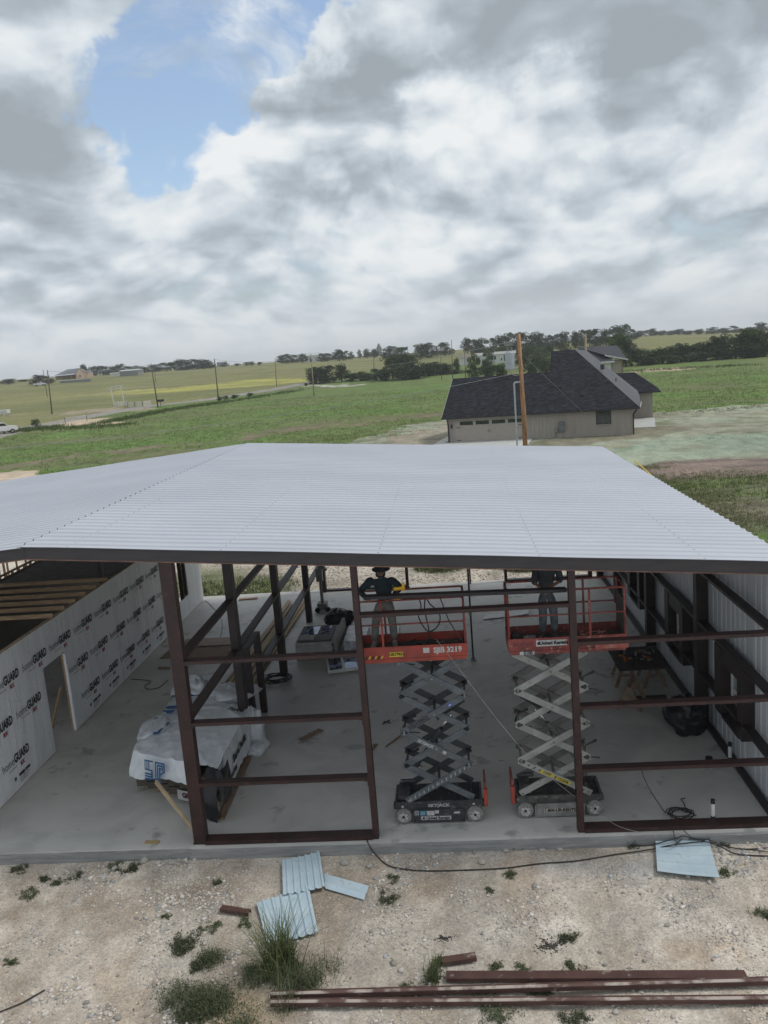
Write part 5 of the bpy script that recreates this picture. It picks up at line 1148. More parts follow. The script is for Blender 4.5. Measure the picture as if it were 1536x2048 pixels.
def crown_geo(seed, nclump, nleaf, flat=1., low=False):
    """unit crown: width 1, height 1, sitting on z 0..1"""
    r = np.random.default_rng(seed); vs = []; sh = []
    for c in range(nclump):
        a = r.uniform(0, 2*PI); zz = r.uniform(.07, .86) if not low else r.uniform(.05, .82)
        prof = math.sin(min(1, max(.05, (zz+.24)/1.18))*PI)**.5
        rad = r.uniform(.05, .40)*prof; cx, cy = rad*math.cos(a), rad*math.sin(a); cr_ = r.uniform(.09, .19)
        d = r.normal(size=(nleaf, 3)); d /= np.linalg.norm(d, axis=1)[:, None]; d *= (r.uniform(.45, 1.08, nleaf)**.6)[:, None]
        p = d*cr_*np.array([1, 1, .72])+np.array([cx, cy, min(zz, 1-cr_*.7)])
        s = r.uniform(.014, .030, nleaf); n_ = r.normal(size=(nleaf, 3)); n_[:, 2] += .5; n_ /= np.linalg.norm(n_, axis=1)[:, None]
        t1 = np.cross(n_, r.normal(size=(nleaf, 3))); t1 /= np.linalg.norm(t1, axis=1)[:, None]; t2 = np.cross(n_, t1)
        q = np.stack([p-t1*s[:, None], p-t2*s[:, None]*.7, p+t1*s[:, None], p+t2*s[:, None]*.7], 1); vs.append(q.reshape(-1, 3))
        sh.append(np.repeat(np.clip(r.uniform(.0, .75)+r.uniform(-.2, .35, nleaf), 0, 1), 4))
    v = np.concatenate(vs); f = np.arange(len(v)).reshape(-1, 4); s = np.concatenate(sh); v[:, 2] = np.clip(v[:, 2], .01, None)
    return v, f, s
def trunk_geo(seed):
    rr = random.Random(seed); mb = MB(); mb.tube([(0, 0, -.03), (.01, 0, .15), (.0, .01, .32), (.02, 0, .55)], [.03, .024, .018, .008], 7)
    for i in range(5):
        a = rr.uniform(0, 6.28); z = rr.uniform(.18, .34); mb.tube([(0, 0, z), (.12*math.cos(a), .12*math.sin(a), z+.14), (.25*math.cos(a), .25*math.sin(a), z+.32)], [.014, .009, .004], 5)
    return mb
PROT = []
def tree_proto(seed, mat, low=False, ncl=40, nl=90):
    t_ = bpy.data.objects.new('tree' if not low else 'shrub', None); COL.objects.link(t_); ORG[t_.name] = Vector((0, 0, 0))
    v, f, s = crown_geo(seed, ncl, nl, low=low); o = np_mesh('crown', v, f, [mat], np.repeat(s[:, None], 3, 1), smooth=False); o.parent = t_
    trunk_geo(seed).build('trunk', barkm, t_, smooth=True)
    return t_
kinds = {'d0': tree_proto(1, lf_dark), 'd1': tree_proto(2, lf_dark), 'd2': tree_proto(3, lf_dark, ncl=32), 'm0': tree_proto(4, lf_mid), 'm1': tree_proto(5, lf_mid, ncl=34), 'b0': tree_proto(6, lf_dark, True), 'b1': tree_proto(7, lf_mid, True), 'b2': tree_proto(8, lf_pale, True, ncl=30), 'p0': tree_proto(9, lf_pale, ncl=28)}
used = set()
ORD = ['first', 'second', 'third', 'fourth', 'fifth', 'sixth', 'seventh', 'eighth', 'ninth', 'tenth', 'eleventh', 'twelfth', 'thirteenth', 'fourteenth', 'fifteenth', 'sixteenth', 'seventeenth', 'eighteenth', 'nineteenth', 'twentieth', 'twenty-first', 'twenty-second', 'twenty-third', 'twenty-fourth', 'twenty-fifth', 'twenty-sixth', 'twenty-seventh', 'twenty-eighth', 'twenty-ninth', 'thirtieth']
LOOK = {'d': 'dark round-topped tree', 'm': 'green leafy tree', 'b': 'low dense bush', 'p': 'pale thin-leaved tree'}
def put_tree(kind, px, ytop, wpx, Yd=None, base=None, label='', group=''):
    if base is not None: p = T(px, base)
    else:
        d = rayd(px, 700); x = d.x/d.y*Yd; p = Vector((x, Yd, tz(x, Yd)))
        d2 = rayd(px, ytop)      # keep column under the pixel despite camera roll
        x = d2.x/d2.y*Yd; p = Vector((x, Yd, tz(x, Yd)))
    top = AY(px, ytop, p.y); h = max(1.2, (top.z-p.z)*1.03); dep = (p-Vector((0, 0, CH))).dot(_f); w = wpx*dep/CF*1.45
    root = kinds[kind]; rz = (px*7.3+ytop) % 6.28
    if kind not in used: o = root; o.location = p; o.rotation_euler = (0, 0, rz); o.scale = (w, w, h); used.add(kind)
    else: o = dup(root, p, rz, (w, w, h))
    o['category'] = 'tree' if kind[0] != 'b' else 'bush'; o['label'] = label; o['group'] = group; return o
def row(items, desc, group):
    items = sorted(items, key=lambda i: i[1])
    for k, it in enumerate(items):
        kd, px, yt, w, dd = it; lab = f'{LOOK[kd[0]]}, {ORD[k]} from the left {desc}'
        if dd < 0: put_tree(kd, px, yt, w, base=-dd, label=lab, group=group)
        else: put_tree(kd, px, yt, w, Yd=dd, label=lab, group=group)
row([('d0', 16, 757, 34, 520), ('b0', 44, 759, 22, 560), ('d1', 74, 748, 30, 470), ('d2', 90, 750, 26, 480), ('d0', 165, 727, 18, 640), ('d1', 186, 731, 22, 700), ('m0', 198, 730, 22, 620), ('d2', 212, 731, 22, 600), ('d0', 226, 731, 26, 640), ('d1', 240, 726, 24, 620), ('d2', 256, 731, 24, 610), ('m1', 270, 730, 26, 640), ('d0', 288, 733, 22, 600)], 'in the far line by the tan barn', 'far trees around the tan barn')
row([('d1', 306, 728, 26, 620), ('d2', 322, 724, 28, 640), ('m0', 340, 723, 26, 600), ('d0', 357, 717, 26, 620), ('d1', 372, 718, 30, 600), ('d2', 388, 716, 30, 630), ('d0', 404, 717, 32, 600), ('d1', 418, 721, 22, 610), ('d2', 449, 725, 16, 700), ('b0', 474, 726, 12, 700), ('b0', 493, 723, 14, 680), ('b1', 503, 722, 12, 660), ('b0', 519, 723, 10, 650)], 'of the far trees left of centre', 'far trees left of centre')
row([('d0', 562, 709, 20, 640), ('d1', 575, 706, 24, 620), ('d2', 592, 708, 22, 640), ('d0', 604, 706, 22, 600), ('m0', 630, 707, 24, 620), ('d1', 645, 705, 26, 600), ('d2', 657, 705, 20, 640), ('d0', 677, 697, 28, 560), ('d2', 690, 700, 18, 580), ('p0', 703, 702, 14, 600), ('p0', 719, 698, 12, 600), ('p0', 733, 696, 16, 610), ('d0', 748, 697, 18, 600)], 'on the rise behind the white shed', 'far trees behind the white shed')
row([('d1', 778, 690, 32, 540), ('m0', 802, 692, 32, 520), ('d0', 840, 686, 30, 520), ('d1', 855, 683, 36, 500), ('d2', 888, 682, 34, 520), ('d0', 934, 673, 24, 520), ('d1', 950, 676, 26, 500), ('m1', 963, 673, 28, 500), ('d2', 985, 673, 26, 480), ('d0', 1000, 668, 26, 500), ('d1', 1016, 662, 30, 480), ('m0', 1040, 661, 32, 480), ('d2', 1058, 668, 28, 500), ('d0', 1074, 661, 30, 470), ('d1', 1096, 668, 26, 490), ('d2', 1112, 666, 26, 480), ('d0', 1126, 661, 26, 480)], 'on the ridge above the mobile home', 'ridge trees above the mobile home')
row([('d0', 1150, 660, 22, 460), ('d1', 1162, 657, 24, 480), ('m0', 1178, 656, 26, 470), ('d2', 1192, 654, 30, 460), ('d0', 1210, 656, 26, 470), ('m1', 1231, 647, 30, 440), ('d1', 1248, 645, 32, 450), ('d2', 1265, 656, 20, 560), ('b0', 1282, 660, 26, 700), ('b0', 1302, 656, 24, 720), ('b1', 1322, 660, 26, 720), ('b0', 1342, 660, 26, 740), ('d0', 1358, 657, 20, 740), ('b0', 1376, 660, 26, 740), ('b1', 1398, 657, 24, 740), ('d1', 1424, 653, 22, 740), ('b0', 1444, 655, 26, 740), ('d2', 1468, 650, 24, 760), ('d0', 1522, 643, 26, 700)], 'along the skyline right of the peak', 'skyline trees on the right')
# wooded slope between the ridge and the grey house
row([('m1', 975, 695, 20, 330), ('b1', 968, 716, 14, 270), ('m0', 1003, 690, 34, 400), ('d1', 1024, 684, 34, 400), ('d0', 1046, 692, 30, 300), ('m0', 1064, 690, 36, 340), ('d2', 1083, 683, 34, 400), ('m1', 1082, 704, 30, 300), ('d0', 1070, 712, 24, 250), ('b0', 1090, 712, 28, 240), ('b0', 1060, 722, 26, 230), ('p0', 1129, 681, 34, 340), ('m0', 1098, 690, 24, 360), ('b1', 1000, 724, 30, 230), ('b0', 975, 727, 26, 230), ('m1', 947, 702, 24, 235), ('b1', 912, 713, 15, 300)], 'of the woods behind the grey house', 'woods behind the grey house')
# hedgerow on the left of the grey house
row([('b0', 626, 741, 24, -768), ('m0', 633, 731, 38, -766), ('d1', 656, 728, 42, -766), ('d0', 684, 725, 32, -764), ('b1', 702, 745, 28, -763), ('b0', 720, 741, 34, -762), ('b1', 737, 744, 28, -760), ('d2', 752, 735, 38, -761), ('b0', 770, 735, 34, -762), ('m0', 786, 710, 40, -758), ('d0', 806, 702, 46, -758), ('d1', 826, 706, 46, -757), ('d2', 812, 722, 50, -760), ('b0', 838, 730, 34, -757), ('b1', 858, 722, 42, -752), ('d1', 874, 721, 42, -750), ('b0', 890, 726, 40, -749), ('b1', 910, 738, 28, -748), ('b0', 935, 741, 26, -746), ('b1', 960, 733, 34, -744), ('b0', 985, 729, 34, -742)], 'in the hedgerow left of the house', 'hedgerow left of the grey house')
row([('m0', 1236, 663, 42, -735), ('d0', 1252, 673, 36, -733), ('b2', 1262, 684, 34, -732), ('b0', 1276, 694, 34, -731), ('p0', 1290, 696, 30, -730), ('b0', 1306, 697, 38, -728), ('b1', 1326, 691, 40, -727), ('m1', 1345, 688, 36, -725), ('d1', 1362, 683, 38, -724), ('b0', 1380, 688, 34, -723), ('b2', 1382, 704, 22, -724), ('m0', 1395, 684, 34, -721), ('d0', 1412, 680, 38, -720), ('d1', 1432, 668, 40, -719), ('m1', 1452, 664, 42, -718), ('d2', 1470, 672, 40, -717), ('d0', 1484, 662, 42, -716), ('m0', 1500, 649, 46, -715), ('d1', 1518, 659, 44, -714), ('d2', 1540, 655, 44, -712), ('b0', 1448, 694, 40, -719), ('b0', 1500, 690, 50, -716), ('b1', 1345, 708, 36, -727), ('b0', 1300, 712, 36, -730), ('b0', 1408, 702, 36, -722), ('m0', 1570, 652, 50, -710)], 'in the hedgerow beyond the right field', 'hedgerow beyond the right field')
row([('b1', 73, 836, 16, -853), ('b0', 440, 792, 12, -801), ('b1', 452, 793, 14, -799), ('b0', 470, 792, 16, -797), ('b1', 500, 792, 14, -793), ('b0', 612, 765, 8, -772)], 'of the roadside bushes', 'small roadside bushes')

def blades(pts, hmin, hmax, wid, nper, spread, seed, lean=.5, segs=3):
    """curved grass blades rooted at pts (N,3); returns verts, faces, shade"""
    r = np.random.default_rng(seed); P_ = np.repeat(np.asarray(pts, float), nper, 0); n = len(P_)
    P_ = P_+np.stack([r.normal(0, 1, n)*spread, r.normal(0, 1, n)*spread, np.zeros(n)], 1)
    a = r.uniform(0, 2*PI, n); h = r.uniform(hmin, hmax, n); ln = r.uniform(.1, 1, n)*lean*h; dx, dy = np.cos(a), np.sin(a); sx, sy = -dy, dx; vs = []
    for k in range(segs+1):
        t = k/segs; w = wid*(1-t**1.5)*.5+.0004; bend = ln*t**1.8; z = h*(t-.22*t*t*(ln/h))
        c = P_+np.stack([dx*bend, dy*bend, z], 1); s = np.stack([sx*w, sy*w, np.zeros(n)], 1); vs += [c-s, c+s]
    v = np.stack(vs, 1); m = 2*(segs+1); f = []
    base = (np.arange(n)*m)[:, None]
    for k in range(segs): f.append(base+np.array([[2*k, 2*k+1, 2*k+3, 2*k+2]]))
    return v.reshape(-1, 3), np.stack(f, 1).reshape(-1, 4), np.repeat(r.uniform(0, 1, n), m)
# field grass: tufts over the meadow behind (uncountable)
r = np.random.default_rng(11); n = 90000
y = 46+(r.random(n)**1.7)*170; x = r.uniform(-1, 1, n)*(y*.62+14)-y*.06
def albedo_at(x, y):
    iy = np.clip(np.searchsorted(ys, y), 0, len(ys)-1); u = np.clip(x/(ys[iy]*.95+16), -1, 1); ix = np.clip(np.searchsorted(sx_, u), 0, NX-1); return colr[iy, ix]
ca = albedo_at(x, y); green = ca[:, 1]-ca[:, 0]; keep = (green > .018) & (ca[:, 2] < .12) & (r.random(n) < np.clip(fbm(x/6, y/4, 4)*2.6-.55, .05, 1)); keep &= ~((x > -1) & (x < 24) & (y > 86) & (y < 110)); x, y = x[keep], y[keep]
v, f, s = blades(np.stack([x, y, terr(x, y)-.02], 1), .10, .34, .06, 3, .12, 5, .8, 2)
o = np_mesh('grass', v, f, [leafmat('meadow_blade', (.085, .135, .034), (.17, .22, .075))], np.repeat(s[:, None], 3, 1), smooth=False); tag(o, 'green meadow grass growing across the fields behind the building', 'grass', kind='stuff')
# taller verge weeds along the road and by the right of the roof
segs_ = [((30, 862), (110, 856), 500), ((115, 858), (260, 850), 300), ((195, 848), (330, 822), 700), ((330, 822), (440, 806), 500), ((440, 806), (600, 780), 500), ((1230, 745), (1500, 730), 300)]
pts = []
for a, c, k in segs_:
    A, Bp = T(*a), T(*c)
    for i in range(k):
        q = A.lerp(Bp, r.random()); w = (q.length)*.016; q = q+Vector((r.normal()*w*.4, r.normal()*w, 0)); pts.append((q.x, q.y, tz(q.x, q.y)-.02))
v, f, s = blades(pts, .25, .7, .10, 4, .25, 6, .7, 2)
o = np_mesh('weeds', v, f, [leafmat('verge_weed', (.05, .085, .02), (.13, .17, .05))], np.repeat(s[:, None], 3, 1), smooth=False); tag(o, 'rank verge weeds along the lane and field edges', 'weeds', kind='stuff')
pts = []
for a, c, k, wd in (((860, 860), (640, 880), 300, 3.), ((1310, 829), (1536, 812), 300, 1.2), ((1335, 962), (1560, 955), 900, 2.0), ((1345, 990), (1460, 1000), 900, 2.2), ((1290, 948), (1350, 975), 300, 1.), ((1250, 938), (1330, 934), 160, .8), ((1420, 1030), (1560, 1060), 500, 2.), ((1400, 880), (1500, 874), 14, 1.)):
    A, Bp = T(*a), T(*c)
    for i in range(k):
        q = A.lerp(Bp, r.random())+Vector((r.normal()*wd*.5, r.normal()*wd, 0)); pts.append((q.x, q.y, tz(q.x, q.y)-.02))
v, f, s = blades(pts, .05, .22, .03, 7, .12, 16, 1.0, 2)
o = np_mesh('weeds', v, f, [leafmat('yard_weed', (.09, .11, .045), (.2, .2, .09))], np.repeat(s[:, None], 3, 1), smooth=False); tag(o, 'low rough grass and weeds on the churned ground right of the roof', 'weeds', kind='stuff')
# behind the slab: grass patches seen under the roof
pts = []
for gx, gy, g_ in ((-9.6, 35.6, 2.0), (-.7, 37.2, .9), (3.0, 36.2, .7), (4.8, 36.8, 1.0)):
    for i in range(420): a = r.uniform(0, 6.28); q = g_*math.sqrt(r.random()); xx, yy = gx+1.3*q*math.cos(a), gy+q*math.sin(a); pts.append((xx, max(yy, 33.8), tz(xx, yy)))
v, f, s = blades(pts, .08, .3, .02, 4, .06, 8, .8, 2)
o = np_mesh('grass', v, f, [bladem], np.repeat(s[:, None], 3, 1), smooth=False); tag(o, 'grass patches on the ground right behind the far slab edge', 'grass', kind='stuff')

def weed_clump(px, py, rad, h, n, label, name='weed', mat=None, wid=.012, lean=.8, seed=1, leafy=0, cat='weed', group=None):
    c = T(px, py); r = np.random.default_rng(seed); sc_ = r.normal(0, .45, (7, 2))*rad*np.array([1.2, 1.]); w_i = r.integers(0, 7, n); rs_ = r.uniform(.12, .42, 7)*rad; x = c.x+sc_[w_i, 0]+r.normal(0, 1, n)*rs_[w_i]; y = c.y+sc_[w_i, 1]+r.normal(0, 1, n)*rs_[w_i]
    v, f, s = blades(np.stack([x, y, terr(x, y)-.01], 1), h*.35, h, wid, 1, .01, seed+5, lean, 4)
    if leafy:
        k = r.integers(0, n, leafy); p = np.stack([x[k], y[k], terr(x[k], y[k])+r.uniform(.01, h*.5, leafy)*r.random(leafy)], 1)+r.normal(0, rad*.16, (leafy, 3))*np.array([1, 1, .2]); p[:, 2] = np.maximum(p[:, 2], terr(p[:, 0], p[:, 1])+.004)
        sz = r.uniform(.006, .017, leafy)[:, None]; n_ = r.normal(size=(leafy, 3)); n_[:, 2] += 1; n_ /= np.linalg.norm(n_, axis=1)[:, None]; t1 = np.cross(n_, r.normal(size=(leafy, 3))); t1 /= np.linalg.norm(t1, axis=1)[:, None]; t2 = np.cross(n_, t1)
        lv = np.stack([p-t1*sz*1.5, p-t2*sz*.6, p+t1*sz*1.5, p+t2*sz*.6], 1).reshape(-1, 3); f = np.concatenate([f, np.arange(len(lv)).reshape(-1, 4)+len(v)]); v = np.concatenate([v, lv]); s = np.concatenate([s, np.repeat(r.uniform(0, .8, leafy), 4)])
    v = v-np.array(c); o = np_mesh(name, v, f, [mat or weedm], np.repeat(s[:, None], 3, 1), smooth=False); o.location = c; ORG[o.name] = c
    tag(o, label, cat, group); return o
weed_clump(562, 1945, .34, 1.15, 420, 'tall arching grass clump growing over the lower corrugated offcut', 'grass_clump', bladem, .015, 1.0, 1, 1300, 'grass clump')
weed_clump(600, 1962, .46, .5, 420, 'spreading leafier weeds at the right foot of the tall grass clump', 'weed', weedm, .009, .9, 2, 2600)
weed_clump(520, 1955, .26, .30, 180, 'low weed patch between the tall grass and the dark weed bed', 'weed', weedm, .008, .9, 41, 900)
weed_clump(425, 1995, .52, .34, 620, 'dark leafy weed bed lower left of the tall grass clump', 'weed', weedm, .009, 1.2, 3, 9000)
weed_clump(400, 2034, .30, .22, 220, 'weed patch cut by the bottom edge of the view', 'weed', weedm, .008, 1.2, 4, 2600)
weed_clump(368, 1893, .22, .12, 120, 'soft green weed tuft on gravel above the dark weed bed', 'weed', weedm, .006, 1.2, 5, 1700)
weed_clump(398, 1935, .18, .12, 80, 'small weed between the soft green tuft and the dark bed', 'weed', weedm, .006, 1.2, 45, 700)
weed_clump(425, 1858, .14, .10, 60, 'faint weed tuft below the short channel offcut', 'weed', weedm, .006, 1.2, 6, 450)
weed_clump(868, 1955, .20, .40, 170, 'green grass tuft at the left ends of the brown channels', 'grass_clump', bladem, .008, .9, 7, 500, 'grass clump')
weed_clump(880, 1925, .10, .25, 60, 'grass tuft beside the short brown offcut at centre', 'grass_clump', bladem, .008, .9, 47, 200, 'grass clump')
small = [(36, 1742, .14, .12, 'left edge of the gravel'), (58, 1790, .15, .15, 'left below the first weed'), (95, 1756, .12, .10, 'left group, middle'), (150, 1756, .10, .18, 'left group, right'), (118, 1766, .12, .07, 'left group, faintest'), (230, 1734, .14, .10, 'slab edge left of column'), (262, 1737, .17, .13, 'slab edge nearer the column'), (331, 1835, .08, .10, 'bare gravel mid left'), (432, 1768, .06, .22, 'single leafy sprout mid gravel'), (20, 1925, .1, .08, 'far left low'), (1255, 1688, .16, .30, 'slab edge left of the flat sheet'), (1020, 1750, .13, .09, 'under the sagging cable'), (1034, 1690, .15, .14, 'slab edge right of the left lift'), (980, 1780, .06, .08, 'mid gravel right of centre'), (1135, 1880, .16, .15, 'right of the dark char patch'), (990, 1935, .10, .16, 'just above the brown channel, left'), (1045, 1944, .12, .12, 'just above the brown channel, middle'), (1140, 1935, .12, .12, 'above the brown channel, right'), (1448, 1748, .12, .16, 'right corner of the flat sheet'), (1530, 1832, .16, .22, 'right edge of the view'), (775, 1800, .16, .14, 'right of the blue trim strip'), (785, 1758, .12, .10, 'above right of the trim strip'), (965, 1990, .22, .12, 'between the long channels, left'), (1085, 1982, .18, .12, 'between the long channels, middle'), (1010, 2030, .20, .20, 'below the lowest channel'), (820, 1985, .14, .15, 'left between channels'), (1150, 2038, .18, .12, 'bottom edge right'), (488, 1850, .12, .14, 'left of the lower offcut'), (1445, 1690, .10, .10, 'right of the flat sheet at the slab')]
for i, (a, c, rd_, h_, w_) in enumerate(small): weed_clump(a, c, rd_, h_, int(25+rd_*180), 'small green weed: ' + w_, 'weed', weedm, .006, 1.1, 60+i, int(160+rd_*rd_*17000), 'weed', 'small weeds in the gravel')
for (a, c, rd_, n, lab) in ((1100, 1893, .19, 330, 'larger patch of black charred debris on the gravel'), (888, 1877, .12, 120, 'smaller patch of black charred debris on the gravel')):
    p = T(a, c); rr = random.Random(a); mb = MB()
    for i in range(n):
        q = rd_*abs(rr.gauss(0, .5)); an = rr.uniform(0, 6.28); x, y = p.x+q*1.3*math.cos(an)+.06*math.sin(an*3), p.y+q*math.sin(an); d = V(rr.uniform(-1, 1), rr.uniform(-1, 1), rr.uniform(-.2, .4)).normalized()*rr.uniform(.004, .018); z = tz(x, y)+.008
        mb.bar(V(x, y, z)-d, V(x, y, z)+d, .008, .006)
    tag(mb.build('charred_debris', M('charcoal', (.03, .03, .028), (.08, .075, .07), rough=.95)), lab, 'debris', kind='stuff')

# ================================================================== NEIGHBOUR HOUSE
hs = M('board_and_batten', (.34, .305, .265), (.30, .27, .235), rough=.75, scale=1.5, stretch=(3, 3, .4))
shm = bpy.data.materials.new('asphalt_shingles'); shm.use_nodes = True; b = NB(shm.node_tree); q = shm.node_tree.nodes['Principled BSDF']; q.inputs['Roughness'].default_value = .95; q.inputs['Specular IOR Level'].default_value = .15
t = b.n('ShaderNodeTexCoord'); br = b.n('ShaderNodeTexBrick'); br.offset = .37; b.l(b.vm('MULTIPLY', t.outputs['Generated'], (1, 1, 1)), br.inputs['Vector'])
mp = b.vm('MULTIPLY', t.outputs['Object'], (1, 1.15, 0)); b.l(mp, br.inputs['Vector']); br.inputs['Scale'].default_value = 2.2; br.inputs['Mortar Size'].default_value = .02; br.inputs['Brick Width'].default_value = .9; br.inputs['Row Height'].default_value = .32
br.inputs['Color1'].default_value = (.008, .0085, .011, 1); br.inputs['Color2'].default_value = (.055, .057, .068, 1); br.inputs['Mortar'].default_value = (.02, .02, .025, 1); br.inputs['Bias'].default_value = -.3
nz_ = b.noise(t.outputs['Object'], 2.5, 4, .7); b.l(b.mix(b.mapr(nz_, .3, .7, 0., .45), br.outputs['Color'], (.024, .025, .031, 1)), q.inputs['Base Color'])
shl = M('lit_side_shingles', (.075, .077, .085), (.095, .097, .105), rough=.7, scale=3)  # lighter copy of the roof shingles: light on the side slope painted in
HO = Vector((0, 90.2, 0)); HU = Vector((.9802, -.198, 0)); HV = Vector((.198, .9802, 0))
HM = Matrix(((HU.x, HV.x, 0, HO.x), (HU.y, HV.y, 0, HO.y), (0, 0, 1, 0), (0, 0, 0, 1)))
house = thing('neighbour_house', HM @ V(9.5, 5, -.35), 'grey board and batten house with dark shingle hip roof and attached garage', 'house')
def hp(*a): return HM @ Vector(a)
def slab_poly(mb, pts, th=.12, m=0): mb.prism([hp(*p) for p in pts], (0, 0, -th), m)
zb0 = -.9; we = 2.45
mb = MB(); mb.bx(0, 19., 0, 13., zb0, we, 0, HM); mb.build('wall', hs, house)
mb = MB()
for s_ in np.arange(8.3, 18.9, .41):
    if 15.2 < s_ < 17: mb.bx(s_, s_+.05, -.03, -.002, zb0, .85, 0, HM); mb.bx(s_, s_+.05, -.03, -.002, 2.4, we, 0, HM)
    else: mb.bx(s_, s_+.05, -.03, -.002, zb0, we, 0, HM)
for s_ in (.2, .55): mb.bx(s_, s_+.05, -.03, -.002, zb0, we, 0, HM)
o = mb.build('battens', hs, house); o['kind'] = 'stuff'
pk = 8.55; pd = 11.7; ps = 12.9; gs = 10.3; gz = 6.35; gd = 7.2; e0 = -.5; ez = 2.52
mb = MB(); slab_poly(mb, [(e0, -.5, ez), (19.6, -.5, ez), (ps, pd, pk), (gs, pd, pk), (gs, gd, gz+.0), (e0, gd, gz)]); mb.build('roof', shm, house)
mb = MB(); slab_poly(mb, [(e0, gd+.02, gz), (gs, gd+.02, gz), (gs, 14, 3.), (e0, 14, 3.)]); slab_poly(mb, [(gs, pd+.02, pk), (ps, pd+.02, pk), (ps+1.2, 17.5, pk-.3), (gs, 17.5, 6)]); mb.build('roof', shm, house)
mb = MB(); slab_poly(mb, [(19.62, -.45, ez+.0), (19.75, 4.2, 3.25), (14.1, 16.6, 8.25), (ps+.02, pd+.02, pk)]); slab_poly(mb, [(19.75, 4.22, 3.2), (19.75, 16, 3.2), (14.1, 16.62, 8.2)]); mb.build('roof', shl, house)
MB().bx(gs-.05, gs, gd+.02, pd+3, gz-.5, gz+.1, 0, HM).bx(10, 18.5, 8, 16, 2.4, 3.0, 0, HM).build('gable_wall', hs, house)
gut = M('black_gutter', (.02, .02, .022), (.03, .03, .03), rough=.4)
mb = MB(); mb.bx(e0, 19.65, -.62, -.505, ez-.16, ez-.02, 0, HM); mb.build('gutter', gut, house)
for s_, k in ((.08, 0), (19.0, 1)):
    mb = MB(); mb.bx(s_-.06, s_+.06, -.16, -.05, zb0, ez-.7, 0, HM); mb.bar(hp(s_, -.1, ez-.72), hp(s_+.35*k, -.5, ez-.2), .1, .1); mb.build('downspout', gut, house)
# white rake board on left and right edge flashing
MB().prism([hp(e0-.03, -.5, ez+.02), hp(e0-.03, gd, gz+.02), hp(e0-.03, gd, gz-.18), hp(e0-.03, -.5, ez-.18)], HU*.03).build('rake_board', M('pale_trim', (.45, .44, .41)), house)
MB().prism([hp(19.64, -.55, ez+.02), hp(19.80, 1.6, 2.95), hp(19.80, 1.6, 2.7), hp(19.64, -.55, ez-.15)], HU*.05).build('edge_flashing', M('pale_trim', (.45, .44, .41)), house)
# garage door with four top lights, straps and handles
gd_ = MB().bx(.85, 8.05, -.05, -.004, -.33, 2.05, 0, HM); 
gdo = gd_.build('garage_door', M('taupe_door', (.36, .32, .275), (.33, .295, .255), rough=.6), house)
for k in range(4): MB().bx(1.35+1.7*k, 2.75+1.7*k, -.07, -.052, 1.62, 2.0, 0, HM).build('window', glass, gdo)
for x_, z_ in ((.95, 1.35), (.95, .0), (7.5, 1.35), (7.5, .0)): MB().bx(x_, x_+.45, -.075, -.052, z_, z_+.06, 0, HM).build('hinge_strap', gut, gdo)
for x_ in (4.3, 4.5): MB().bx(x_, x_+.05, -.08, -.052, .75, 1.05, 0, HM).build('handle', gut, gdo)
for x_ in (.45, 8.25): MB().bx(x_-.08, x_+.08, -.16, -.032, 1.35, 1.75, 0, HM).build('wall_lantern', gut, house)
wf = MB().bx(15.38, 15.46, -.08, -.035, .95, 2.32, 0, HM).bx(16.76, 16.84, -.08, -.035, .95, 2.32, 0, HM).bx(15.46, 16.76, -.08, -.035, 2.24, 2.32, 0, HM).bx(15.46, 16.76, -.08, -.035, .95, 1.03, 0, HM).build('window', gut, house)
MB().bx(15.46, 16.76, -.06, -.04, 1.03, 2.24, 0, HM).build('pane', glass, wf); MB().bx(15.3, 16.92, -.12, -.033, .86, .945, 0, HM).build('sill', hs, wf)
MB().bx(11.6, 12.2, -.28, -.035, .45, 1.45, 0, HM).build('breaker_box', M('box_grey', (.15, .16, .16)), house); MB().bx(11.2, 11.5, -.22, -.035, .45, .8, 0, HM).build('meter', greyp, house); MB().cyl(hp(11.3, -.15, .45), hp(11.3, -.15, -.8), .04, 8).build('conduit', greyp, house)
MB().bx(8.8, 9.0, -.1, -.035, -.25, -.05, 0, HM).build('outlet', greyp, house)
rz_ = lambda s_, d_: ez+(d_+.5)*(pk-ez)/(pd+.5)
for s_, d_ in ((3.2, 6.2), (5.9, 6.3), (11.7, 3.9), (15.0, 4.2), (16.6, 4.5), (14.0, 2.2)): MB().bx(s_-.18, s_+.18, d_-.15, d_+.15, rz_(s_, d_)-.05, rz_(s_, d_)+.16, 0, HM).build('roof_vent', gut, house)
MB().cyl(hp(17.4, 3.6, 5.0), hp(17.4, 3.6, 5.35), .06, 8).build('vent_pipe', gut, house); MB().cyl(hp(16.0, 7.5, 6.2), hp(16.0, 7.5, 6.75), .22, 12).build('vent_pipe', gut, house)
# right wing
mb = MB(); mb.bx(15, 21.4, 16.7, 24, zb0, 2.9, 0, HM); mb.build('wall', hs, house)
mb = MB()
for s_ in np.arange(18.5, 21.4, .41): mb.bx(s_, s_+.05, 16.67, 16.698, zb0, 2.9, 0, HM)
mb.build('battens', hs, house)['kind'] = 'stuff'
mb = MB(); slab_poly(mb, [(14.5, 16.3, 3.0), (22.3, 16.3, 3.0), (19.5, 20.8, 5.2), (14.5, 20.8, 5.2)]); slab_poly(mb, [(22.32, 16.32, 3.0), (22.32, 25, 3.0), (19.52, 20.82, 5.2)]); slab_poly(mb, [(14.5, 20.82, 5.2), (19.5, 20.82, 5.2), (22.3, 25, 3.), (14.5, 25, 3.)]); mb.build('roof', shm, house)
mb = MB(); mb.bx(14.5, 22.35, 16.2, 16.28, 2.84, 3.0, 0, HM); mb.build('gutter', gut, house); MB().bx(20.6, 20.75, 16.6, 16.69, .2, .35, 0, HM).build('outlet', greyp, house)
padm = M('pale_new_concrete', (.52, .52, .49), (.46, .46, .44), rough=.8, scale=1)
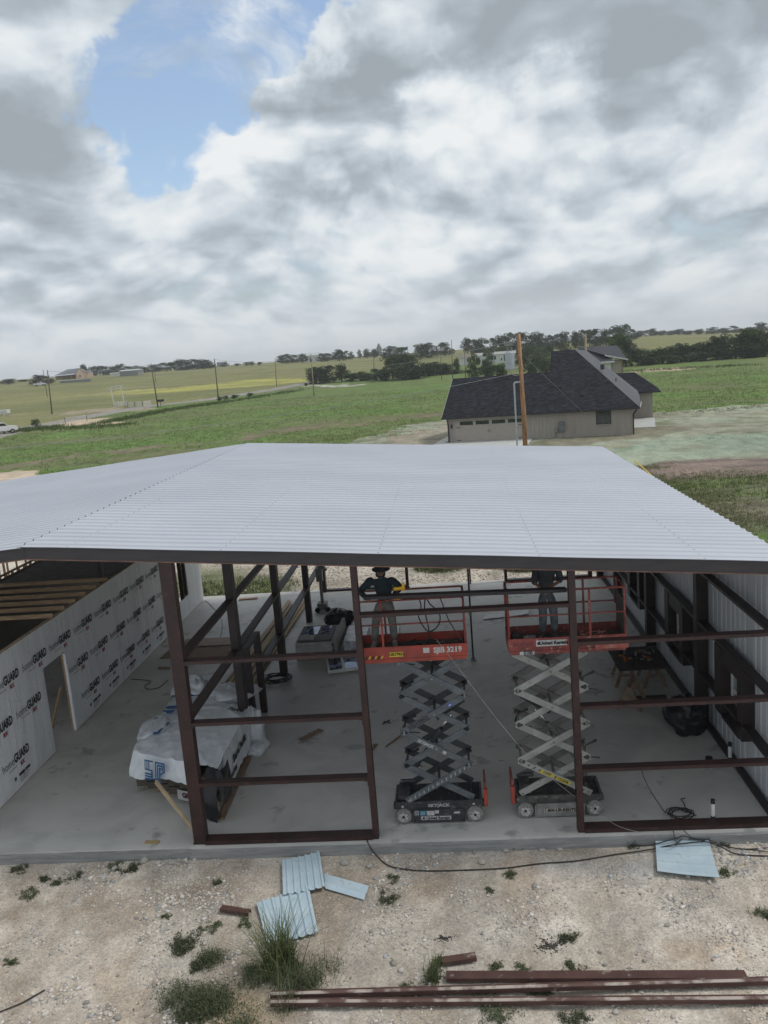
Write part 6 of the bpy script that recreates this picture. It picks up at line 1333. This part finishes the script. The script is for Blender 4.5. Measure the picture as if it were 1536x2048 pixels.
zg = lambda p: tz(p.x, p.y)
def padquad(pts, name='driveway'):
    P_ = [hp(s_, d_, 0) for s_, d_ in pts]; z = max(tz(p.x, p.y) for p in P_)+.06; o = MB().prism([V(p.x, p.y, z) for p in P_][::-1], (0, 0, -.5)).build(name, padm); return tag(o, kind='structure')
padquad([(-1.4, -6), (8.9, -6), (8.9, -.06), (-1.4, -.06)]); padquad([(19.05, 5.5), (21.3, 5.5), (21.6, 16.6), (19.05, 16.6)], 'path'); padquad([(-1.4, -.06), (-.3, -.06), (-.3, 10), (-1.4, 10)], 'path')

# ================================================================== FAR BUILDINGS
def far_xy(px, py, Yd): d = rayd(px, py); return d.x/d.y*Yd
def simple_building(name, label, cat, pxl, pxr, pyb, Yd, wallh, roofh, depth, wm, rm, gable_front=False, over=.4, wins_=(), roofname='roof', lift=None):
    hit = T((pxl+pxr)/2, pyb).y
    if not 150 < hit < 900: hit = max(150, min(900, T((pxl+pxr)/2, pyb+3).y))
    k_ = hit/Yd; Yd = hit; wallh *= k_; roofh *= k_; depth *= k_
    xl, xr2 = far_xy(pxl, pyb, Yd), far_xy(pxr, pyb, Yd); xc = (xl+xr2)/2; z0 = tz(xc, Yd); zbs = z0
    t_ = thing(name, (xc, Yd+depth/2, z0), label, cat); zt_ = zbs+wallh
    MB().bx(xl, xr2, Yd, Yd+depth, z0-1.5, zt_).build('wall', wm, t_)
    if gable_front:
        mb = MB(); mb.prism([(xl, Yd, zt_), (xr2, Yd, zt_), (xc, Yd, zt_+roofh)], (0, depth, 0)); mb.build('gable', wm, t_)
        mb = MB(); 
        mb.prism([(xl-over, Yd-over, zt_-over*roofh/(xr2-xl)*2), (xc, Yd-over, zt_+roofh), (xc, Yd-over, zt_+roofh+.2), (xl-over, Yd-over, zt_+.2-over*roofh/(xr2-xl)*2)], (0, depth+2*over, 0)); mb.prism([(xc, Yd-over, zt_+roofh), (xr2+over, Yd-over, zt_-over*roofh/(xr2-xl)*2), (xr2+over, Yd-over, zt_+.2-over*roofh/(xr2-xl)*2), (xc, Yd-over, zt_+roofh+.2)], (0, depth+2*over, 0)); mb.build(roofname, rm, t_)
    else:
        mb = MB(); mb.prism([(xl-over, Yd-over, zt_), (xl-over, Yd+depth+over, zt_), (xl-over, Yd+depth/2, zt_+roofh)], (xr2-xl+2*over, 0, 0)); mb.build(roofname, rm, t_)
    for (u0, u1, v0, v1) in wins_: MB().bx(xl+(xr2-xl)*u0, xl+(xr2-xl)*u1, Yd-.12, Yd-.02, zbs+wallh*v0, zbs+wallh*v1).build('window', glass, t_)
    return t_
whw = M('white_siding', (.62, .62, .60), (.54, .54, .53), rough=.6); tanw = M('tan_siding', (.46, .33, .24), (.40, .29, .215), rough=.8); greyr = M('blue_grey_roof', (.17, .18, .20), (.13, .14, .155), rough=.5); greyw = M('grey_siding', (.26, .255, .24), (.2, .2, .19), rough=.7); palr = M('pale_metal_roof', (.5, .52, .53), (.42, .44, .45), rough=.5)
# tan barn: tan gable end at right, long roof running left
Yb = 430; Yb = max(300, min(700, T(160, 757).y)); xl, xm, xr2 = far_xy(121, 752, Yb+14), far_xy(152, 755, Yb), far_xy(175, 754, Yb+6); zb = max(tz(xm, Yb), AY(160, 756, Yb).z)
bn = thing('barn', (xm, Yb+8, tz(xm, Yb)), 'tan barn with a big blue grey roof on the far left skyline', 'barn')
wpx = (xr2-xm); H1 = 3.0; H2 = 6.2
MB().bx(xl, xr2, Yb+6, Yb+16, zb-3, zb+H1).build('wall', tanw, bn); MB().prism([(xm, Yb, zb-3), (xr2, Yb+6, zb-3), (xr2, Yb+6, zb+H1), ((xm+xr2)/2-1, Yb+3, zb+H2-.2), (xm, Yb, zb+H1)], (-2, 9, 0)).build('gable', tanw, bn)
MB().prism([(xl, Yb+4, zb+H1-.4), (xm+.4, Yb-.6, zb+H1), ((xm+xr2)/2-1, Yb+3, zb+H2), ((xl+xm)/2-1, Yb+9, zb+H2-.2)], (0, .3, .25)).prism([((xm+xr2)/2-1, Yb+3, zb+H2), (xr2+.6, Yb+6, zb+H1-.3), (xr2-2, Yb+16, zb+H1), ((xl+xm)/2-1, Yb+9, zb+H2-.2)], (0, .1, .25)).build('roof', greyr, bn)
MB().prism([(xl-6, Yb, zb+2.2), (xm+.2, Yb-3.5, zb+2.4), (xm+.2, Yb, zb+2.9), (xl-6, Yb+3, zb+2.6)], (0, 0, .2)).build('porch_roof', palr, bn)
for k in range(4): MB().bx(xl-5+(xm-xl+4)*k/3.2, xl-4.7+(xm-xl+4)*k/3.2, Yb-2.3, Yb-2, zb-3, zb+2.25).build('porch_post', wood, bn)
MB().bx(xm+2, xm+3, Yb+.9, Yb+1.1, zb+.7, zb+2).build('window', glass, bn)
simple_building('metal_shed', 'low grey metal shed right of the tan barn', 'shed', 240, 277, 752, 480, 3.0, .7, 9, greyw, palr)
simple_building('house_trailer', 'small white trailer between the tan barn and grey metal shed', 'trailer', 220, 240, 752, 470, 1.6, .3, 4, whw, palr)
simple_building('pipe_rack', 'long low grey trough in front of the tan barn', 'trough', 120, 180, 765, 390, 1.1, .3, 2, greyw, greyw)
simple_building('white_cottage', 'white roofed cottage peeking from the trees left of centre', 'cottage', 352, 368, 741, 520, 1.4, .9, 6, greyw, palr); simple_building('white_cottage', 'white cottage with steeper roof right of its neighbour', 'cottage', 371, 387, 739, 530, 1.8, 1.6, 6, whw, palr)
simple_building('farm_building', 'pale flat farm building just right of the far leftmost poles', 'building', 434, 450, 733, 520, 2.6, .6, 6, greyw, palr)
simple_building('white_shed', 'white gabled shed with a dark door right of the tall pale pole', 'shed', 611, 637, 724, 430, 3.2, 1.5, 7, whw, palr, wins_=((.35, .5, 0, .7),))
simple_building('long_building', 'long white roofed building on the rise left of the grey gabled house', 'building', 727, 752, 714, 500, 2.8, 2.0, 8, greyw, palr); simple_building('gabled_house', 'tall grey gabled house on the rise', 'house', 754, 763, 712, 490, 4.5, 2.6, 7, greyw, greyr, True)
simple_building('small_house', 'small pale house among trees above the hedgerow', 'house', 882, 896, 707, 440, 3.4, 1.6, 6, whw, greyr)
simple_building('hilltop_cottage', 'little white gabled cottage on the hill above the grey roof peak', 'cottage', 1147, 1161, 689, 400, 3.2, 1.5, 5, whw, palr, True, wins_=((.4, .6, .3, .7),)); simple_building('outhouse', 'tiny white outbuilding beside the hilltop cottage', 'outbuilding', 1164, 1169, 689, 400, 2.4, .8, 2, whw, greyr)
simple_building('rv_trailer', 'white long trailer on the hill beside the tall right trees', 'trailer', 1208, 1223, 677, 430, 1.8, .3, 3, whw, whw)
mh = simple_building('mobile_home', 'long white mobile home half hidden by bushes behind the garage roof', 'mobile home', 953, 1032, 727, 262, 2.7, .8, 6, whw, M('grey_white_roof', (.38, .37, .35)), wins_=((.36, .43, .45, .85), (.45, .5, .45, .85), (.62, .65, .3, .55), (.7, .73, .2, .9)))
simple_building('garden_shed', 'small white shed with taupe roof left of the mobile home', 'shed', 921, 941, 731, 266, 2.3, 1.0, 5, whw, M('taupe_roof', (.2, .17, .15)))
# second dark roofed house behind
h2 = thing('second_house', (46, 170, tz(46, 170)), 'white and tan house with a dark hip roof behind the grey house', 'house'); Y2 = 168
L2 = lambda px, py, Yd: AY(px, py, Yd)
x0, x1, x2 = far_xy(1165, 735, Y2), far_xy(1222, 742, Y2), far_xy(1246, 740, Y2+1.5); zbs = tz(x1, Y2)-1
ze = L2(1222, 722, Y2).z; zp = L2(1181, 693, Y2+8).z
MB().bx(x0, x1, Y2, Y2+12, zbs, ze).build('wall', whw, h2); MB().bx(x1+.01, x2, Y2+1.5, Y2+11, zbs, ze+.1).build('wall', M('tan_brick', (.36, .31, .25), (.3, .26, .21)), h2)
drk = M('dark_hip_roof', (.034, .036, .046), (.048, .05, .06), rough=.85, scale=2)
xp = far_xy(1181, 693, Y2+8); xe = x1+.6
MB().prism([(x0-6, Y2-.6, ze), (xe, Y2-.6, ze), (xp, Y2+8, zp), (x0-5, Y2+8, zp-1)], (0, 0, -.2)).prism([(xe+.02, Y2-.6, ze), (xe+1, Y2+14, ze+.4), (xp, Y2+14, zp), (xp+.02, Y2+8, zp)], (0, 0, -.2)).build('roof', drk, h2)
MB().bx(x0-6, xe, Y2-.75, Y2-.62, ze-.3, ze).build('fascia', whw, h2)
MB().prism([(x1-1, Y2+.6, ze+1.3), (x2+.7, Y2+.6, ze+.15), (x2+.5, Y2+9, ze+2.8), (x1-5, Y2+9, ze+3.1)], (0, 0, -.15)).build('roof', drk, h2); MB().prism([(x1-1, Y2+.45, ze+1.3), (x2+.8, Y2+.45, ze+.15), (x2+.8, Y2+.45, ze-.1), (x1-1, Y2+.45, ze+1.05)], (0, .12, 0)).build('fascia', whw, h2)
MB().bx(x2-.25, x2+.02, Y2+1.45, Y2+1.49, zbs, ze).build('downspout', woodw, h2)

# ================================================================== POLES AND WIRES
polem = M('creosoted_pole', (.15, .12, .095), (.10, .08, .065), rough=.9, scale=3, stretch=(4, 4, .4)); polep = M('pale_pole', (.36, .28, .20), (.28, .21, .15), rough=.85, scale=3, stretch=(4, 4, .4)); poleo = M('fresh_treated_pole', (.42, .235, .115), (.2, .10, .05), rough=.8, scale=1.6, stretch=(5, 5, .5), c3=(.5, .30, .16), s3=3)
TOPS = {}
def pole(key, px, pyb, pyt, label, mat=polem, r=.17, group=None, Yd=None, name='utility_pole', xtop=None, caps=True):
    if Yd is None: p = T(px, pyb)
    else: x = far_xy(px, pyb, Yd); p = V(x, Yd, tz(x, Yd))
    top = AY(xtop if xtop is not None else px, pyt, p.y); top.y = p.y
    t_ = thing(name, p, label, 'utility pole', group); MB().tube([p-V(0, 0, .3), (p+top)/2, top], [r, r*.85, r*.68], 10).build('shaft', mat, t_, smooth=True)
    if caps:
        MB().cyl(top+V(0, 0, .0), top+V(0, 0, .35), .06, 8).build('insulator', greyp, t_)
        MB().bx(top.x-.12, top.x+.22, top.y-.12, top.y+.12, top.z-1.6, top.z-1.1).build('bracket', greyp, t_)
    TOPS[key] = top; return t_
G1 = 'road side utility poles'
pole('a', 104, 828, 742, 'leaning grey pole left of the white ranch gate', xtop=95, group=G1); pole('b', 316, 815, 729, 'dark pole just right of the white rail fence', xtop=302, group=G1); pole('c', 437, 802, 719, 'dark pole at the road bend past the fence', xtop=429, group=G1); pole('d', 628, 792, 710, 'pale pole alone in the field left of the hedgerow', polep, xtop=622, group=G1)
pole('e', 92, 775, 739, 'thin far pole behind the leaning grey pole', r=.14, Yd=330, xtop=86, caps=False, group=G1)
for i, (px, yb, yt, Yd, lab) in enumerate(((550, 742, 715, 300, 'thin far pole left of the pale field pole'), (747, 738, 700, 300, 'thin pole above the middle of the hedgerow'), (815, 706, 692, 300, 'stub of pole over the big hedgerow tree'), (881, 720, 698, 260, 'pole left of a close pair above the hedgerow'), (903, 722, 680, 250, 'taller pole among the close group above the hedgerow'), (929, 722, 692, 250, 'pole right of the close group by the garden shed'), (1157, 690, 662, 300, 'thin pole by the hilltop cottage'), (309, 747, 736, 400, 'far short pole near the tree line'))):
    pole('s%d' % i, px, yb, yt, lab, r=.12, Yd=Yd, caps=False, group='thin distant poles')
pole('h', 1171, 740, 667, 'pale pole rising behind the grey house roof peak', polep, r=.2, Yd=125, caps=False)
# big fresh pole with transformer, conduit, guy
p = V(far_xy(1040, 667, 55), 55, 0); p.z = tz(p.x, 55); top = AY(1037, 668, 55)
pb = thing('transformer_pole', p, 'tall fresh orange brown utility pole carrying a grey transformer in front of the house', 'utility pole')
MB().tube([p-V(0, 0, .3), V(p.x, 55, 5), top], [.165, .15, .118], 14).build('shaft', poleo, pb, smooth=True); MB().cyl(top, top+V(0, 0, .04), .12, 12).build('pole_cap', greyp, pb)
tc_ = AY(1020, 722, 54.9); trf = MB().tube([tc_-V(0, 0, .55), tc_-V(0, 0, .5), tc_+V(0, 0, .5), tc_+V(0, 0, .6)], [.26, .29, .29, .2], 16).build('transformer', M('transformer_grey', (.40, .43, .45), (.34, .37, .40), rough=.5), pb, smooth=False)
MB().cyl(tc_+V(-.12, 0, .6), tc_+V(-.12, 0, .9), .05, 8).cyl(tc_+V(.12, 0, .6), tc_+V(.12, 0, .85), .05, 8).tube([tc_+V(-.12, 0, .9), tc_+V(.1, 0, 1.1), tc_+V(.45, 0, 1.25)], .02, 5).build('bushing', greyp, trf)
MB().bx(tc_.x-.3, tc_.x+.25, 54.8, 55.0, tc_.z+.95, tc_.z+1.15).build('cutout', greyp, pb)
MB().bx(tc_.x+.25, p.x-.1, 54.93, 55.07, tc_.z+.25, tc_.z+.33).bx(tc_.x+.25, p.x-.1, 54.93, 55.07, tc_.z-.35, tc_.z-.27).build('mount_bracket', greyp, pb)
cx_ = AY(1028, 765, 54.9); MB().tube([V(cx_.x, 54.85, p.z), V(cx_.x, 54.85, cx_.z-.05), V(cx_.x+.05, 54.85, cx_.z), V(p.x-.1, 54.95, cx_.z)], .055, 8).build('conduit', M('galvanised', (.42, .45, .47)), pb)
for z in (.9, 2.2, 4.2): MB().bx(cx_.x, p.x, 54.9, 54.98, z, z+.05).build('standoff', greyp, pb)
wm_ = M('overhead_wire', (.30, .31, .31), (.25, .26, .26), rough=.5)
def wire(a, c, sag, label, r=.012, n=14):
    a = Vector(a); c = Vector(c); pts = [a.lerp(c, i/n)-V(0, 0, sag*4*(i/n)*(1-i/n)) for i in range(n+1)]; o = MB().tube(pts, r, 4).build('power_line', wm_); return tag(o, label, 'power line')
wire(tc_+V(.1, 0, 1.2), TOPS['d'], 2.2, 'long overhead line from the transformer pole to the pale field pole', .016)
wire(TOPS['d'], TOPS['c'], 1.2, 'overhead line between the pale field pole and the road bend pole', .03); wire(TOPS['c'], TOPS['b'], 1., 'overhead line between the two dark road poles', .03); wire(TOPS['b'], TOPS['a'], 1., 'overhead line between the fence pole and leaning grey pole', .03)
wire(V(cx_.x, 54.85, cx_.z+.55), V(-38, 42, 6.2), .9, 'service line running left from the transformer pole over the garage roof', .012)
wire(V(tc_.x-.25, 54.8, tc_.z-.3), V(p.x-.1, 54.9, cx_.z+.55), .35, 'thick drop loop hanging from the transformer', .02)
ga = T(1226, 884); wire(AY(1042, 706, 55), ga+V(0, 0, .1), .0, 'taut guy wire slanting down across the house roof to the yard', .014)
ya = [AY(1269, 922, 55), AY(1318, 966, 44)]; cable([V(6.02, 30.5, 5.0), V(7.2, 31.5, 5.9), V(7.9, 33.0, 6.2)], .012, M('yellow_rope', (.7, .5, .03), (.6, .42, .03)), 'yellow line drawn taut off the right eave', 'rope', 'rope') if False else None
yr = cable([AY(1269, 921, 30.), AY(1295, 944, 26.8), AY(1320, 967, 24.2)], .022, M('yellow_rope', (.72, .50, .03), (.6, .42, .03)), 'yellow pole leaning beyond the right eave of the metal roof', 'pole', 'yellow_pole')

# ================================================================== RANCH GATE, FENCES, TRUCKS
whp = M('white_fence_paint', (.66, .65, .62), (.56, .55, .52), rough=.6)
gA, gB = T(229, 813), T(250, 812); gt = thing('ranch_gate', (gA+gB)/2, 'tall white ranch entrance arch beside the road', 'gate'); zt = AY(222, 780, gA.y).z; zt2 = AY(222, 774, gA.y).z
for g_ in (gA, gB): MB().cyl(g_-V(0, 0, .3), V(g_.x-.5, g_.y, zt2), .13, 8).build('post', whp, gt)
for z in (zt, zt2-.1): MB().bar(V(gA.x-1.2, gA.y, z), V(gB.x+.2, gB.y, z+.35), .16, .2).build('crossbeam', whp, gt)
def rail_panel(a, c, h, n, t_, name='rail_panel'):
    mb = MB()
    for k in range(n): z = h*(k+.6)/n; mb.bar(a+V(0, 0, z), c+V(0, 0, z), .06, .12)
    for k in range(3): q = a.lerp(c, k/2); mb.bar(q, q+V(0, 0, h), .12, .12, (0, 1, 0))
    return mb.build(name, whp, t_)
rail_panel(gA+V(.2, -.3, 0), gA.lerp(gB, .55)+V(0, -1.6, 0), 1.3, 5, gt, 'gate_leaf'); rail_panel(gB+V(-.2, -.3, 0), gA.lerp(gB, .5)+V(.4, -1.8, 0), 1.3, 5, gt, 'gate_leaf')
fc = thing('rail_fence', T(275, 812), 'white rail fence curving away right of the ranch entrance arch', 'fence'); f0 = gB+V(.4, 0, 0)
prev = f0
for k, (px, py) in enumerate(((256, 815), (270, 814), (286, 813), (302, 811))):
    q = T(px, py); rail_panel(prev, q, 1.35, 4, fc); prev = q
ml = T(322, 812); mx = thing('mailbox', ml, 'black mailbox on a post by the road', 'mailbox'); MB().bx(ml.x-.06, ml.x+.06, ml.y-.06, ml.y+.06, ml.z-.2, ml.z+1.1).build('post', rubber, mx); MB().bx(ml.x-.9, ml.x+.9, ml.y-.3, ml.y+.3, ml.z+1.1, ml.z+1.7).build('box', rubber, mx, bevel=.1)
wf_ = thing('wire_fence', T(160, 850), 'slim post and wire fence across the sandy entrance', 'fence'); q0, q1 = T(131, 848), T(174, 842)
for q in (q0, q1): MB().cyl(q, q+V(0, 0, 1.3), .06, 6).build('post', polem, wf_)
MB().bar(q0+V(0, 0, 1.2), q1+V(0, 0, 1.2), .05, .06).build('rail', whp, wf_)
def pickup(px, py, heading, label, s=1.):
    c = T(px, py); t_ = thing('pickup_truck', c, label, 'truck'); t_.rotation_euler = (0, 0, heading)
    wp = M('white_car_paint', (.70, .70, .70), (.66, .66, .66), rough=.25, spec=.6); g = c
    def P2(pts, y0, w, mat, name, par=t_, m=None):
        return MB().prism([(g.x+x*s, g.y+y0*s, g.z+z*s) for x, z in pts], (0, w*s, 0)).build(name, mat, par, bevel=.05 if name == 'body' else 0)
    P2([(-2.75, .55), (2.7, .5), (2.8, .95), (2.65, 1.25), (1.35, 1.38), (-.75, 1.38), (-.8, 1.30), (-2.75, 1.30)], -.95, 1.9, wp, 'body')
    P2([(-.78, 1.38), (1.3, 1.38), (.62, 1.98), (-.62, 2.0)], -.82, 1.64, wp, 'cab')
    for yy in (-.835, .825): P2([(-.62, 1.42), (1.1, 1.42), (.55, 1.9), (-.52, 1.92)], yy, .01, glass, 'side_window')
    MB().add([(g.x+x*s, g.y+y*s, g.z+z*s) for x, y, z in ((1.30, -.74, 1.42), (1.30, .74, 1.42), (.67, .70, 1.93), (.67, -.70, 1.93))], [(0, 1, 2, 3)]).build('windshield', glass, t_)
    for wx_ in (-1.75, 1.8):
        for wy_, d_ in ((-.98, 1), (.98, -1)):
            w2 = MB().cyl(g+V(wx_*s, wy_*s, .4*s), g+V(wx_*s, (wy_+.25*d_)*s, .4*s), .4*s, 18).build('wheel', rubber, t_); MB().cyl(g+V(wx_*s, (wy_-.01*d_)*s, .4*s), g+V(wx_*s, (wy_+.05*d_)*s, .4*s), .22*s, 12).build('rim', greyp, w2)
    for yy in (-.75, .75): MB().bx(g.x+2.72*s, g.x+2.80*s, g.y+(yy-.18)*s, g.y+(yy+.18)*s, g.z+.85*s, g.z+1.1*s).build('headlight', stick_w, t_)
    MB().bx(g.x-2.6*s, g.x-.95*s, g.y-.8*s, g.y+.8*s, g.z+1.25*s, g.z+1.31*s).build('bed', rubber, t_); MB().bx(g.x+2.74*s, g.x+2.86*s, g.y-.9*s, g.y+.9*s, g.z+.5*s, g.z+.72*s).build('bumper', greyp, t_)
    return t_
pickup(3, 868, .62, 'white pickup truck on the road cut by the left edge'); pickup(80, 772, .1, 'far white pickup parked in front of the tan barn', 1.15)
tl = T(3, 832); o = MB().bx(tl.x-3, tl.x+1.6, tl.y, tl.y+1.9, tl.z+.5, tl.z+1.5).bx(tl.x-2.6, tl.x-1.9, tl.y, tl.y+.2, tl.z-.0, tl.z+.5).bx(tl.x+.4, tl.x+1.1, tl.y, tl.y+.2, tl.z-.0, tl.z+.5).build('equipment_trailer', [whw], bevel=.08); tag(o, 'white equipment behind the pickup at the left edge', 'trailer')
for px, py, k in ((400, 744, 0), (690, 735, 1), (1000, 700, 2)): pass

# ================================================================== AIR: thin summer haze
hz_ = MB().bx(-3300, 3300, -60, 3420, -9, 60).build('haze', [], None); hm_ = bpy.data.materials.new('thin_haze'); hm_.use_nodes = True
hm_.node_tree.nodes.remove(hm_.node_tree.nodes['Principled BSDF']); pv = hm_.node_tree.nodes.new('ShaderNodeVolumePrincipled'); pv.inputs['Density'].default_value = .00024; pv.inputs['Color'].default_value = (.95, .975, 1, 1)
hm_.node_tree.links.new(pv.outputs[0], hm_.node_tree.nodes['Material Output'].inputs['Volume']); hz_.data.materials.append(hm_); tag(hz_, 'thin pale summer haze over the fields', 'haze', kind='stuff')
